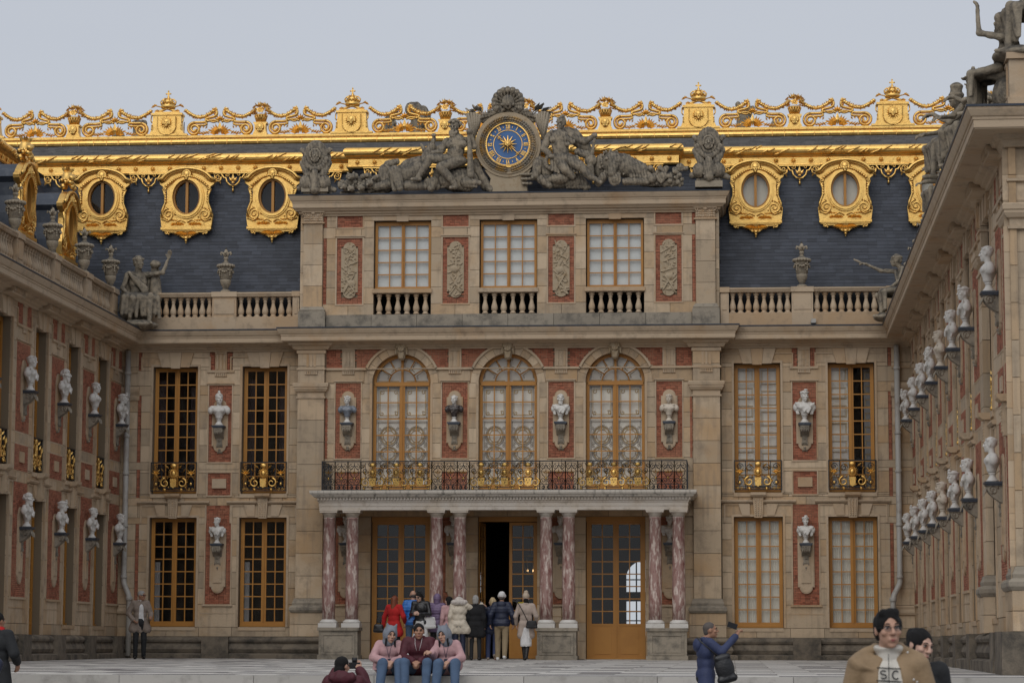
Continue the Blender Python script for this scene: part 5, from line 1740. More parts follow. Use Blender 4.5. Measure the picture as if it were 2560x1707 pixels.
def scroll_panel(L):
    """mirrored volutes with a palm leaf in the middle and a garland above, L wide"""
    b = MB(); w = L / 2
    for s in (-1, 1):
        cx = s * (w - .21)
        sp = spiral(cx, .20, .195, .035, PI / 2, -s * 1.9 if s < 0 else -1.9, 40)
        sp = [(cx + (-1 if s > 0 else 1) * 0 + (x - cx) * (1 if s > 0 else 1), y, z) for x, y, z in sp]
        if s < 0: sp = [(2 * cx - x, y, z) for x, y, z in spiral(cx, .20, .195, .045, PI / 2, -1.75, 40)]
        b.tube(sp, .040, 6, 1.9)
        top = [(s * (w - .21), 0, .395), (s * (w - .42), 0, .395), (s * (w - .56), 0, .42), (s * (w * .42), 0, .50), (s * .13, 0, .58), (s * .10, 0, .72)]
        b.tube(smooth(top), .040, 6, 1.8); b.tube(smooth([(x, 0, z - .085) for x, y, z in top[:4]] + [(s * .16, 0, .46), (s * .04, 0, .40)]), .032, 6, 1.8)
        b.tube(spiral(s * .17, .74, .075, .02, PI if s > 0 else 0, -s * 1.1, 14), .026, 5)
        for k in range(4):
            b.leaf((s * .12, 0, .55 + .05 * k), (s * (.8 - .2 * k), -.3, .3 + .3 * k), .03, .12, (0, 1, 0), .02)
        b.leaf((s * .10, 0, .72), (s * .3, 0, 1), .03, .15, (1, 0, 0), .02); b.leaf((s * .14, -.02, .74), (s, 0, .6), .03, .13, (0, 1, 0), .02)
        for k in range(5):
            a = .05 + .30 * k
            b.leaf((s * .03, -.03, .06), (s * math.cos(a), -.2, math.sin(a)), .05, .30 + .05 * (k == 1), (0, 1, 0), .03)
        for k in range(4):
            b.leaf((s * (.30 + .07 * k), -.02, .04), (s * .7, -.2, .6 - .1 * k), .03, .17, (0, 1, 0), .02)
        b.tube([(s * .05, -.02, .05), (s * .25, -.03, .16), (s * .42, -.02, .09), (s * .5, -.02, .03)], .02, 5)
    b.leaf((0, -.04, .05), (0, -.1, 1), .07, .36, (1, 0, 0), .03)
    b.tube(smooth([(-w * .40, 0, .47), (-w * .2, 0, .40), (0, 0, .46), (w * .2, 0, .40), (w * .40, 0, .47)]), .028, 6, 1.5)
    for k in range(5):
        a = PI * (.14 + .18 * k)
        b.leaf((0, -.03, .44), (math.cos(a), -.15, math.sin(a)), .035, .18, (0, 1, 0), .02)
    for s in (-1, 1):
        for k in range(4):
            b.leaf((s * (.36 + .09 * k), -.02, .30), (s * (.4 - .3 * (k % 2)), -.2, -.8 + .5 * (k % 2)), .028, .13, (0, 1, 0), .02)
    b.box(-w, w, -.05, .05, -.02, .012)
    root = b.build('crest_scroll', 'gold', palace)
    gl = MB(); rnd = random.Random(3)
    for s in (-1, 1):
        for k in range(17):
            t = k / 16
            x = s * (.20 + (w - .16) * t); z = .76 - .26 * math.sin(PI * (.08 + .80 * t)) + .02 + .06 * t
            gl.ball((x, rnd.uniform(-.02, .02), z), (.062, .05, .055), 6, 4)
            for j in range(3):
                a = rnd.uniform(0, 2 * PI)
                gl.leaf((x, 0, z), (s * .8 + rnd.uniform(-.3, .3), math.cos(a) * .8, math.sin(a)), .022, .10, (0, 1, 0), .015)
    gl.build('garland', 'gold', root)
    return root
YR = 3.62
items = [(-18.2, 'b'), (-15.5, 'c'), (-12.9, 'b'), (-10.16, 'c'), (-7.46, 'b'), (-4.82, 'c'), (-2.15, 'b'), (.13, 'b'), (2.4, 'b'), (5.03, 'c'), (7.72, 'b'), (10.45, 'c'), (13.2, 'b')]
pc_, pb_ = None, None
for x, k in items:
    if k == 'c':
        if pc_ is None: pc_ = crest_pedestal(); pc_.location = (x, YR, 14.85)
        else: dup(pc_, palace, (x, YR, 14.85))
    else:
        if pb_ is None: pb_ = flower_basket(); pb_.location = (x, YR, 14.85)
        else: dup(pb_, palace, (x, YR, 14.85))
scr = {}
hwid = {'c': .56, 'b': .22}
for (xa, ka), (xb, kb) in zip(items, items[1:]):
    a, e = xa + hwid[ka], xb - hwid[kb]
    L = round(e - a, 1)
    c = (a + e) / 2
    if not scr:
        scr['o'] = scroll_panel(1.9); o = scr['o']; o.location = (c, YR, 14.86)
    else:
        o = dup(scr['o'], palace, (c, YR, 14.86))
    o.scale = ((e - a) / 1.9, 1, 1)
ST.finish(); BR.finish(); GB.finish(); SL.finish(); US.finish(60)

# ================================================================== the two wings along the court
def wing(name, label, loc, rz, n_len, piers, wins, right):
    root = thing(name, label, 'palace wing', loc, (0, 0, rz))
    P = Pieces('stone_block', 'stone_blocks', 'limestone', root)
    B = Pieces('brick', 'bricks', 'brick', root)
    sgn = 1 if right else -1
    x0, x1 = (-.6, n_len) if right else (-n_len, .6)
    H = []
    for k, u in enumerate(wins):
        window_axis(root, sgn * u, P, H, panes=False, low_door=(not right and k == 2), w=1.14, wl=1.18, gx=.92)
    op = list(H)
    for u in piers:
        pier(root, sgn * u, B, H, True, .56 if u < 24 else .74, .58 if u < 24 else .74, -.012, .008)
    w = MB(); wall_holes(x0, x1, -1.2, 8.45, .045, .30, op, w)
    w.build('wall', 'mortar', root)
    ashlar(P, x0, x1, .62, 8.22, 0, .05, H, .43, .9, .012, 1.0)
    pr, ld = cornice_profile(.74 if right else .66, 8.41)
    mb = T(root, name='cornice')
    pth = [(x0, 0), (x1, 0)]
    blocks = [sgn * u for u in piers]
    if right:
        pth = [(x0, 0), (n_len, 0), (n_len, 8)]
    mb.mould(pr, pth); T(root, 'lead', 'lead_flashing').mould(ld, pth)
    # modillion-like soffit blocks between the windows, as on the photograph
    for u in wins:
        mb = T(root, name='soffit_block')
        for k in range(9):
            x = sgn * u - .44 + .11 * k
            mb.box(x - .035, x + .035, -.34, -.02, 8.27, 8.37)
        mb.box(sgn * u - .52, sgn * u + .52, -.30, .0, 8.22, 8.275)
    plinth(root, x0, x1, blocks, -.2)
    return root, P, B, H
LX = -10.46
left_wing, PL, BL, HL = wing('left_wing', 'left palace wing of brick and stone with balustrade and gilded dormers', (LX, 0, 0), PI / 2, 17.2, (.72, 3.66, 6.66, 9.72, 12.75, 15.8), (2.18, 5.16, 8.2, 11.25, 14.3), False)
RX = 10.59
right_wing, PRt, BRt, HR = wing('right_wing', 'right palace wing of brick and stone seen along its wall, with white marble busts', (RX, 0, 0), -PI / 2 - .0103, 27.2, (1.0, 4.2, 7.4, 10.5, 13.6, 16.9, 20.2, 25.0), (2.6, 5.8, 8.95, 12.05, 15.2, 18.55, 22.75, 26.1), True)
ext = MB(); ext.box(-32, -17.2, 0, .5, -1.2, 8.75); ext.box(-32, -17.2, -.6, .5, 8.42, 8.75); ext.box(-32, -17.2, .9, 3, 8.75, 13.5); ext.build('outer_wall', 'limestone', left_wing)
# right wing: projecting pilasters before the last bay and at the corner, and the end that faces the court
for u, hw, pj in ((22.0, .30, .08), (26.75, .50, .06)):
    mb = T(right_wing, name='pilaster_mouldings')
    ashlar(PRt, u - hw, u + hw, 1.62, 6.91, -pj, .05, [], .62, 1.2, .011, 2.0)
    ashlar(PRt, u - hw, u + hw, 7.31, 8.22, -pj, .05, [], .5, 1.2, .011, 2.0)
    ashlar(PRt, u - hw - .10, u + hw + .10, .62, 1.25, -pj - .08, .05, [], .32, 1.2, .011, 2.0)
    e = u + hw
    p = [(u - hw, .2), (u - hw, -pj), (e, -pj), (e, 3.0 if u > 25 else .2)]
    mb.mould([(0, 6.90), (.03, 6.90), (.035, 6.945), (.0, 6.95), (0.002, 7.06), (.05, 7.08), (.09, 7.15), (.09, 7.19), (.11, 7.20), (.12, 7.28), (.10, 7.30), (0, 7.31)], p)
    mb.mould([(0, 7.66), (.03, 7.66), (.03, 7.70), (0, 7.71)], p)
    mb.mould([(0, 8.20), (.06, 8.20), (.10, 8.26), (.12, 8.30), (.18, 8.31), (.22, 8.38), (.0, 8.40)], p)
    T(right_wing, 'limestone_grey', 'pilaster_base').mould([(0, 1.25), (.10, 1.25), (.14, 1.31), (.14, 1.38), (.09, 1.43), (.06, 1.44), (.07, 1.50), (.04, 1.56), (.03, 1.61), (0, 1.62)], p)
    triglyph(mb, u, 7.74, 8.20, -pj, .17); guttae(mb, u, 7.55, -pj, .17)
T(right_wing, 'plinth_stone', 'corner_plinth').box(26.2, 27.35, -.32, 3.0, -1.2, .62)
ew = MB(); ew.box(27.15, 27.2, -.14, 8, -1.2, 8.4); ew.build('end_wall', 'limestone', right_wing)
eb = Pieces('end_block', 'end_blocks', 'limestone', right_wing)
for k in range(12):
    me = unit_box('limestone')
for k in range(16):
    z = 1.62 + .41 * k
    if 6.9 < z + .3 < 7.4: continue
    b = MB(); b.box(27.19, 27.205, -.155, .55, z + .005, min(z + .405, 8.2)); b.build('stone_block', 'limestone', right_wing)
PL.finish(); BL.finish(); PRt.finish(); BRt.finish()

# roof-edge of the wings: balustrade, roof, dormers
balustrade(left_wing, -17.2, -1.0, [(-1.33, -.83), (-4.14, -3.64), (-7.24, -6.74), (-10.53, -10.03), (-13.7, -13.2), (-16.8, -16.3)], y=.12)
lr = MB()
lr.add([(-17.2, .62, 8.7), (1.2, .62, 8.7), (1.2, 2.65, 12.95), (-17.2, 2.65, 12.95)], [(0, 1, 2, 3)])
lr.add([(-17.2, 2.6, 13.3), (1.2, 2.6, 13.3), (1.2, 6, 13.35), (-17.2, 6, 13.35)], [(0, 1, 2, 3)])
lr.build('roof', 'slate', left_wing)
lsl = Pieces('roof_slate', 'roof_slates', 'slate', left_wing)
for q in mansard(None, left_wing, -17.0, 1.0, .60, 8.75, 2.63, 12.95): lsl.add(*q)
lsl.finish(200)
frieze(left_wing, -17.2, -.2, 2.55).location = (0, 0, -.52)
for u in (-2.65, -6.7, -10.6, -14.4):
    d = dup(dm, left_wing, (u, .95, 11.25))
    d.scale = (1.0, 1.0, 1.08)
    # gilded bell and acanthus trophy on the frieze above each dormer
def trophy():
    b = MB(); rnd = random.Random(9)
    b.lathe([(.19, 0), (.185, .03), (.15, .08), (.14, .2), (.11, .28), (.03, .32)], n=14)
    r0 = b.build('gilded_trophy', 'gold', left_wing)
    f = MB()
    for j in range(16):
        a = 2 * PI * j / 16
        f.leaf((0, 0, .28), (math.cos(a) * .8, math.sin(a) * .8, .7), .05, rnd.uniform(.14, .26), (math.sin(a), -math.cos(a), 0), .03)
    for j in range(14):
        f.ball((rnd.uniform(-.25, .15), rnd.uniform(-.2, .1), rnd.uniform(-.22, .0)), rnd.uniform(.05, .09), 6, 5)
    f.tube([(-.1, -.1, -.1), (-.28, -.2, -.05), (-.36, -.24, .02)], [.05, .07, .10], 8)
    f.build('acanthus', 'gold', r0)
    return r0
tp = trophy(); tp.location = (-2.65, .95, 12.40); tp.rotation_euler = (0, .25, 0)
for u in (-6.7, -10.6):
    dup(tp, left_wing, (u, .95, 12.40))
# right wing parapet behind the cornice
rb = MB(); rb.box(-.6, 27.0, .25, .6, 8.7, 9.8); rb.build('parapet', 'limestone_grey', right_wing)
rr = MB(); rr.add([(-.6, .9, 8.7), (27, .9, 8.7), (27, 2.2, 13.4), (-.6, 2.2, 13.4)], [(0, 1, 2, 3)]); rr.build('roof', 'slate', right_wing)
cp = MB(); cp.box(26.15, 27.25, -.02, 2.4, 8.76, 9.62); cp.box(26.1, 27.3, -.06, 2.45, 9.62, 9.72); cp.box(26.1, 27.3, -.05, 2.3, 8.7, 9.0)
panel_frame(cp, 26.4, 27.0, 9.08, 9.54, -.02, .05, .03)
cp.build('corner_pedestal', 'limestone_trim', right_wing)

# ------------------------------------------------------------------ rain pipes in the corners
def pipe(root, x, y, s):
    b = MB()
    pts = [(x, y, 8.25), (x, y, 2.10), (x + s * .02, y - .02, 2.0), (x + s * .17, y - .15, 1.72), (x + s * .20, y - .18, 1.60), (x + s * .20, y - .18, .1)]
    b.tube(pts, .075, 12)
    o = b.build('rain_pipe', 'pipe_paint', root)
    for z in (7.6, 5.9, 4.9, 3.5, 2.15):
        q = MB(); q.lathe([(.085, 0), (.092, .02), (.092, .06), (.085, .08)], x, y, z, 12); q.build('pipe_collar', 'pipe_paint', o)
    q = MB(); q.lathe([(.088, 0), (.094, .03), (.094, .09), (.086, .11)], x + s * .20, y - .18, 1.55, 12); q.build('pipe_collar', 'pipe_paint', o)
pipe(palace, -10.28, -.14, 1)
pipe(palace, 10.22, -.16, -1)
for b, root, m_, nm in list(trim.values()):
    if b.v: b.build(nm, m_, root)
trim.clear()
# ================================================================== figures: one skeleton for statues and people
def V3(*a): return Vector(a)
def head_prims(long_face=1.0, soft=False):
    """head about its centre, looking towards -y, 0.235 m high"""
    P = [('e', (0, .014, .022), (.076, .094, .096)), ('e', (0, -.022, -.045), (.060, .068, .074)), ('e', (0, -.066, -.097), (.024, .020, .019)),
         ('c', (0, -.090, .022), (0, -.112, -.020), .009, .0135), ('e', (-.012, -.098, -.024), (.010, .012, .008)), ('e', (.012, -.098, -.024), (.010, .012, .008)),
         ('c', (-.040, -.078, .034), (-.012, -.088, .032), .010, .010), ('c', (.040, -.078, .034), (.012, -.088, .032), .010, .010),
         ('e', (-.043, -.062, -.018), (.024, .024, .022)), ('e', (.043, -.062, -.018), (.024, .024, .022)),
         ('c', (-.018, -.087, -.058), (.018, -.087, -.058), .0075, .0075), ('c', (-.013, -.086, -.068), (.013, -.086, -.068), .008, .008),
         ('-e', (-.032, -.101, .014), (.017, .014, .010)), ('-e', (.032, -.101, .014), (.017, .014, .010)),
         ('e', (-.077, .012, -.005), (.009, .021, .032)), ('e', (.077, .012, -.005), (.009, .021, .032))]
    return P
def head_mat(J):
    return Matrix.Translation(J['head']) @ Matrix.Rotation(J.get('hyaw', 0), 4, 'Z') @ Matrix.Rotation(J.get('hpitch', 0), 4, 'X') @ Matrix.Rotation(J.get('hroll', 0), 4, 'Y')
def hand_prims(w, d, n, side, k=1.0, curl=.5):
    w, d, n = Vector(w), Vector(d).normalized(), Vector(n)
    n = (n - d * n.dot(d)).normalized()
    s = d.cross(n) * side
    P = []
    for i in range(4):
        o = s * ((i - 1.5) * .0195 * k)
        b = w + d * .085 * k + o * 1.05
        P.append(('c', tuple(w + d * .02 + o * .7), tuple(b), .015 * k, .0125 * k))
        L = (.036, .043, .041, .032)[i] * k
        d1 = d * math.cos(curl) + n * math.sin(curl); d2 = d * math.cos(curl * 2.1) + n * math.sin(curl * 2.1)
        m = b + d1 * L
        P += [('c', tuple(b), tuple(m), .0112 * k, .0105 * k), ('c', tuple(m), tuple(m + d2 * L * .85), .0105 * k, .0095 * k)]
    t0 = w + d * .028 * k - s * .028 * k
    t1 = t0 + (d * .7 - s * .55 + n * .35).normalized() * .042 * k
    P += [('c', tuple(w + d * .01), tuple(t0), .017 * k, .015 * k), ('c', tuple(t0), tuple(t1), .014 * k, .012 * k), ('c', tuple(t1), tuple(t1 + (d * .9 + n * .4).normalized() * .032 * k), .012 * k, .010 * k)]
    return P
def pose(**k):
    """joints of a standing adult 1.72 m tall, facing -y; L is at +x"""
    J = dict(p=(0, .01, .94), n=(0, .02, 1.455), head=(0, -.015, 1.605), shL=(.175, .01, 1.405), elL=(.225, .04, 1.13), wrL=(.235, -.03, .90), hdL=(0, -.15, -1), hnL=(-1, -.3, 0),
             shR=(-.175, .01, 1.405), elR=(-.225, .04, 1.13), wrR=(-.235, -.03, .90), hdR=(0, -.15, -1), hnR=(1, -.3, 0),
             hipL=(.09, .01, .92), knL=(.10, -.015, .50), anL=(.105, .03, .085), ftL=(.1, -1, 0), hipR=(-.09, .01, .92), knR=(-.10, -.015, .50), anR=(-.105, .03, .085), ftR=(-.1, -1, 0), curl=.45)
    J.update(k)
    return J
def lerp(a, b, t): return tuple(a[i] + (b[i] - a[i]) * t for i in range(3))
def off(a, x=0, y=0, z=0): return (a[0] + x, a[1] + y, a[2] + z)
def torso_frame(J):
    p, n = Vector(J['p']), Vector(J['n'])
    up = (n - p).normalized()
    sx = (Vector(J['shL']) - Vector(J['shR'])); sx = (sx - up * sx.dot(up)).normalized()
    R = Matrix((sx, up.cross(sx), up)).transposed()
    return p, (n - p).length / .515, R
def body_prims(J, hands=True, head=True, w=1.0):
    P = []
    p, s, R = torso_frame(J)
    def T_(v): return tuple(p + R @ Vector((v[0] * w, v[1], v[2] * s)))
    P += [('e', T_((0, 0, .33)), (.155 * w, .098, .17 * s), R), ('e', T_((0, 0, .15)), (.125 * w, .088, .15 * s), R), ('e', T_((0, .01, .01)), (.160 * w, .105, .12), R)]
    P += [('c', lerp(J['shR'], J['shL'], .08), lerp(J['shR'], J['shL'], .92), .055, .055)]
    hm = head_mat(J)
    P += [('c', J['n'], tuple(hm @ Vector((0, .022, -.07))), .060, .053)]
    if head: P += xf(head_prims(), hm)
    for S, sd in (('L', 1), ('R', -1)):
        P += [('c', J['sh' + S], J['el' + S], .048, .039), ('c', J['el' + S], J['wr' + S], .038, .026)]
        if hands: P += hand_prims(J['wr' + S], J['hd' + S], J['hn' + S], sd, 1, J['curl'])
        P += [('c', J['hip' + S], J['kn' + S], .082, .054), ('c', J['kn' + S], J['an' + S], .054, .036)]
        f = Vector(J['ft' + S]).normalized()
        a = Vector(J['an' + S])
        P += [('c', tuple(a - f * .03 + V3(0, 0, -.045)), tuple(a + f * .15 + V3(0, 0, -.055)), .036, .028)]
    return P

# ------------------------------------------------------------------ portrait busts on the consoles
def bust_set(kind):
    """meshes of one kind of bust: (name, mesh) pairs; the first is the figure; base of the socle at z = 0, 0.84 m high"""
    rnd = random.Random(hash(kind) % 1000 if False else sum(map(ord, kind)))
    turn = {'helmet': .35, 'toga': -.25, 'laurel': .3, 'nude': -.35, 'curls': .15, 'cuirass': -.2}.get(kind.split('_')[0], 0)
    base = kind.split('_')[0]
    H = Matrix.Translation((0, -.035, .695)) @ Matrix.Rotation(turn, 4, 'Z') @ Matrix.Scale(1.16, 4)
    hd = head_prims()
    if base == 'helmet':
        hd += [('e', (0, .02, .06), (.088, .105, .085)), ('c', (0, -.08, .10), (0, .02, .17), .018, .028), ('c', (0, .02, .17), (0, .12, .05), .028, .02)]
    elif base == 'curls':
        for i in range(70):
            a, e = rnd.uniform(0, 2 * PI), rnd.uniform(-.4, 1.5)
            d = (math.cos(a) * math.cos(e), math.sin(a) * math.cos(e), math.sin(e))
            if d[1] < -.45 and e < .55: continue
            hd.append(('e', (d[0] * .085, .014 + d[1] * .10, .025 + d[2] * .10), (.021, .021, .021)))
        for i in range(16):
            hd.append(('e', (rnd.uniform(-.05, .05), -.06 + rnd.uniform(-.02, .02), -.105 + rnd.uniform(-.04, .015)), (.018, .018, .022)))
    else:
        hd += [('e', (0, .022, .045), (.082, .098, .085))]
        for i in range(22):
            a = rnd.uniform(0, 2 * PI)
            hd.append(('e', (.078 * math.cos(a), .015 + .095 * math.sin(a), .055 + rnd.uniform(0, .04)), (.018, .018, .014)))
        if base == 'laurel':
            for i in range(20):
                a = 2 * PI * i / 20
                hd.append(('e', (.086 * math.cos(a), .015 + .104 * math.sin(a), .075), (.014, .02, .018)))
            hd += [('e', (0, -.07, .125), (.05, .03, .03)), ('e', (0, .09, -.02), (.04, .04, .04))]
    P = xf(hd, H)
    P += [('c', (0, .01, .46), tuple(H @ Vector((0, .02, -.07))), .068, .058)]
    chest = [('e', (0, .0, .40), (.19, .135, .14)), ('c', (-.185, .015, .455), (.185, .015, .455), .075, .075), ('c', (0, .0, .36), (0, -.01, .235), .145, .095), ('-k', (0, 0, .175), (0, 0, -1)),
             ('e', (-.225, .015, .40), (.07, .085, .10)), ('e', (.225, .015, .40), (.07, .085, .10)), ('e', (-.08, -.10, .40), (.08, .05, .065)), ('e', (.08, -.10, .40), (.08, .05, .065))]
    robe = []
    if base in ('toga', 'laurel', 'curls'):
        for k in range(6):
            t = k / 5
            robe.append(('c', (-.23 + .05 * t, -.07, .51 - .10 * t), (.14 - .06 * t, -.145, .37 - .11 * t), .028, .024))
            robe.append(('c', (.24 - .03 * t, -.06, .51 - .09 * t), (.02 - .05 * t, -.15, .34 - .06 * t), .022, .022))
            robe.append(('c', (-.25 + .02 * t, .02 - .02 * t, .46), (-.20 + .05 * t, -.03, .24), .03, .02)); robe.append(('c', (.25 - .02 * t, .02 - .02 * t, .46), (.20 - .05 * t, -.03, .24), .03, .02))
        robe += [('c', (-.17, .03, .51), (.17, .03, .51), .04, .04)]
    elif base == 'cuirass':
        for k in range(5):
            for s in (-1, 1):
                robe.append(('c', (s * (.20 + .012 * k), -.02 + .02 * k, .44), (s * (.215 + .012 * k), -.02 + .02 * k, .34), .02, .018))
        robe += [('c', (-.15, -.06, .50), (.15, -.06, .50), .03, .03), ('c', (-.12, -.095, .32), (.12, -.095, .32), .014, .014)]
    mat_head = 'white_marble'; mat_robe = None
    for a, b in (('grey', 'grey_marble'), ('black', 'black_marble'), ('cream', 'cream_marble')):
        if kind.endswith(a):
            mat_robe = b
    if mat_robe == 'cream_marble': mat_head, mat_robe = 'cream_marble', None
    parts = []
    if mat_robe:
        parts.append(carved('marble_bust', P + [('c', (-.06, .01, .47), (.06, .01, .47), .05, .05)], mat_head, h=.011, k=.012))
        rb = carved('coloured_robe', chest + robe, mat_robe, h=.012, k=.014, wrinkle=.003, wscale=40)
        parts.append(('coloured_robe', rb))
    else:
        parts.append(carved('marble_bust', P + chest + robe, mat_head, h=.011, k=.012, wrinkle=.0015, wscale=45, seed=len(kind)))
    b = MB()
    b.lathe([(.115, 0), (.115, .03), (.10, .04), (.075, .075), (.058, .11), (.058, .135), (.072, .145), (.075, .165), (.055, .175), (.05, .22)], n=18)
    parts.append(('socle', b.mesh('socle', mat_head if not mat_robe else 'white_marble')))
    return parts
_bs = {}
def bust(kind, label, M, group, scale=1.0):
    if kind not in _bs: _bs[kind] = bust_set(kind)
    P = _bs[kind]
    o = link('marble_bust', P[0])
    o.matrix_world = M @ Matrix.Scale(scale, 4)
    for n, me in P[1:]:
        link(n, me, o)
    return tag(o, label, 'bust', group)
GB_ = 'marble busts on wall consoles'
def atm(x, y, z, rz=0): return Matrix.Translation((x, y, z)) @ Matrix.Rotation(rz, 4, 'Z')
for x, z, kd, lb in (
        (-7.77, 6.21, 'helmet', 'white marble bust in a crested helmet between the two upper windows left of the balcony'),
        (-7.77, 3.07, 'toga', 'white marble bust with draped shoulders between the two dark ground-floor windows left of the portico'),
        (7.80, 6.21, 'laurel', 'white marble bust with high crown of hair, upper level right of the balcony'),
        (7.80, 3.07, 'laurel_b', 'white marble bust of a woman between the two curtained ground-floor windows')):
    bust(kd.replace('_b', ''), lb, atm(x, -.17, z, .1 if z > 4 else -.2), GB_, 1.02 if z > 4 else .83)
for x, kd, lb in ((-4.26, 'nude_grey', 'bust with white head and blue-grey marble robe above the left end of the balcony'),
                  (-1.41, 'cuirass_black', 'bust with white head and mottled black marble robe above the balcony, between the arched windows'),
                  (1.41, 'curls', 'bearded white marble bust in a toga above the balcony, between the arched windows'),
                  (4.26, 'cuirass_cream', 'cream marble bust in a cuirass above the right end of the balcony')):
    bust(kd, lb, atm(x, YC - .17, 6.24), GB_, .86)
for x, kd, lb in ((-4.26, 'toga', 'white marble bust in shade behind the leftmost pair of red marble columns'), (-1.41, 'curls', 'white marble bust in shade behind the red columns left of the open door'),
                  (1.41, 'nude', 'white marble bust in shade behind the red columns right of the open door'), (4.26, 'laurel', 'white marble bust in shade behind the rightmost pair of red columns')):
    bust(kd, lb, atm(x, YC - .17, 3.07), GB_, .85)
LW, RW = left_wing.matrix_basis.copy(), right_wing.matrix_basis.copy()
ordn = ('first', 'second', 'third', 'fourth', 'fifth', 'sixth', 'seventh', 'eighth')
kl = ('laurel', 'nude', 'curls', 'toga', 'nude', 'cuirass')
kl2 = ('nude', 'toga', 'laurel', 'curls', 'toga', 'nude')
for i, u in enumerate((.72, 3.66, 6.66, 9.72)):
    bust(kl[i], f'white marble bust on the upper row of the left wing, {ordn[i]} from the rain pipe', LW @ atm(-u, -.18, 6.21), GB_, .98)
    bust(kl2[i], f'white marble bust on the lower row of the left wing, {ordn[i]} from the rain pipe', LW @ atm(-u, -.18, 3.07), GB_, .92)
kr = ('laurel', 'nude', 'toga', 'curls', 'cuirass_cream', 'toga', 'laurel', 'nude')
kr2 = ('nude', 'laurel', 'toga', 'toga', 'cuirass_cream', 'laurel', 'toga', 'nude')
for i, u in enumerate((1.0, 4.2, 7.4, 10.5, 13.6, 16.9, 20.2, 25.0)):
    w_ = f'{ordn[i]} from the rain pipe' if i < 7 else 'nearest the camera'
    bust(kr[i], f'{"cream" if "cream" in kr[i] else "white"} marble bust on the upper row of the right wing, {w_}', RW @ atm(u, -.20, 6.21), GB_, .92)
    bust(kr2[i], f'{"cream" if "cream" in kr2[i] else "white"} marble bust on the lower row of the right wing, {w_}', RW @ atm(u, -.20, 3.07), GB_, .88)

# ------------------------------------------------------------------ carved trophies, keystone heads (parts of the range)
for i, pc in enumerate(PANELS):
    rnd = random.Random(20 + i)
    b = MB(); b.prism([(pc + x_, z_) for x_, z_ in lobed(.225, 9.58, 11.10, .17)], YC - .02, YC + .04)
    o = b.build('trophy_panel', 'relief_stone', palace)
    P = []
    for k in range(46):
        z = 9.68 + 1.32 * k / 45 + rnd.uniform(-.04, .04); x = rnd.uniform(-.15, .15)
        a = rnd.uniform(-1.2, 1.2) + (PI / 2 if rnd.random() < .4 else 0)
        L = rnd.uniform(.03, .12)
        x0, x1 = max(-.2, x - L * math.cos(a)), min(.2, x + L * math.cos(a))
        P.append(('c', (pc + x0, YC - .025, z - L * math.sin(a)), (pc + x1, YC - .03, z + L * math.sin(a)), rnd.uniform(.012, .03), rnd.uniform(.010, .024)))
    for k in range(10):
        P.append(('e', (pc + rnd.uniform(-.14, .14), YC - .025, rnd.uniform(10.65, 11.02)), (.035, .03, .03)))
    P.append(('e', (pc + (.05, -.03, -.04, .02)[i], YC - .02, (9.98, 10.35, 10.30, 10.1)[i]), (.12, .05, .10)))
    P.append(('c', (pc - .14, YC - .04, 9.75), (pc + .12, YC - .04, 10.2), .02, .02)); P.append(('c', (pc + .14, YC - .04, 9.75), (pc - .12, YC - .04, 10.15), .02, .02))
    link('trophy_relief', carved('trophy_relief', P, 'relief_stone', h=.012, k=.01), o)
ks = carved('keystone_head', [('c', (0, .0, .02), (0, 0, -.30), .13, .10)] + xf(face_prims(.13, True), Matrix.Translation((0, -.12, -.02))) + [('c', (s * .12, -.06, .05), (s * .15, -.05, -.22), .05, .03) for s in (-1, 1)] +
            [('c', (s * .05, -.10, -.20), (s * .04, -.09, -.34), .04, .02) for s in (-1, 0, 1)] + [('c', (-.24, -.04, .10), (.24, -.04, .10), .05, .05)], 'relief_stone', h=.013, k=.015, wrinkle=.003, wscale=50)
for c in CX:
    link('keystone_head', ks, palace, (c, YC - .03, 8.30))

# ------------------------------------------------------------------ stone urns on the balustrades
def urn():
    b = MB()
    b.lathe([(.13, 0), (.13, .05), (.09, .07), (.07, .12), (.10, .16), (.10, .18), (.13, .22), (.145, .30), (.15, .34), (.13, .35), (.155, .37), (.175, .58), (.19, .68), (.205, .70), (.205, .74), (.17, .77), (.10, .80), (.07, .83)], n=20)
    o = b.build('stone_urn', 'old_stone')
    g_ = MB(); rnd = random.Random(2)
    for k in range(16):
        a = 2 * PI * k / 16
        g_.ball((.205 * math.cos(a), .205 * math.sin(a), .72), (.05, .05, .045), 6, 5)
    for k in range(4):
        a0 = PI / 4 + PI / 2 * k
        for j in range(7):
            t = j / 6; a = a0 + PI / 2 * t
            g_.ball((.20 * math.cos(a), .20 * math.sin(a), .66 - .12 * math.sin(PI * t)), (.032, .032, .032), 6, 4)
        for j in range(4):
            g_.ball((.195 * math.cos(a0), .195 * math.sin(a0), .64 - .06 * j), (.03 - .003 * j, .03 - .003 * j, .035), 6, 4)
    g_.build('garland', 'old_stone', o)
    f = MB()
    f.lathe([(.07, .80), (.05, .84), (.05, .90), (.075, .92), (.06, .94), (.05, .97)], n=10)
    f.leaf((0, 0, .95), (0, 0, 1), .07, .30, (1, 0, 0), .03); f.ball((0, 0, 1.08), (.06, .045, .10), 8, 6)
    for s in (-1, 1):
        f.tube([(s * .03, 0, .97), (s * .07, 0, 1.07), (s * .13, 0, 1.09), (s * .145, 0, 1.04), (s * .11, 0, 1.02)], [.03, .035, .03, .025, .015], 6)
        f.tube([(0, s * .03, .97), (0, s * .07, 1.07), (0, s * .13, 1.09), (0, s * .145, 1.04)], [.03, .035, .03, .02], 6)
    f.build('finial', 'old_stone', o)
    return o
U0 = urn(); first = True
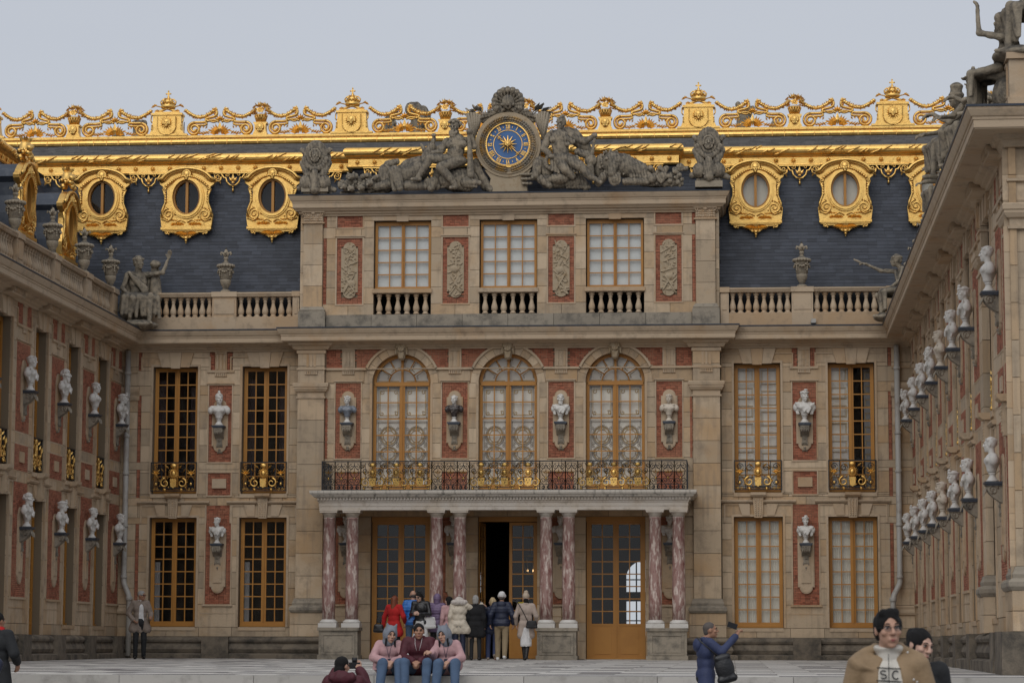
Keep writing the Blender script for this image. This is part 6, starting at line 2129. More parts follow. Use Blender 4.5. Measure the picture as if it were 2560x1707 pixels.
for M, lb in [(atm(-7.655, -.15, 9.80), 'weathered stone urn on the balustrade pedestal left of the attic'), (atm(7.77, -.15, 9.80), 'weathered stone urn on the balustrade pedestal right of the attic')] + \
        [(LW @ atm(-u, .12, 9.80), f'weathered stone urn on the left wing balustrade, {n_}') for u, n_ in ((1.08, 'nearest the seated corner statue'), (3.89, 'second from the corner statue'), (6.99, 'third from the corner statue'), (10.28, 'nearest the left edge'))] + \
        [(RW @ atm(u, -.12, 8.95 if u < 20 else 9.15), f'weathered stone urn above the right wing cornice, {n_}') for u, n_ in ((4.4, 'beside the statue with outstretched arm'), (8.0, 'second from the statue with outstretched arm'), (11.6, 'below the seated statues'), (22.6, 'with a fleur-de-lis top near the roof corner'))]:
    o = U0 if first else dup(U0)
    first = False
    o.matrix_world = M @ Matrix.Scale(1.0 if 'right wing' not in lb else 1.12, 4)
    tag(o, lb, 'urn', 'stone urns on the balustrades')

# ------------------------------------------------------------------ clock and the carved group on the attic
ZK, YK = 13.66, -.50
def zz(k, u, v, d):
    ox, oy, s = {'B': (700, 180, 3.1367), 'C': (1240, 180, 3.1367), 'R': (1100, 200, 5.2265)}[k]
    return (((ox + u / s) - 1268.4) / 93.5, -.42 - d, ZK - ((oy + v / s) - 364.5) / 91.7)
def zr_(k, r): return r / {'B': 3.1367, 'C': 3.1367, 'R': 5.2265}[k] / 92.6
def ZC(k, a, b, r0, r1): return ('c', zz(k, *a), zz(k, *b), zr_(k, r0), zr_(k, r1))
def ZE(k, a, r): return ('e', zz(k, *a), tuple(zr_(k, q) for q in r))
back = MB()
n_ = 48
circ = lambda r: [(r * math.cos(2 * PI * i / n_), ZK + r * math.sin(2 * PI * i / n_)) for i in range(n_)]
back.prism(circ(.86), YK - .02, YK + .45); back.ring(circ(.88), circ(.78), YK - .06, YK + .3); back.ring(circ(.80), circ(.735), YK - .09, YK)
back.prism([(-.52, 12.40), (.52, 12.40), (.46, 12.75), (.62, 12.98), (-.62, 12.98), (-.46, 12.75)], YK - .03, YK + .5)
ck = back.build('wall_clock', 'relief_stone'); ck.location = (0, 0, 0)
tag(ck, 'round blue clock with gilt Roman numerals and sun face in a carved wreath', 'clock')
wr = MB(); rnd = random.Random(4)
for k in range(64):
    a = 2 * PI * k / 64
    for j in (-1, 0, 1):
        r = .675 + .038 * j
        d = (-math.sin(a) * (1 if math.cos(a) > 0 else -1), -.35, math.cos(a) * (1 if math.cos(a) > 0 else -1))
        wr.leaf((r * math.cos(a), YK - .10 - .02 * (j == 0), ZK + r * math.sin(a)), (d[0] + .4 * j * math.cos(a), d[1], d[2] + .4 * j * math.sin(a)), .028, .12, (math.cos(a), 0, math.sin(a)), .02)
wr.ring(circ(.735), circ(.615), YK - .10, YK)

mat('wreath_gilding', (0.235, 0.20, 0.15), .6, 0.0, alt=(0.42, 0.24, 0.06), altamt=.95, altscale=3.0, alttight=(.45, .6), dark=(.05, .045, .04), darkscale=14, darktight=(.5, .65))
wr.build('wreath', 'wreath_gilding', ck)
dd = MB(); dd.prism(circ(.62), YK - .065, YK - .03); dial = dd.build('dial', 'blue_enamel', ck)
gg = MB(); gg.ring(circ(.625), circ(.565), YK - .115, YK - .05); gg.ring(circ(.575), circ(.562), YK - .13, YK - .06); gg.ring(circ(.392), circ(.376), YK - .085, YK - .06)
for k in range(60):
    a = 2 * PI * k / 60
    gg.ball((.592 * math.cos(a), YK - .117, ZK + .592 * math.sin(a)), (.007, .008, .007), 5, 4)
gg.build('gilt_ring', 'gold', ck)
nm = MB()
def stroke(ax, az, bx, bz, w, a):
    """bar in the dial's radial frame turned by a (clockwise from the top)"""
    def tr(x, z): return (x * math.cos(a) + z * math.sin(a), ZK - x * math.sin(a) + z * math.cos(a))
    dx, dz = bx - ax, bz - az; L = math.hypot(dx, dz); px, pz = -dz / L * w, dx / L * w
    nm.prism([tr(ax + px, az + pz), tr(bx + px, bz + pz), tr(bx - px, bz - pz), tr(ax - px, az - pz)], YK - .085, YK - .06)
wd = {'I': .022, 'V': .055, 'X': .055}
for k, s in enumerate(('XII', 'I', 'II', 'III', 'IIII', 'V', 'VI', 'VII', 'VIII', 'IX', 'X', 'XI')):
    a = 2 * PI * k / 12
    tot = sum(wd[c] for c in s) + .010 * (len(s) - 1)
    x = -tot / 2; z0, z1 = .425, .535
    for c in s:
        w = wd[c]
        if c == 'I': stroke(x + w / 2, z0, x + w / 2, z1, .008, a)
        elif c == 'V': stroke(x + .006, z1, x + w / 2, z0, .009, a); stroke(x + w - .006, z1, x + w / 2, z0, .005, a)
        else: stroke(x + .006, z1, x + w - .006, z0, .009, a); stroke(x + w - .006, z1, x + .006, z0, .005, a)
        x += w + .010
    stroke(-tot / 2, z0, tot / 2, z0, .0035, a); stroke(-tot / 2, z1, tot / 2, z1, .0035, a)
    h = a + PI / 12
    stroke(0, .455, 0, .505, .005, h); stroke(-.014, .482, .014, .482, .004, h)
nm.build('numerals', 'gold', ck)
sn = MB()
for k in range(12):
    a = 2 * PI * k / 12
    sn.cone((.10 * math.cos(a), YK - .11, ZK + .10 * math.sin(a)), (.245 * math.cos(a), YK - .10, ZK + .245 * math.sin(a)), .028, .004, 5)
sun_ = sn.build('sun_rays', 'gold', ck)
link('sun_face', carved('sun_face', face_prims(.085), 'gold', h=.008, k=.01), sun_, (0, YK - .12, ZK - .01))
hh = MB()
def hand(a, L, w, tip):
    d = (math.sin(a), math.cos(a)); s_ = (d[1], -d[0])
    hh.tube([(d[0] * .08, YK - .10, ZK + d[1] * .08), (d[0] * L * .7, YK - .10, ZK + d[1] * L * .7), (d[0] * L, YK - .10, ZK + d[1] * L)], [w, w * .8, w * .3], 5)
    for t in (-1, 1):
        p = (d[0] * tip, d[1] * tip)
        hh.tube(spiral(p[0] + s_[0] * t * .035, ZK + p[1] + s_[1] * t * .035, .03, .008, 0, t * 1.2, 10, YK - .10), .008, 4)
hand(math.radians(-50), .40, .022, .30); hand(math.radians(133), .52, .018, .36)
hh.build('clock_hand', 'gold', ck)

def stone_thing(name, label, cat, P, h=.024, k=.022, m='old_stone', wr_=.006, ws=26, seed=1):
    h, k, wr_, ws = h * .85, k * .6, wr_ * 1.15, ws * 1.5
    o = link(name, carved(name, P, m, h=h, k=k, wrinkle=wr_, wscale=ws, seed=seed))
    return tag(o, label, cat)
# plumed helmet above the clock with banners to both sides
P = [ZE('R', (880, 310, .18), (80, 70, 95)), ZC('R', (815, 345, .22), (945, 345, .22), 24, 24), ('-e', zz('R', 880, 400, .38), (.10, .16, .09))]
for k in range(13):
    a = PI * (-.16 + 1.32 * k / 12)
    P.append(ZE('R', (880 + 178 * math.cos(a), 310 - 160 * math.sin(a), .14), (42, 46, 48))); P.append(ZC('R', (880 + 100 * math.cos(a), 320 - 95 * math.sin(a), .10), (880 + 175 * math.cos(a), 310 - 160 * math.sin(a), .20), 16, 22))
    P.append(ZE('R', (880 + 130 * math.cos(a), 320 - 120 * math.sin(a), .02), (50, 40, 50)))
for s in (-1, 1):
    for k in range(5):
        P.append(ZC('R', (880 + s * (90 + 40 * k), 400 + 18 * k, .10), (880 + s * (140 + 55 * k), 340 + 40 * k, .12), 34 - 3 * k, 24))
    P.append(ZC('R', (880 + s * 60, 400, .12), (880 + s * 170, 520, .05), 26, 18))
    P.append(ZC('R', (880 + s * 130, 440, 0), (880 + s * 330, 530, 0), 60, 40))
stone_thing('plumed_helmet', 'dark stone helmet with a fan of ostrich plumes carved above the clock', 'stone carving', P + [ZE('R', (880, 330, .0), (150, 60, 130))], .018, .007)
for s, lb in ((-1, 'left'), (1, 'right')):
    b = MB()
    xo = 880
    def q(u, v, d): return zz('R', xo + s * u, v, d)
    # gathered banner
    n1 = 11
    for k in range(n1):
        t = k / (n1 - 1)
        top = (350 + 190 * t, 430 + 70 * abs(t - .6), .08 + .09 * (k % 2)); bot = (395 + 70 * t, 640 + 190 * t, .0 + .09 * (k % 2))
        b.tube([q(*top), q(top[0] * .45 + bot[0] * .55, (top[1] + bot[1]) / 2, .08 + .04 * (k % 2)), q(*bot)], [.036, .042, .026], 6)
    for u, v, u2, v2 in ((420, 440, 560, 375), (380, 420, 470, 330), (340, 430, 400, 350), (440, 470, 590, 440)):
        b.leaf(q(u, v, .1), Vector(q(u2, v2, .08)) - Vector(q(u, v, .1)), .075, .28, (0, .3, 1), .05)
        b.tube([q(u - 60, v + 60, .1), q(u2, v2, .08)], .022, 6)
    o = b.build('carved_banners', 'old_stone')
    tag(o, f'dark stone banners and spearheads carved on the {lb} side of the clock', 'stone carving', 'carved banners beside the clock')
# seated bearded man with a club
B = lambda *a: ZC('B', *a)
P = [B((1385, 565, .30), (1372, 690, .30), 70, 62), B((1312, 560, .28), (1462, 555, .28), 34, 34), ZE('B', (1345, 590, .42), (44, 36, 36)), ZE('B', (1425, 588, .42), (44, 36, 36)),
     B((1370, 640, .42), (1370, 690, .40), 38, 36), B((1300, 568, .28), (1262, 640, .38), 32, 26), B((1262, 640, .38), (1212, 652, .46), 24, 18), ZE('B', (1205, 655, .48), (20, 20, 18)),
     B((1470, 560, .26), (1520, 600, .30), 32, 27), B((1520, 600, .30), (1492, 505, .42), 25, 19), ZE('B', (1490, 492, .45), (26, 26, 24)),
     B((1484, 500, .42), (1500, 830, .40), 13, 29), ZE('B', (1385, 712, .30), (86, 70, 44)),
     B((1345, 705, .36), (1185, 700, .52), 46, 36), B((1185, 700, .52), (1122, 800, .50), 34, 26), B((1122, 800, .50), (1085, 852, .52), 24, 18), B((1105, 858, .52), (1045, 862, .56), 17, 14),
     B((1400, 712, .36), (1268, 772, .56), 48, 38), B((1268, 772, .56), (1345, 860, .52), 35, 30), B((1345, 860, .52), (1385, 915, .5), 27, 20), B((1385, 922, .5), (1350, 932, .58), 18, 14),
     B((1375, 520, .28), (1370, 480, .32), 34, 32)]
P += xf(head_prims() + [('e', (0, .02, .05), (.09, .10, .09))], Matrix.Translation(zz('B', 1368, 455, .38)) @ Matrix.Rotation(-.25, 4, 'Z') @ Matrix.Scale(1.3, 4))
rnd = random.Random(8)
for k in range(34):
    a, e = rnd.uniform(0, 2 * PI), rnd.uniform(-.1, 1.5)
    P.append(ZE('B', (1368 + 52 * math.cos(a) * math.cos(e), 440 - 45 * math.sin(e), .36 + .15 * math.sin(a) * math.cos(e) * (-1 if e < .4 else 1) * (1 if math.sin(a) < 0 else 1)), (13, 13, 12)) if not (math.sin(a) < -.2 and e < .6) else ZE('B', (1368, 400, .36), (14, 14, 12)))
for k in range(14): P.append(ZE('B', (1362 + rnd.uniform(-28, 28), 505 + rnd.uniform(-14, 22), .48), (13, 12, 15)))
stone_thing('seated_bearded_statue', 'dark stone statue of a seated bearded nude man holding a club, left of the clock', 'statue', P, .02, .018, wr_=.003)
P = [ZE('B', (1400, 850, .10), (150, 90, 95)), B((1290, 860, .28), (1470, 905, .20), 50, 44), B((1460, 880, .35), (1565, 890, .42), 42, 20), ZE('B', (1480, 855, .35), (34, 30, 26)), B((1470, 905, .38), (1540, 915, .42), 20, 12),
     B((1210, 870, .35), (1190, 925, .42), 42, 28), B((1240, 800, .2), (1230, 900, .3), 40, 36), B((1520, 740, .0), (1640, 920, .05), 34, 30), B((1530, 700, .0), (1600, 900, .0), 26, 30)]
for k in range(26): P.append(B((1250 + rnd.uniform(0, 200), 850 + rnd.uniform(-40, 60), .30), (1270 + rnd.uniform(0, 200), 870 + rnd.uniform(-40, 60), .34), 14, 9))
stone_thing('rocky_seat', 'dark stone rock with lion skin and snarling beast head under the bearded statue', 'stone carving', P, .022, .02)
# bull, eagle and coiled dragon on the left
P = [B((905, 830, .12), (1085, 770, .16), 92, 84), B((1000, 745, .14), (1090, 720, .16), 62, 60), B((905, 800, .36), (940, 895, .46), 58, 36), B((940, 890, .46), (948, 925, .5), 34, 26),
     B((870, 780, .36), (830, 740, .38), 16, 8), B((960, 780, .36), (1000, 760, .36), 14, 8), B((760, 905, .3), (860, 880, .3), 30, 36), B((1000, 900, .34), (1140, 905, .36), 40, 32), B((840, 720, .1), (905, 700, .1), 34, 26), B((820, 770, .05), (830, 880, .1), 60, 62),
     B((1160, 870, .36), (1200, 925, .42), 30, 22), B((890, 850, .4), (905, 930, .44), 26, 22)]
stone_thing('recumbent_bull', 'dark stone bull lying with lowered head, left of the bearded statue', 'statue', P, .022, .02, wr_=.004)
P = [B((1145, 690, .18), (1185, 590, .22), 52, 34), B((1185, 590, .22), (1204, 525, .24), 24, 14), ZE('B', (1203, 505, .26), (18, 20, 16)), B((1203, 505, .28), (1180, 512, .32), 8, 3)]
for k in range(7):
    P.append(B((1150, 630, .16), (1100 + 5 * k, 570 + 14 * k, .12), 16, 9)); P.append(B((1210, 610, .16), (1265 - 4 * k, 570 + 10 * k, .10), 15, 9))
stone_thing('peacock_statue', 'dark stone bird with raised neck and spread feathers behind the bull', 'statue', P, .02, .014)
P = []
for k in range(7):
    x0 = 500 + 40 * k; y0 = 870 + rnd.uniform(-10, 30); pts = [(x0, y0, .2 + .04 * (k % 3))]
    for j in range(7):
        a = rnd.uniform(0, 2 * PI)
        pts.append((min(780, max(470, pts[-1][0] + 38 * math.cos(a))), min(930, max(815, pts[-1][1] + 32 * math.sin(a))), .12 + .22 * rnd.random()))
    for a, e in zip(pts, pts[1:]): P.append(B(a, e, 22, 19))
for u, v in ((500, 905), (560, 920), (640, 915), (705, 880), (560, 830)):
    P += [ZE('B', (u, v, .42), (30, 30, 24)), B((u, v, .44), (u - 14, v + 18, .52), 16, 8), B((u - 10, v - 20, .4), (u - 34, v - 36, .36), 9, 4), B((u + 8, v - 20, .4), (u + 20, v - 40, .36), 9, 4)]
P += [B((480, 945, .1), (800, 940, .1), 24, 26), ZE('B', (660, 860, .02), (130, 60, 60))]
stone_thing('dragon_heads', 'dark stone coils and snarling dragon heads at the left end of the carved group', 'stone carving', P, .02, .014)
# seated warrior on the right
Cc = lambda *a: ZC('C', *a)
P = [Cc((500, 545, .30), (508, 675, .30), 72, 60), Cc((424, 525, .28), (582, 525, .28), 36, 36), ZE('C', (462, 560, .40), (42, 36, 34)), ZE('C', (540, 560, .40), (42, 36, 34)),
     Cc((412, 535, .26), (376, 625, .34), 34, 28), Cc((376, 625, .34), (432, 688, .46), 27, 20), ZE('C', (440, 695, .48), (24, 24, 20)),
     Cc((600, 540, .26), (690, 572, .26), 34, 28), Cc((690, 572, .26), (765, 535, .32), 26, 19), ZE('C', (770, 528, .34), (24, 24, 20)), Cc((775, 520, .34), (752, 668, .30), 11, 13),
     ZE('C', (520, 710, .30), (92, 80, 58)), Cc((560, 712, .36), (660, 775, .56), 52, 40), Cc((660, 775, .56), (735, 855, .52), 38, 28), Cc((735, 855, .52), (800, 888, .52), 26, 19), Cc((800, 892, .52), (822, 905, .58), 18, 14),
     Cc((500, 720, .40), (545, 800, .54), 46, 36), Cc((545, 800, .54), (600, 850, .46), 34, 28),
     Cc((600, 520, .16), (730, 640, .10), 60, 34), Cc((560, 500, .2), (690, 600, .12), 50, 44), Cc((440, 500, .34), (560, 600, .44), 22, 20), Cc((470, 500, .36), (600, 580, .40), 20, 22), Cc((505, 510, .28), (508, 478, .30), 34, 30)]
for k in range(9): P.append(Cc((440 + 24 * k, 700, .42), (446 + 24 * k, 800 + 10 * (k % 3), .48), 17, 12))
for k in range(16):
    a = 2 * PI * k / 16; P.append(ZE('C', (438 + 46 * math.cos(a), 735 + 50 * math.sin(a), .44), (17, 17, 17)))
P += xf(head_prims() + [('e', (0, .02, .055), (.092, .11, .085)), ('c', (0, -.09, .09), (0, .06, .19), .022, .035), ('c', (0, .06, .19), (0, .14, .02), .035, .02), ('c', (-.07, -.06, .055), (.07, -.06, .055), .02, .02)],
        Matrix.Translation(zz('C', 508, 440, .36)) @ Matrix.Rotation(-.75, 4, 'Z') @ Matrix.Scale(1.28, 4))
stone_thing('seated_warrior_statue', 'dark stone statue of a seated helmeted warrior in a cloak, right of the clock', 'statue', P, .02, .018, wr_=.004)
P = [Cc((400, 870, .2), (620, 875, .2), 58, 55), ZE('C', (500, 860, .3), (90, 70, 48)), Cc((330, 745, .26), (312, 830, .34), 46, 30), Cc((310, 820, .34), (290, 850, .38), 26, 16), Cc((340, 720, .2), (400, 800, .2), 44, 50), Cc((350, 860, .30), (420, 910, .32), 34, 26),
     ZE('C', (740, 720, .28), (46, 40, 50)), Cc((720, 680, .26), (640, 650, .24), 34, 30), Cc((735, 770, .3), (750, 840, .3), 30, 24), Cc((640, 850, .2), (700, 920, .2), 44, 34), Cc((560, 915, .25), (720, 922, .25), 20, 20)]
for k in range(13): P.append(ZE('C', (205 + 24 * (k % 5) + 6 * (k // 5), 815 + 36 * (k // 5), .18), (20, 18, 12)))
stone_thing('fallen_armour', 'dark stone heap of fallen armour, horse head and leaves under the warrior', 'stone carving', P, .02, .016)
P = [ZE('C', (915, 740, .22), (92, 90, 92)), Cc((918, 765, .40), (905, 830, .48), 46, 30), Cc((980, 750, .14), (1115, 800, .14), 92, 74), Cc((1010, 890, .34), (1165, 890, .34), 30, 28), Cc((840, 850, .34), (800, 900, .3), 34, 26), ZE('C', (820, 760, .1), (60, 60, 100)), ZE('C', (865, 720, .5), (16, 14, 14)), Cc((880, 735, .46), (950, 735, .46), 18, 18)]
for k in range(90):
    a, r = rnd.uniform(0, 2 * PI), rnd.uniform(40, 100)
    u, v = 915 + r * math.cos(a), 745 + r * math.sin(a)
    P.append(Cc((u, v, .40 - .002 * (r - 40)), (u + 12 * math.cos(a + .6), v + 22 * math.sin(a + .6) + 8, .36), 13, 7))
P += [ZE('C', (930, 872, .46), (50, 18, 56)), ZE('C', (930, 872, .50), (30, 16, 34)), ZE('C', (930, 872, .53), (12, 14, 12))]
for k in range(6): P.append(Cc((1030 + 18 * k, 700 + 12 * k, .24), (1060 + 22 * k, 850, .30), 24, 22))
stone_thing('recumbent_lion', 'dark stone lion with shaggy mane and a small round shield, right of the warrior', 'statue', P, .02, .013)
P = [ZE('C', (1250, 860, .05), (190, 70, 62)), Cc((1150, 900, .25), (1440, 905, .25), 24, 22)]
for k in range(44):
    u = rnd.uniform(1160, 1450); top = 770 + max(0, (u - 1300) * .15)
    v = rnd.uniform(top, 900); a = rnd.uniform(0, PI)
    P.append(Cc((u, v, .18 + .2 * rnd.random()), (u + 34 * math.cos(a), v + 30 * math.sin(a), .2 + .2 * rnd.random()), 20, 12))
P += [ZE('C', (1215, 870, .4), (34, 26, 36)), ZE('C', (1435, 775, .25), (32, 26, 26)), Cc((1390, 800, .25), (1480, 790, .25), 22, 18), ZE('C', (1300, 850, .38), (40, 20, 34))]
stone_thing('war_trophies', 'dark stone jumble of war trophies at the right end of the carved group', 'stone carving', P, .02, .013)
# the two oval shields on their supports
for k, u0, v0, lb, s in (('B', 270, 650, 'left', -1), ('C', 1655, 590, 'right', 1)):
    P = [ZE(k, (u0, v0, .24), (92, 34, 122)), ('-e', zz(k, u0, v0 + 5, .44), (zr_(k, 72), .15, zr_(k, 98))), ZE(k, (u0, v0 + 20, .10), (115, 30, 120)),
         ZC(k, (u0 - 95, v0 - 30, .2), (u0 - 110, v0 - 45, .2), 20, 20), ZC(k, (u0 + 95, v0 - 30, .2), (u0 + 110, v0 - 45, .2), 20, 20),
         ZC(k, (u0 - 100, v0 + 60, .22), (u0 - 60, v0 + 150, .28), 28, 30), ZC(k, (u0 + 100, v0 + 60, .22), (u0 + 60, v0 + 150, .28), 28, 30),
         ZE(k, (u0 - 72, v0 + 215, .30), (52, 46, 60)), ZE(k, (u0 + 72, v0 + 215, .30), (52, 46, 60)), ZC(k, (u0, v0 + 140, .36), (u0, v0 + 270, .36), 26, 40), ZC(k, (u0 - 25, v0 + 160, .34), (u0 - 30, v0 + 250, .40), 18, 14), ZC(k, (u0 + 25, v0 + 160, .34), (u0 + 30, v0 + 250, .40), 18, 14),
         ZC(k, (u0 - 100, v0 + 240, .2), (u0 - 130, v0 + 250, .2), 30, 22), ZC(k, (u0 + 100, v0 + 250, .2), (u0 + 150, v0 + 270, .2), 26, 20)]
    for j in range(12):
        a = PI * (1.1 + .8 * j / 11)
        P.append(ZE(k, (u0 + 92 * math.cos(a), v0 - 110 * math.sin(a), .32), (20, 16, 22)))
    P += xf(face_prims(.16, True), Matrix.Translation(zz(k, u0, v0 + 5, .33)))
    P += [('c', zz(k, u0 - 70, v0 + 300 - 8, .2), zz(k, u0 + 70, v0 + 300 - 8, .2), .10, .10)]
    o = stone_thing('oval_shield', f'oval stone shield with screaming face on helmets, {lb} end of the attic top', 'stone carving', P, .02, .015)
    o['group'] = 'oval shields on the attic corners'
    b = MB(); z0 = 12.41
    x0 = zz(k, u0, 0, 0)[0]
    b.box(x0 - .36, x0 + .36, -.80, -.1, z0, z0 + .16); b.build('plinth_slab', 'old_stone', o)

# ------------------------------------------------------------------ statues on the roof edges of the wings
def seated(scale, M, label, arm_up=None, cloak=True, hat=None, head_turn=0, seed=1, extra=(), slab=True):
    J = pose(p=(0, .05, .52), n=(0, .02, 1.04), head=(0, -.03, 1.19), shL=(.18, .02, .99), shR=(-.18, .02, .99), hipL=(.10, .03, .52), hipR=(-.10, .03, .52), knL=(.17, -.40, .55), knR=(-.14, -.43, .50),
             anL=(.16, -.42, .10), anR=(-.18, -.30, .10), elL=(.27, -.05, .74), wrL=(.16, -.26, .60), elR=(-.27, -.02, .74), wrR=(-.20, -.26, .58), hdL=(-.2, -1, -.2), hdR=(.1, -1, -.2), hnL=(0, 0, -1), hnR=(0, 0, -1), hyaw=head_turn)
    if arm_up: J.update(arm_up)
    P = body_prims(J)
    hm = head_mat(J)
    P += xf([('e', (0, .02, .05), (.088, .102, .088)), ('e', (0, .08, -.01), (.05, .05, .05))], hm)
    rnd = random.Random(seed)
    for i in range(14):
        a = 2 * PI * i / 14
        P += xf([('e', (.085 * math.cos(a), .015 + .10 * math.sin(a), .07), (.02, .02, .02))], hm)
    if hat: P += xf(hat, hm)
    # drapery over the lap falling between and beside the legs
    for i in range(11):
        t = i / 10
        x = -.28 + .58 * t
        P.append(('c', (x * .7, -.02, .60), (x, -.40 + .08 * abs(t - .5), .52), .06, .05)); P.append(('c', (x, -.40 + .08 * abs(t - .5), .52), (x * 1.1 + rnd.uniform(-.03, .03), -.36, .16 + rnd.uniform(0, .12)), .050, .034))
    if cloak:
        for i in range(6):
            P.append(('c', (-.18 + .07 * i, .10, .98), (-.26 + .1 * i, .18, .35), .06, .07))
        for i in range(4):
            P.append(('c', (-.17 + .03 * i, -.06, 1.0 - .04 * i), (.14, -.08, .74 - .05 * i), .030, .026))
    P += [('e', (0, .10, .26), (.30, .26, .28))] + ([('e', (0, -.25, .04), (.34, .30, .09))] if slab else [])
    P += list(extra)
    o = link('seated_statue', carved('seated_statue', P, 'old_stone', h=.017, k=.022, wrinkle=.005, wscale=26, wdir=(1, 1, .3), seed=seed))
    o.matrix_world = M @ Matrix.Scale(scale, 4)
    return tag(o, label, 'statue', 'seated statues on the roof edges')
seated(1.50, atm(-9.98, -.42, 8.80, .35), 'grey stone statue of a seated woman raising one arm, in the left roof corner', dict(elL=(.42, -.12, 1.02), wrL=(.52, -.10, 1.28), hdL=(.1, 0, 1), hnL=(0, -1, 0), elR=(-.28, .0, .72)), head_turn=.5, seed=3,
       extra=[('c', (.30, .05, 1.10), (.33, .05, .6), .07, .12), ('e', (.30, -.02, 1.18), (.10, .08, .07))])
seated(1.30, RW @ atm(1.15, -.30, 8.80, .1), 'grey stone statue stretching an arm towards the court, in the right roof corner', dict(elR=(-.30, -.34, 1.02), wrR=(-.26, -.62, 1.14), hdR=(0, -1, .3), hnR=(0, 0, -1), head=(0, -.08, 1.18)), head_turn=-.3, seed=5,
       extra=[('c', (-.26, -.70, 1.16), (-.26, -.88, 1.24), .02, .02)])
for i, (u, lb, hat, tr) in enumerate(((18.3, 'grey stone statue with a tall turban, leaning over the right wing cornice', [('c', (0, .0, .08), (0, .02, .17), .08, .085), ('e', (0, .02, .19), (.095, .1, .03))], .3),
                                      (19.5, 'grey stone statue in a broad-brimmed hat, leaning over the right wing cornice', [('e', (0, 0, .07), (.16, .16, .02)), ('e', (0, .02, .11), (.09, .1, .08)), ('e', (0, .02, .2), (.03, .03, .04))], -.2),
                                      (15.6, 'grey stone statue with bowed head, on the middle of the right wing cornice', None, -.3))):
    seated(1.38 if u > 18 else 1.15, RW @ atm(u, (-.12, .10, -.1)[i], (9.25, 9.3, 8.95)[i], (.25, .5, .3)[i]), lb, dict(elR=(-.30, -.16, .78), wrR=(-.20, -.42, .72), elL=(.28, -.22, .80), wrL=(.1, -.40, .95)), hat=hat, head_turn=tr, seed=11 + i, slab=False)
seated(1.25, RW @ atm(26.55, -.02, 8.85, -.35), 'large stone statue seated beside the pedestal on the near corner of the right roof', dict(elL=(.10, -.30, 1.10), wrL=(.0, -.34, 1.40), hdL=(0, 0, 1), hnL=(0, -1, 0), head=(-.10, -.06, 1.17), elR=(-.30, -.22, .70), wrR=(-.30, -.40, .45)), head_turn=-.6, seed=21, slab=False)
seated(1.45, RW @ atm(26.8, .55, 9.70, .2), 'stone statue in heavy drapery on top of the near corner pedestal', dict(elL=(.20, -.25, .80)), head_turn=.2, seed=22)

# ------------------------------------------------------------------ seen over the ridge: statues and a chimney of the garden front
def blob_statue(x, label, P):
    o = link('roof_statue', carved('roof_statue', P, 'old_stone', h=.03, k=.03, wrinkle=.01, wscale=20))
    o.location = (x, 10.2, 15.55); o.scale = (.74, .74, .8)
    tag(o, label, 'statue', 'distant stone figures beyond the gilded ridge')
    b = MB(); b.box(-.4, .4, -.4, .4, -3.4, 0); b.build('pedestal', 'limestone_grey', o)
blob_statue(-4.55, 'broken dark stone torso beyond the gilded ridge, left of the clock', [('c', (0, 0, -.1), (0, 0, .9), .32, .26), ('c', (-.25, 0, 1.0), (.05, 0, 1.7), .25, .2), ('c', (-.3, -.1, .9), (.1, -.1, 1.2), .1, .1), ('-k', (0, 0, 1.62), (-.3, 0, 1))])
blob_statue(-3.75, 'dark stone basket of fruit beyond the gilded ridge, left of the clock', [('c', (0, 0, -.1), (0, 0, 1.2), .34, .3)] + [('e', (.3 * math.cos(k * .9), .2 * math.sin(k * 1.7), 1.5 + .3 * math.sin(k * .7)), (.24, .22, .24)) for k in range(14)])
blob_statue(-2.6, 'small dark stone figure low beyond the gilded ridge, left of the clock', [('c', (-.3, 0, 0), (.2, 0, .75), .25, .2), ('e', (.1, 0, 1.0), (.15, .15, .16)), ('c', (.1, 0, .7), (.4, 0, .75), .07, .05)])
blob_statue(6.35, 'dark stone eagle-like trophy beyond the gilded ridge, right of the clock', [('c', (0, 0, -.2), (-.05, 0, 1.2), .36, .26), ('c', (-.1, 0, 1.3), (-.25, 0, 1.75), .16, .12), ('c', (.1, 0, 1.2), (.32, 0, 1.55), .14, .1), ('c', (-.1, 0, 1.5), (.35, 0, 1.6), .12, .1)])
blob_statue(7.2, 'pointed dark stone trophy low beyond the gilded ridge, right of the clock', [('c', (-.2, 0, 0), (.1, 0, .7), .25, .16), ('c', (.1, 0, .7), (.3, 0, 1.15), .14, .03), ('c', (-.1, 0, .7), (.05, 0, 1.1), .1, .03)])
blob_statue(-12.55, 'dark stone pot beyond the gilded ridge at the far left', [('c', (0, 0, 0), (0, 0, 1.2), .28, .26), ('c', (-.2, 0, 1.35), (.2, 0, 1.35), .14, .14), ('e', (-.9, 0, .7), (.3, .3, .4))])
b = MB(); b.tube([(-10.75, 8.5, 8.6), (-10.75, 8.5, 16.3)], [.03, .012], 6)
tag(b.build('lightning_rod', 'iron'), 'thin lightning rod rising behind the gilded ridge, left of the clock', 'lightning rod')
cm = MB(); cm.lathe([(.07, 0), (.075, .05), (.07, .09)], n=12); cm.box(-.06, .06, -.16, .0, .01, .12)
c_ = cm.build('security_camera', 'pipe_paint'); c_.location = (8.05, -.38, 8.80); tag(c_, 'small white security camera on the stone ledge right of the attic', 'camera')
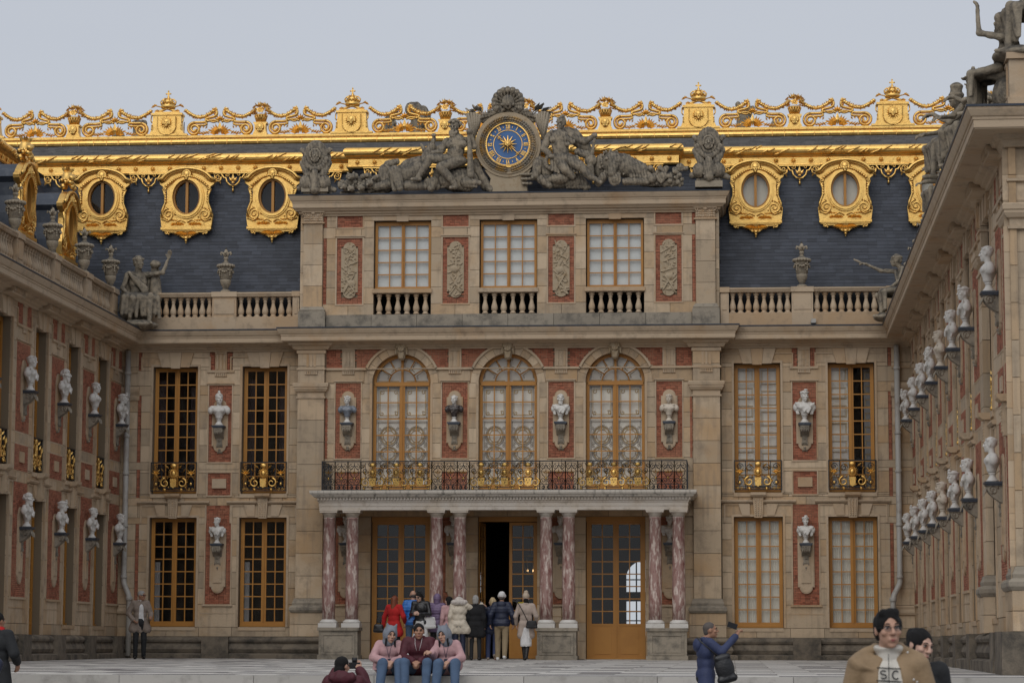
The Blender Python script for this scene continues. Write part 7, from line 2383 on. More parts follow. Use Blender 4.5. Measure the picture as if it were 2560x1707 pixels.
# lantern that hangs inside the vestibule
ln = MB()
for k in range(6):
    a = 2 * PI * k / 6
    ln.tube([(.12 * math.cos(a), .12 * math.sin(a), 0), (.20 * math.cos(a), .20 * math.sin(a), .45)], .008, 4)
ln.lathe([(.12, -.01), (.12, .01)], n=12); ln.lathe([(.20, .44), (.20, .46)], n=12); ln.tube([(0, 0, .45), (0, 0, 1.6)], .01, 4)
lo = ln.build('lantern', 'gold_dull', None, (.45, 1.6, 2.35)); tag(lo, 'lit hanging lantern seen through the glass of the open middle door', 'lantern')
fl = MB()
for dx in (-.07, .07): fl.ball((dx, 0, .06), (.022, .022, .035), 6, 5)
fl.build('flame', 'lamp_flame', lo)
# ================================================================== people
def P_coat(J, hem, g=0.0, flare=.15, sleeve=1.0, cols=True, slv=1.0):
    p, s, R = torso_frame(J)
    def T_(v): return tuple(p + R @ Vector((v[0], v[1], v[2] * s)))
    P = [('e', T_((0, 0, .34)), (.180 + g, .122 + g, .17 * s), R), ('e', T_((0, 0, .16)), (.150 + g, .112 + g, .17 * s), R), ('c', lerp(J['shR'], J['shL'], .06), lerp(J['shR'], J['shL'], .94), .066 + g * .6, .066 + g * .6), ('e', T_((0, .01, 0)), (.175 + g, .128 + g, .13), R)]
    if cols:
        for x in (-.085, 0, .085):
            P.append(('c', off(J['p'], x * .8, .0, .02), (J['p'][0] + x * (1 + flare * 2), J['p'][1], hem + .10), .105 + g, .11 + g))
        P.append(('-k', (0, 0, hem), (0, 0, -1)))
    for S in 'LR':
        a = lerp(J['el' + S], J['wr' + S], .94)
        P += [('c', J['sh' + S], J['el' + S], (.062 + g * .7) * slv, (.054 + g * .7) * slv), ('c', J['el' + S], a, (.053 + g * .7) * slv, (.040 + g * .6) * slv)]
    n = Vector(J['n'])
    for k in range(8):
        a = 2 * PI * k / 8
        P.append(('e', (n.x + .062 * math.cos(a), n.y + .055 * math.sin(a) - .01, n.z + .01), (.03, .03, .035)))
    return P
def P_trousers(J, w=1.0, top=.08):
    P = [('e', J['p'], (.168, .120, .13)), ('e', off(J['p'], 0, .03, -.05), (.155, .12, .10))]
    for S in 'LR':
        P += [('c', J['hip' + S], J['kn' + S], .092 * w, .070 * w), ('c', J['kn' + S], off(J['an' + S], 0, 0, -.02), .070 * w, .056 * w)]
    return P
def P_hair(style, J):
    Q = [('e', (0, .020, .036), (.085, .100, .094))]
    if style == 'short': Q += [('-e', (0, -.125, .0), (.069, .085, .104)), ('-e', (0, -.10, -.05), (.10, .09, .07)), ('-k', (0, .05, -.055), (0, 0, -1))]
    if style == 'side': Q = [('e', (0, .018, .040), (.086, .100, .094)), ('c', (-.045, -.035, .105), (.04, -.030, .110), .026, .028), ('e', (0, .05, -.02), (.080, .07, .07)), ('-e', (0, -.135, .0), (.068, .105, .100)), ('-e', (0, -.10, -.05), (.10, .100, .075)), ('-k', (0, .05, -.065), (0, 0, -1)), ('e', (-.076, -.022, .025), (.008, .016, .035)), ('e', (.076, -.022, .025), (.008, .016, .035))]
    if style == 'bun': Q += [('-e', (0, -.115, -.02), (.070, .075, .080)), ('e', (0, .10, .05), (.06, .05, .06))]
    if style == 'long':
        Q += [('c', (0, .05, 0), (0, .085, -.33), .082, .055), ('c', (-.05, .03, 0), (-.065, .05, -.30), .045, .03), ('c', (.05, .03, 0), (.065, .05, -.30), .045, .03), ('-e', (0, -.112, -.03), (.062, .066, .088))]
    if style == 'locks':
        Q = [('c', (-.066, -.025, .0), (-.078, -.06, -.16), .018, .014), ('c', (.066, -.025, .0), (.078, -.06, -.16), .018, .014), ('e', (0, .0, .045), (.079, .09, .075)), ('-e', (0, -.13, -.01), (.060, .085, .098))]
    if style == 'bob':
        Q += [('c', (0, .05, 0), (0, .055, -.06), .085, .08), ('-e', (0, -.112, -.03), (.064, .07, .088)), ('-k', (0, 0, -.115), (0, 0, -1))]
    return Q
def eyes(root, J, M):
    hm = head_mat(J)
    for s in (-1, 1):
        b = MB(); b.ball((s * .032, -.0805, .013), (.0125, .0095, .0062), 10, 8)
        e = b.build('eye', 'eye_white', root); e.matrix_local = hm
        b = MB(); b.ball((s * .032, -.0895, .013), (.0075, .003, .0055), 8, 6); b.build('iris', 'black', e)
    b = MB()
    for s in (-1, 1):
        b.tube([(s * .050, -.079, .036), (s * .032, -.091, .040), (s * .014, -.093, .036)], [.003, .0045, .004], 5)
        b.tube([(s * .046, -.083, .021), (s * .032, -.0925, .0235), (s * .018, -.089, .019)], [.002, .003, .002], 5)
    b.build('eyebrows', 'hair_black', root).matrix_local = hm
    b = MB(); b.tube([(-.022, -.088, -.062), (-.010, -.0965, -.060), (0, -.098, -.061), (.010, -.0965, -.060), (.022, -.088, -.062)], [.003, .0052, .005, .0052, .003], 6)
    b.tube([(-.018, -.089, -.066), (0, -.0955, -.069), (.018, -.089, -.066)], [.003, .006, .003], 6)
    b.build('lips', 'lip', root).matrix_local = hm
def person(label, M, J, wear, skin='skin', scale=1.0, h=.012, face=True, group=None, hands=True):
    """one continuous body; clothes, hair and shoes are its children"""
    o = link('person', carved('person', body_prims(J, hands), skin, h=h * .85, k=.012))
    o.matrix_world = M @ Matrix.Scale(scale, 4)
    tag(o, label, 'person', group)
    if face: eyes(o, J, M)
    for w in wear:
        name, prims, m = w[:3]
        kw = dict(h=h, k=.02, wrinkle=.004, wscale=20, seed=len(label) % 9)
        if len(w) > 3: kw.update(w[3])
        link(name, carved(name, prims, m, **kw), o)
    sh = [w for w in wear if w[0] == 'shoes']
    return o
def P_shoe(J, S, tall=0):
    f = Vector(J['ft' + S]).normalized(); a = Vector(J['an' + S])
    P = [('c', tuple(a - f * .035 + V3(0, 0, -.045)), tuple(a + f * .155 + V3(0, 0, -.052)), .044, .036)]
    if tall: P.append(('c', tuple(a), lerp(J['an' + S], J['kn' + S], tall), .052, .066))
    P.append(('-k', tuple(a + V3(0, 0, -.088)), (0, 0, -1)))
    return P
def shoes(J, m, tall=0): return [('shoe', P_shoe(J, S, tall), m, dict(wrinkle=0)) for S in 'LR']
def HX(J, prims): return xf(prims, head_mat(J))
def at_(x, y, z=None, rz=0.0): return Matrix.Translation((x, y, floor_z(y) + .003 if z is None else z)) @ Matrix.Rotation(rz, 4, 'Z')
def bag_box(name, label, cat, m, M, sx, sy, sz, strap=None, handle=False):
    o = link(name, carved(name, [('c', (-sx, 0, -sz), (sx, 0, -sz), sy, sy), ('c', (-sx * .85, 0, sz), (sx * .85, 0, sz), sy * .8, sy * .8), ('e', (0, 0, 0), (sx + sy * .8, sy * 1.1, sz + sy))], m, h=.010, k=.02))
    o.matrix_world = M
    tag(o, label, cat)
    b = MB()
    if strap: b.tube(strap, .012, 6, .6, True, (0, 1, 0))
    if handle: b.tube([(-sx * .6, 0, sz + sy * .6), (-sx * .5, 0, sz + sy + .12), (0, 0, sz + sy + .17), (sx * .5, 0, sz + sy + .12), (sx * .6, 0, sz + sy * .6)], .010, 6)
    if b.v: b.build('strap' if strap else 'handle', m, o)
    return o
Q = -3.6
BACK = PI
# visitors at the middle doors -----------------------------------------------------------------
J = pose(head=(0, -.03, 1.59), hpitch=.15, elR=(-.30, .05, 1.15), wrR=(-.24, -.18, 1.0), elL=(.30, .0, 1.14), wrL=(.34, .0, .90))
person('woman with long red hair in a red coat, seen from behind at the left door', at_(-2.55, Q, None, BACK - .35), J,
       [('coat', P_coat(J, .62, .02, .3), 'cloth_red'), ('trousers', P_trousers(J), 'cloth_blackwool')] + shoes(J, 'cloth_boot') + [('hair', HX(J, P_hair('long', J)), 'hair_red', dict(wrinkle=.006, wscale=30, wdir=(2, 1, .2)))], 'skin_pale', .93)
bag_box('handbag', 'black leather handbag with two handles held by the woman in red', 'handbag', 'cloth_leather', at_(-2.93, Q - .12, .82), .09, .05, .06, None, True)
J = pose(elL=(.25, .02, 1.15), wrL=(.20, -.22, 1.05), elR=(-.25, .02, 1.15), wrR=(-.20, -.22, 1.05))
person('man with shaved head in bright blue quilted jacket, seen from behind', at_(-2.10, Q + .15, None, BACK + .2), J,
       [('jacket', P_coat(J, .86, .035, 0), 'cloth_blue', dict(quilt=(.010, .075, 'rows'), wrinkle=.002)), ('trousers', P_trousers(J), 'cloth_jeans'), ('strap', [('c', (-.17, .13, 1.42), (.12, .16, 1.02), .016, .016)], 'cloth_navy')] + shoes(J, 'cloth_boot') + [('hair', HX(J, [('e', (0, .022, .0), (.080, .096, .07)), ('-k', (0, 0, .02), (0, 0, 1)), ('-e', (0, -.10, -.02), (.09, .10, .1))]), 'hair_shaved')], 'skin', 1.0)
J = pose(head=(-.03, -.05, 1.57), hyaw=-.35, hpitch=.30, elL=(.24, -.05, 1.15), wrL=(.02, -.24, 1.14), hdL=(-1, -.5, .2), hnL=(0, 1, 0), elR=(-.22, -.03, 1.13), wrR=(-.10, -.26, 1.13), hdR=(.2, -1, .3), hnR=(1, 0, 0), curl=.8)
lw = person('long-haired woman in black leather jacket and white skirt, looking at her phone', at_(-1.85, Q - .35, None, -.1), J,
       [('jacket', P_coat(J, .84, .005, 0), 'cloth_leather'), ('skirt', [('c', (0, .01, .93), (0, .01, .45), .15, .22), ('-k', (0, 0, .42), (0, 0, -1)), ('-k', (0, 0, .97), (0, 0, 1))], 'cloth_white', dict(wrinkle=.008, wscale=24, wdir=(1.6, 1.6, .1)))] + shoes(J, 'cloth_boot', .5) +
       [('hair', HX(J, P_hair('long', J)), 'hair_black', dict(wrinkle=.005, wscale=30, wdir=(2, 1, .2)))], 'skin_pale', .99)
b = MB()
for s in (-1, 1): b.ball((s * .033, -.097, .012), (.027, .007, .021), 10, 8)
b.tube([(-.076, .0, .014), (-.06, -.085, .016), (.06, -.085, .016), (.076, .0, .014)], .003, 4)
b.build('sunglasses', 'black', lw).matrix_local = head_mat(J)
ph = MB(); ph.box(-.036, .036, -.005, .005, -.072, .072)
p_ = ph.build('phone', 'black'); p_.matrix_world = at_(-1.97, Q - .66, 1.20) @ Matrix.Rotation(-.6, 4, 'X'); tag(p_, 'dark phone in the hands of the woman in the leather jacket', 'phone')
bag_box('shoulder_bag', 'white cloth bag hanging at the hip of the woman in the leather jacket', 'bag', 'cloth_white', at_(-1.62, Q - .36, .96, .4), .12, .05, .10, [(-.1, 0, .12), (-.16, 0, .3), (-.14, .02, .42)])
J = pose()
person('person in a purple quilted hooded jacket, seen from behind beside the left red columns', at_(-1.50, Q + .2, None, BACK - .1), J,
       [('jacket', P_coat(J, .72, .03, .1), 'cloth_purple', dict(quilt=(.010, .07, 'rows'), wrinkle=.002)), ('hood', HX(J, [('e', (0, .02, .0), (.105, .118, .135)), ('e', (0, .03, -.11), (.09, .09, .08)), ('-e', (0, -.13, -.01), (.075, .1, .1))]), 'cloth_purple', dict(quilt=(.006, .06, 'rows'))), ('trousers', P_trousers(J), 'cloth_charcoal')] + shoes(J, 'cloth_boot'), 'skin', .955)
J = pose(hyaw=.5, head=(.02, -.03, 1.59))
person('woman with long black hair in pale jacket and jeans beside the cream quilted coat', at_(-1.17, Q + .05, None, BACK + .5), J,
       [('jacket', P_coat(J, .80, .01, 0), 'cloth_pink'), ('trousers', P_trousers(J, 1.15), 'cloth_jeans')] + shoes(J, 'cloth_white') + [('hair', HX(J, P_hair('long', J)), 'hair_black', dict(wrinkle=.005, wscale=30, wdir=(2, 1, .2)))], 'skin_pale', .92)
J = pose(head=(0, -.06, 1.53), hpitch=.3, elR=(-.40, -.10, 1.30), wrR=(-.58, -.16, 1.46), hdR=(-1, -.2, -.3), hnR=(0, 0, -1), shR=(-.18, 0, 1.42))
person('woman in cream quilted coat with fur hood, one arm round a grey-haired companion', at_(-.91, Q - .1, None, BACK), J,
       [('coat', P_coat(J, .68, .035, .5), 'cloth_cream', dict(quilt=(.009, .15, 'diamond'), wrinkle=.003)),
        ('fur_hood', [('c', (.15 * math.cos(a), .02 + .10 * math.sin(a), 1.50), (.15 * math.cos(a + .55), .02 + .10 * math.sin(a + .55), 1.50), .065, .065) for a in [2 * PI * k / 12 for k in range(12)]] + [('e', (0, .03, 1.56), (.12, .11, .09))], 'cloth_fur', dict(wrinkle=.008, wscale=70)),
        ('trousers', P_trousers(J), 'cloth_navy')] + shoes(J, 'cloth_boot') + [('hair', HX(J, P_hair('bob', J)), 'hair_black')], 'skin_pale', .95)
J = pose()
person('grey-haired woman in a long black coat, seen from behind at the open door', at_(-.51, Q, None, BACK), J,
       [('coat', P_coat(J, .60, .025, .35), 'cloth_blackwool'), ('trousers', P_trousers(J, .85), 'cloth_charcoal')] + shoes(J, 'cloth_boot') + [('hair', HX(J, P_hair('bob', J)), 'hair_grey', dict(wrinkle=.006, wscale=40))], 'skin_pale', .93)
J = pose(hyaw=.7, knR=(-.10, .04, .50), anR=(-.10, .26, .16), ftR=(-.1, -.8, -.6))
person('blond woman in dark blue stepping through the open door, head turned left', at_(-.12, Q + .25, None, BACK), J,
       [('coat', P_coat(J, .70, .0, .1), 'cloth_navy'), ('trousers', P_trousers(J), 'cloth_bluejacket')] + shoes(J, 'cloth_taupe') + [('hair', HX(J, P_hair('bob', J)), 'hair_blond', dict(wrinkle=.008, wscale=45))], 'skin_pale', .90)
J = pose(knL=(.10, -.06, .50), anL=(.10, .02, .09), knR=(-.09, .03, .50), anR=(-.09, .18, .13), elL=(.28, .06, 1.15), wrL=(.30, -.05, .93), elR=(-.28, .06, 1.15), wrR=(-.30, -.05, .93))
person('man in white beanie, navy quilted jacket and beige trousers at the open door', at_(.15, Q - .05, None, BACK), J,
       [('jacket', P_coat(J, .86, .035, 0), 'cloth_navy', dict(quilt=(.008, .075, 'rows'), wrinkle=.002)), ('hood', [('e', (0, .10, 1.42), (.13, .06, .09))], 'cloth_navy'), ('trousers', P_trousers(J, 1.12), 'cloth_khaki')] + shoes(J, 'cloth_white') +
       [('beanie', HX(J, [('e', (0, .012, .055), (.093, .106, .10)), ('c', (-.05, .0, .03), (.05, .0, .03), .06, .06), ('-k', (0, 0, -.005), (0, 0, -1))]), 'cloth_white', dict(wrinkle=.003, wscale=60, wdir=(1, 1, .1))), ('hair', HX(J, [('e', (0, .03, -.02), (.078, .09, .06))]), 'hair_shaved')], 'skin', .97)
J = pose(knL=(.06, -.02, .50), anL=(.03, .02, .085), knR=(-.05, .02, .50), anR=(-.01, .14, .12), elL=(.27, .05, 1.14), wrL=(.25, -.10, .93), elR=(-.27, .05, 1.14), wrR=(-.25, -.10, .93))
pw = person('woman in beige coat, knitted pompom hat and white skirt walking towards the door', at_(.76, Q - .1, None, BACK + .05), J,
       [('coat', P_coat(J, .56, .015, .15), 'cloth_beige'), ('skirt', [('c', (0, .01, .8), (0, .04, .42), .14, .15), ('-k', (0, 0, .36), (0, 0, -1))], 'cloth_white', dict(wrinkle=.006, wscale=30, wdir=(1.5, 1.5, .1)))] + shoes(J, 'cloth_boot', .7) +
       [('pompom_hat', HX(J, [('e', (0, .015, .06), (.090, .104, .105)), ('e', (0, .03, .165), (.055, .055, .05)), ('-k', (0, 0, -.02), (0, 0, -1))]), 'cloth_knit', dict(wrinkle=.004, wscale=60)), ('hair', HX(J, [('e', (0, .05, -.05), (.065, .06, .10)), ('c', (-.05, .05, -.1), (-.08, .04, -.25), .03, .02)]), 'hair_black')], 'skin_pale', .95)
bag_box('crossbody_bag', 'small black crossbody bag on the back of the woman in the beige coat', 'bag', 'black', at_(.92, Q - .33, .92, .05), .11, .035, .065, [(-.1, 0, .08), (-.22, .02, .32), (-.36, .06, .56), (-.40, .16, .62)])
# man by the left rain pipe ---------------------------------------------------------------------
J = pose(hyaw=.95, hpitch=.12, head=(.03, -.03, 1.60), elR=(-.30, .04, 1.15), wrR=(-.16, -.12, .98), hdR=(.6, -.3, -.8), elL=(.26, .0, 1.14), wrL=(.26, -.20, 1.02), hdL=(.3, -1, .1), hnL=(-1, 0, 0), curl=.9)
lm = person('grey-haired man in open taupe coat and white shirt standing by the left rain pipe', at_(-9.08, -3.3, None, .25), J,
       [('shirt', P_coat(J, .88, -.012, 0), 'cloth_white'), ('coat', [q for q in P_coat(J, .66, .02, .45) if q[0] != '-k'] + [('-k', (0, 0, .66), (0, 0, -1)), ('-e', (.03, -.17, 1.05), (.085, .14, .50))], 'cloth_taupe'), ('trousers', P_trousers(J), 'cloth_charcoal')] + shoes(J, 'cloth_boot') +
       [('hair', HX(J, P_hair('short', J)), 'hair_grey')], 'skin_tan', .995)
b = MB()
for s in (-1, 1): b.ball((s * .033, -.096, .012), (.024, .006, .016), 10, 8)
b.tube([(-.078, .0, .014), (-.06, -.085, .016), (.06, -.085, .016), (.078, .0, .014)], .003, 4)
b.build('sunglasses', 'black', lm).matrix_local = head_mat(J)
# family sitting on the edge of the terrace --------------------------------------------------------
def sit(**k):
    d = dict(p=(0, .14, .13), n=(0, .05, .57), head=(0, .0, .66), shL=(.19, .05, .50), shR=(-.19, .05, .50), elL=(.235, -.02, .28), elR=(-.235, -.02, .28), wrL=(.05, -.27, .22), wrR=(-.05, -.27, .22), hdL=(-.7, -.8, -.5), hdR=(.7, -.8, -.5), hnL=(-.3, 0, -1), hnR=(.3, 0, -1),
             hipL=(.10, .10, .11), hipR=(-.10, .10, .11), knL=(.17, -.34, .20), knR=(-.17, -.34, .20), anL=(.15, -.46, -.24), anR=(-.15, -.46, -.24), ftL=(.1, -1, 0), ftR=(-.1, -1, 0), curl=.7)
    d.update(k)
    return pose(**d)
ZS_ = zt - .005
J = sit(hyaw=.12, head=(0, -.0, .665))
M_ = at_(1.28, -29.98, ZS_, 0)
sm = person('man in burgundy jacket and jeans sitting on the terrace edge between two girls', M_, J,
       [('jacket', P_coat(J, 0, .03, 0, 1, False) + [('c', (-.12, .12, .14), (.12, .12, .14), .13, .13)], 'cloth_burgundy', dict(wrinkle=.006)), ('trousers', P_trousers(J, 1.05), 'cloth_jeans')] + shoes(J, 'cloth_charcoal') + [('hair', HX(J, P_hair('short', J)), 'hair_black')], 'skin_tan', .97, .010)
b = MB()
for s in (-1, 1):
    b.tube([(s * .16, -.095, .335), (s * .12, -.12, .275), (s * .04, -.135, .235)], [.010, .014, .010], 6, .4)
    b.tube([(s * .055, -.03, .57), (s * .045, -.10, .48), (s * .02, -.125, .38)], .003, 4)
b.build('jacket_trim', 'cloth_white', sm)
hood_p = [('e', (0, .02, .015), (.112, .122, .140)), ('e', (0, .04, -.11), (.10, .10, .09)), ('c', (-.06, .01, .12), (-.075, .0, .175), .032, .012), ('c', (.06, .01, .12), (.075, .0, .175), .032, .012), ('-e', (0, -.145, -.025), (.072, .125, .112))]
for x, yaw_, roll_, lb, el, wr_, hd in ((.84, .30, .10, 'girl in pink jacket and grey eared hood sitting left of the man in burgundy', {}, {}, {}),
                                        (1.69, -.45, -.15, 'girl in pink jacket and grey eared hood holding the arm of the man in burgundy', dict(elR=(-.20, -.10, .30), wrR=(-.20, -.26, .36), hdR=(-1, -.1, .1), hnR=(0, .3, -1)), {}, {})):
    J = sit(hyaw=yaw_, hroll=roll_, hpitch=.1, head=(.02 * (1 if x < 1 else -2), -.02, .615), n=(0, .05, .53), shL=(.15, .05, .465), shR=(-.15, .05, .465), knL=(.15, -.32, .19), knR=(-.10, -.34, .19), **el)
    go_ = person(lb, at_(x, -29.98, ZS_, .15 if x < 1 else .05), J,
       [('jacket', P_coat(J, 0, .018, 0, 1, False, .98) + [('c', (-.10, .10, .16), (.10, .10, .16), .14, .14)], 'cloth_pink', dict(wrinkle=.006)), ('hood', HX(J, hood_p), 'cloth_greyknit', dict(wrinkle=.004, wscale=40)), ('trousers', P_trousers(J, 1.12), 'cloth_jeans')] + shoes(J, 'cloth_charcoal') +
       [('hair', HX(J, P_hair('locks', J)), 'hair_black', dict(wrinkle=.002))], 'skin', .96, .010)
    b = MB(); b.tube([(-.05, -.06, .52), (-.03, -.13, .40), (0, -.15, .27)], .004, 4); b.tube([(.05, -.06, .52), (.02, -.13, .40), (0, -.15, .27)], .004, 4); b.box(-.03, .03, -.165, -.15, .19, .26); b.build('lanyard', 'cloth_navy', go_)
b = MB(); b.lathe([(.035, 0), (.04, .05), (.03, .09)], n=10); b.box(-.05, .05, -.03, .03, -.03, .02)
tag(b.build('toy', 'cloth_pink', None, (.66, -30.02, ZS_ + .12)), 'small pink toy beside the left girl on the terrace edge', 'toy')
# woman photographing them, seen from behind -----------------------------------------------------
J = pose(p=(0, .10, .50), n=(0, -.02, 1.0), head=(.03, -.08, 1.14), hyaw=-.5, hpitch=.1, shL=(.18, -.02, .94), shR=(-.18, -.02, .94), elL=(.28, -.20, .82), wrL=(.14, -.34, 1.08), elR=(-.29, -.20, .84), wrR=(-.16, -.30, 1.10), hdR=(.3, -.3, 1), hdL=(-.3, -.3, 1), hnR=(.6, -1, 0), hnL=(-.6, -1, 0),
         hipL=(.10, .08, .48), hipR=(-.10, .08, .48), knL=(.16, -.30, .50), knR=(-.16, -.30, .50), anL=(.14, .0, .09), anR=(-.14, .0, .09))
person('crouching woman in burgundy jacket seen from behind, photographing the seated family', at_(.50, -32.15, -1.165, BACK), J,
       [('jacket', P_coat(J, .30, .04, 0, 1, False), 'cloth_burgundy', dict(wrinkle=.008)), ('hood', [('e', (0, .09, 1.0), (.17, .09, .09)), ('c', (-.12, .05, 1.0), (.12, .05, 1.0), .06, .06)], 'cloth_burgundy', dict(wrinkle=.01, wscale=30)), ('trousers', P_trousers(J), 'cloth_charcoal')] + shoes(J, 'cloth_boot') +
       [('hair', HX(J, P_hair('bun', J)[:1] + [('e', (0, .05, -.05), (.075, .07, .08)), ('-e', (0, -.12, -.03), (.06, .07, .08))]), 'hair_black')], 'skin', 1.1, .010)
b = MB(); b.box(-.07, .07, -.04, .04, -.045, .045); b.lathe([(.035, .04), (.04, .11)], n=12)
k_ = b.build('camera', 'black'); k_.matrix_world = at_(.60, -31.80, .10, .5); tag(k_, 'black camera held up by the crouching woman in burgundy', 'camera')
# man filming with a phone ---------------------------------------------------------------------------
J = pose(head=(-.02, -.06, 1.60), hpitch=-.05, elR=(-.22, -.20, 1.28), wrR=(-.08, -.44, 1.52), hdR=(.2, -.5, 1), hnR=(.5, -1, 0), shR=(-.175, -.03, 1.42), elL=(.22, .06, 1.14), wrL=(.10, -.20, 1.10), hdL=(0, -1, .3), curl=.8)
person('man with shaved grey hair in navy jacket filming with a raised phone', at_(5.50, -31.62, zt - .165 * 5, PI / 2 + .1), J,
       [('jacket', P_coat(J, .70, .015, .05), 'cloth_bluejacket', dict(wrinkle=.005)), ('hood', [('e', (0, .13, 1.38), (.12, .07, .11))], 'cloth_bluejacket', dict(wrinkle=.006)), ('trousers', P_trousers(J), 'cloth_charcoal')] + shoes(J, 'cloth_boot') + [('hair', HX(J, [('e', (0, .022, .04), (.0795, .096, .085)), ('e', (0, .06, -.02), (.06, .05, .06)), ('-e', (0, -.105, -.0), (.09, .088, .10))]), 'hair_shaved', dict(wrinkle=0))], 'skin_tan', .925, .010)
b = MB(); b.box(-.075, .075, -.005, .005, -.038, .038)
p_ = b.build('phone', 'black'); p_.matrix_world = at_(5.86, -31.70, .665, .5) @ Matrix.Rotation(.3, 4, 'Y'); tag(p_, 'black phone raised in the hand of the man in the navy jacket', 'phone')
bag_box('shoulder_bag', 'black shoulder bag on a strap carried by the man filming with his phone', 'bag', 'cloth_leather', at_(5.75, -31.86, .08, .2) @ Matrix.Rotation(-.25, 4, 'Y'), .09, .055, .15, [(-.05, 0, .17), (-.14, -.02, .30), (-.24, -.02, .44), (-.26, .06, .50)])
# man at the left edge, seen from behind, and another in front of him ------------------------------------------
J = pose(hyaw=-.3, elL=(.25, -.02, 1.14), wrL=(.12, -.25, 1.05), elR=(-.30, .06, 1.14), wrR=(-.22, -.2, 1.02))
person('dark-haired man in a black jacket seen from behind at the left edge', at_(-4.55, -31.62, zt - .165 * 5, BACK - .2), J,
       [('jacket', P_coat(J, .62, .03, .05), 'cloth_charcoal'), ('scarf', [('c', (-.06, 0, 1.47), (.06, 0, 1.47), .06, .06)], 'cloth_red', dict(wrinkle=.003)), ('trousers', P_trousers(J, 1.1), 'cloth_greytrouser')] + shoes(J, 'cloth_boot') + [('hair', HX(J, P_hair('short', J)[:2] + [('-k', (0, 0, -.05), (0, 0, -1))]), 'hair_black')], 'skin_tan', .99, .010)
J = pose(p=(0, .05, .92), n=(0, -.15, 1.38), head=(0, -.28, 1.47), hpitch=.4, shL=(.18, -.14, 1.32), shR=(-.18, -.14, 1.32))
person('person in a dark navy jacket bending forward at the lower left corner', at_(-3.52, -36.0, -1.165, BACK - .4), J,
       [('jacket', P_coat(J, .7, .04, .05), 'cloth_navy'), ('trousers', P_trousers(J), 'cloth_charcoal')] + shoes(J, 'cloth_boot') + [('hair', HX(J, P_hair('short', J)), 'hair_black')], 'skin', .98)
# couple walking in the court, nearest the camera -----------------------------------------------------------------
J = pose(hyaw=.30, hpitch=.0, hroll=-.03, head=(.0, -.025, 1.61), shL=(.19, .02, 1.385), shR=(-.19, .02, 1.385), elL=(.27, .05, 1.10), elR=(-.28, .05, 1.10), wrL=(.26, -.05, .88), wrR=(-.28, -.03, .88), knR=(-.1, -.12, .5), anR=(-.1, -.1, .085))
M_ = at_(6.86, -50.6, -1.165, -.05)
H_ = .0065
coatp = [q for q in P_coat(J, .55, .004, .15, 1, True, 1.06)][:-8]
coatp += [('c', (-.21, -.02, 1.40), (-.10, -.075, 1.36), .03, .012), ('c', (-.19, .03, 1.44), (-.09, .06, 1.49), .026, .03), ('c', (.19, .03, 1.44), (.09, .06, 1.49), .026, .03),
          ('c', (-.09, .02, 1.485), (-.075, .09, 1.51), .018, .022), ('c', (.09, .02, 1.485), (.075, .09, 1.51), .018, .022), ('c', (-.08, .10, 1.50), (.08, .10, 1.50), .03, .03), ('-c', (.015, -.17, .5), (.012, -.165, 1.30), .100, .108), ('-c', (.012, -.165, 1.30), (0, -.11, 1.44), .108, .080), ('-c', (0, -.11, 1.44), (0, -.08, 1.60), .080, .078)]
fm = person('man with black hair and glasses in tan coat over white sweater, nearest the camera', M_, J,
       [('sweater', P_coat(J, .86, -.004, 0)[:-8], 'cloth_wool_white', dict(wrinkle=.002, wscale=30)), ('collar', [('c', tuple(Vector((0, .02, 1.455)) + Vector((.068 * math.cos(a), .062 * math.sin(a), .035 - .015 * math.sin(a)))), tuple(Vector((0, .02, 1.455)) + Vector((.068 * math.cos(a + .45), .062 * math.sin(a + .45), .035 - .015 * math.sin(a + .45)))), .022, .022) for a in [2 * PI * k / 14 for k in range(14)]] + [('c', (0, .02, 1.42), (0, .02, 1.47), .075, .07), ('-c', (0, -.09, 1.44), (0, -.09, 1.54), .014, .02), ('-k', (0, 0, 1.512), (0, -.25, 1)), ('-c', (0, .025, 1.46), (0, .025, 1.60), .052, .052)], 'cloth_wool_white', dict(wrinkle=.001)),
        ('coat', coatp, 'cloth_camel', dict(wrinkle=.007, wscale=17, wdir=(1, 1, .6))), ('trousers', P_trousers(J), 'cloth_charcoal')] + shoes(J, 'cloth_boot') +
       [('hair', HX(J, P_hair('side', J)), 'hair_black', dict(h=.0055, wrinkle=.0025, wscale=70, wdir=(1, .5, .4)))], 'skin', 1.02, H_)
hm = head_mat(J)
b = MB()
for s in (-1, 1):
    b.tube([(s * .034 + .023 * math.cos(a), -.102 + .004 * abs(math.cos(a)), .010 + .018 * math.sin(a)) for a in [2 * PI * k / 18 for k in range(19)]], .0011, 4)
    b.tube([(s * .057, -.099, .014), (s * .078, -.07, .016), (s * .082, .01, .012)], .0013, 4)
b.tube([(-.011, -.103, .014), (0, -.107, .017), (.011, -.103, .014)], .0012, 4)
gl_ = b.build('spectacles', 'iron', fm); gl_.matrix_local = hm
b = MB()
for s in (-1, 1):
    b.add([(s * .034, -.101, .010)] + [(s * .034 + .0225 * math.cos(a), -.101, .010 + .0175 * math.sin(a)) for a in [2 * PI * k / 16 for k in range(16)]], [(0, 1 + k, 1 + (k + 1) % 16) for k in range(16)])
b.build('lens', 'spectacle_glass', gl_)
# the knitted-in lettering and bars of the sweater, following the chest
def chest_y(x, z):
    best = -.085
    for c, r in (((0, .01, 1.27), (.176, .118, .17)), ((0, .005, 1.10), (.146, .108, .17))):
        q = 1 - ((x - c[0]) / r[0]) ** 2 - ((z - c[2]) / r[2]) ** 2
        if q > 0: best = min(best, c[1] - r[1] * math.sqrt(q))
    return best - .017
pr_ = MB()
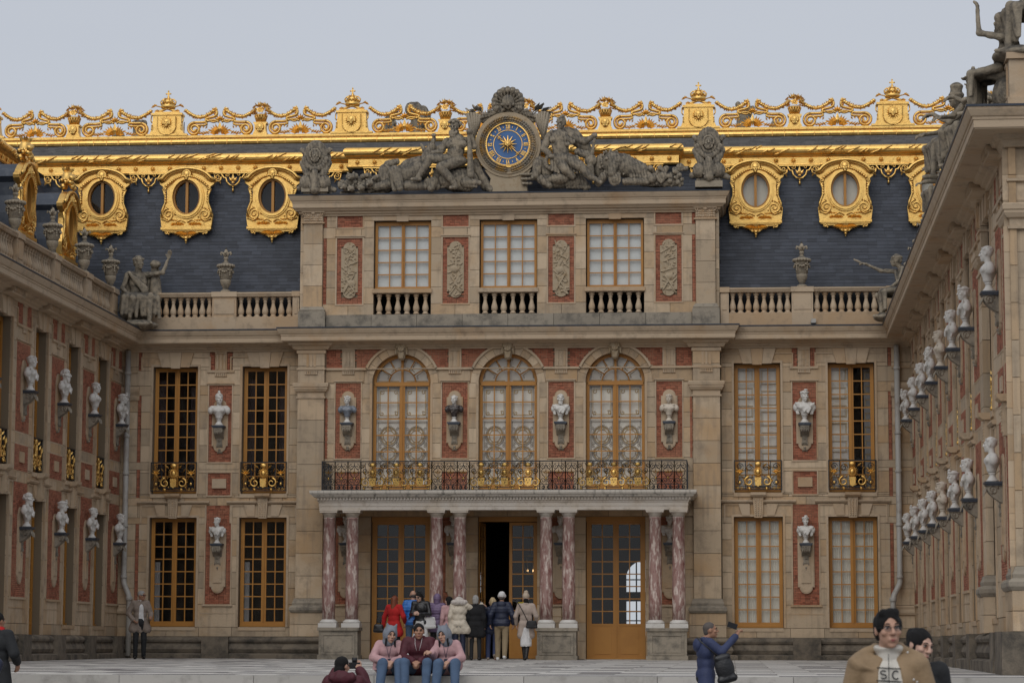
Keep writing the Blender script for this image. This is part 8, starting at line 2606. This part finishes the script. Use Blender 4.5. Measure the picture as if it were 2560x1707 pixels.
# depth of the sweater front
def ink(pts, r): pr_.tube([(x, chest_y(x, z), z) for x, z in pts], r, 5, .35)
def seg(x0, z0, x1, z1, n=6): return [(x0 + (x1 - x0) * i / n, z0 + (z1 - z0) * i / n) for i in range(n + 1)]
ink(seg(-.074, 1.372, .074, 1.366, 12), .0042); ink(seg(-.078, 1.292, .078, 1.284, 12), .0042); ink(seg(0, 1.37, 0, 1.12, 8), .0028); ink(seg(0, 1.46, 0, 1.37, 8), .0022)
ink([(-.034 + .017 * math.cos(a), 1.3415 + .0115 * math.sin(a)) for a in [math.radians(30 + 12 * k) for k in range(20)]] + [(-.034 + .018 * math.cos(a), 1.3175 + .0125 * math.sin(a)) for a in [math.radians(90 - 13 * k) for k in range(19)]], .0048)
ink([(.044 + .021 * math.cos(a), 1.327 + .0255 * math.sin(a)) for a in [math.radians(45 + 13.5 * k) for k in range(21)]], .0048)
pr_.build('sweater_lettering', 'black', fm)
b = MB()
for x, z in ((-.125, 1.16), (.155, 1.30), (.175, 1.285), (.12, 1.47)):
    b.ball((x, -.145 if z < 1.4 else -.075, z), (.007, .005, .007), 8, 6)
b.build('snap_button', 'white_marble', fm)
J = pose(hyaw=.72, hpitch=.26, head=(.03, -.04, 1.60), hroll=.1)
person('dark-haired woman looking down, half hidden behind the man in the tan coat', at_(7.17, -48.75, -1.165, -.05), J,
       [('coat', P_coat(J, .7, .015, .1), 'cloth_charcoal')] + [('trousers', P_trousers(J), 'cloth_charcoal')] + shoes(J, 'cloth_boot') + [('hair', HX(J, P_hair('short', J) + [('e', (0, .10, .05), (.06, .05, .06)), ('e', (0, .03, -.03), (.080, .08, .08)), ('-e', (0, -.125, -.02), (.069, .10, .10))]), 'hair_black', dict(h=.007, wrinkle=.003, wscale=60))], 'skin_pale', .965, .0075)
J = pose(head=(0, -.02, 1.6), elR=(-.34, -.12, 1.30), wrR=(-.30, -.36, 1.42), hdR=(.3, -.6, .8), hnR=(1, -.3, 0))
person('person in a white jacket at the right edge, only an arm in the picture', at_(8.73, -46.2, -1.165, .2), J,
       [('jacket', P_coat(J, .8, .02, 0), 'cloth_white'), ('trousers', P_trousers(J), 'cloth_charcoal')] + shoes(J, 'cloth_boot') + [('hair', HX(J, P_hair('short', J)), 'hair_black')], 'skin_tan', .98)
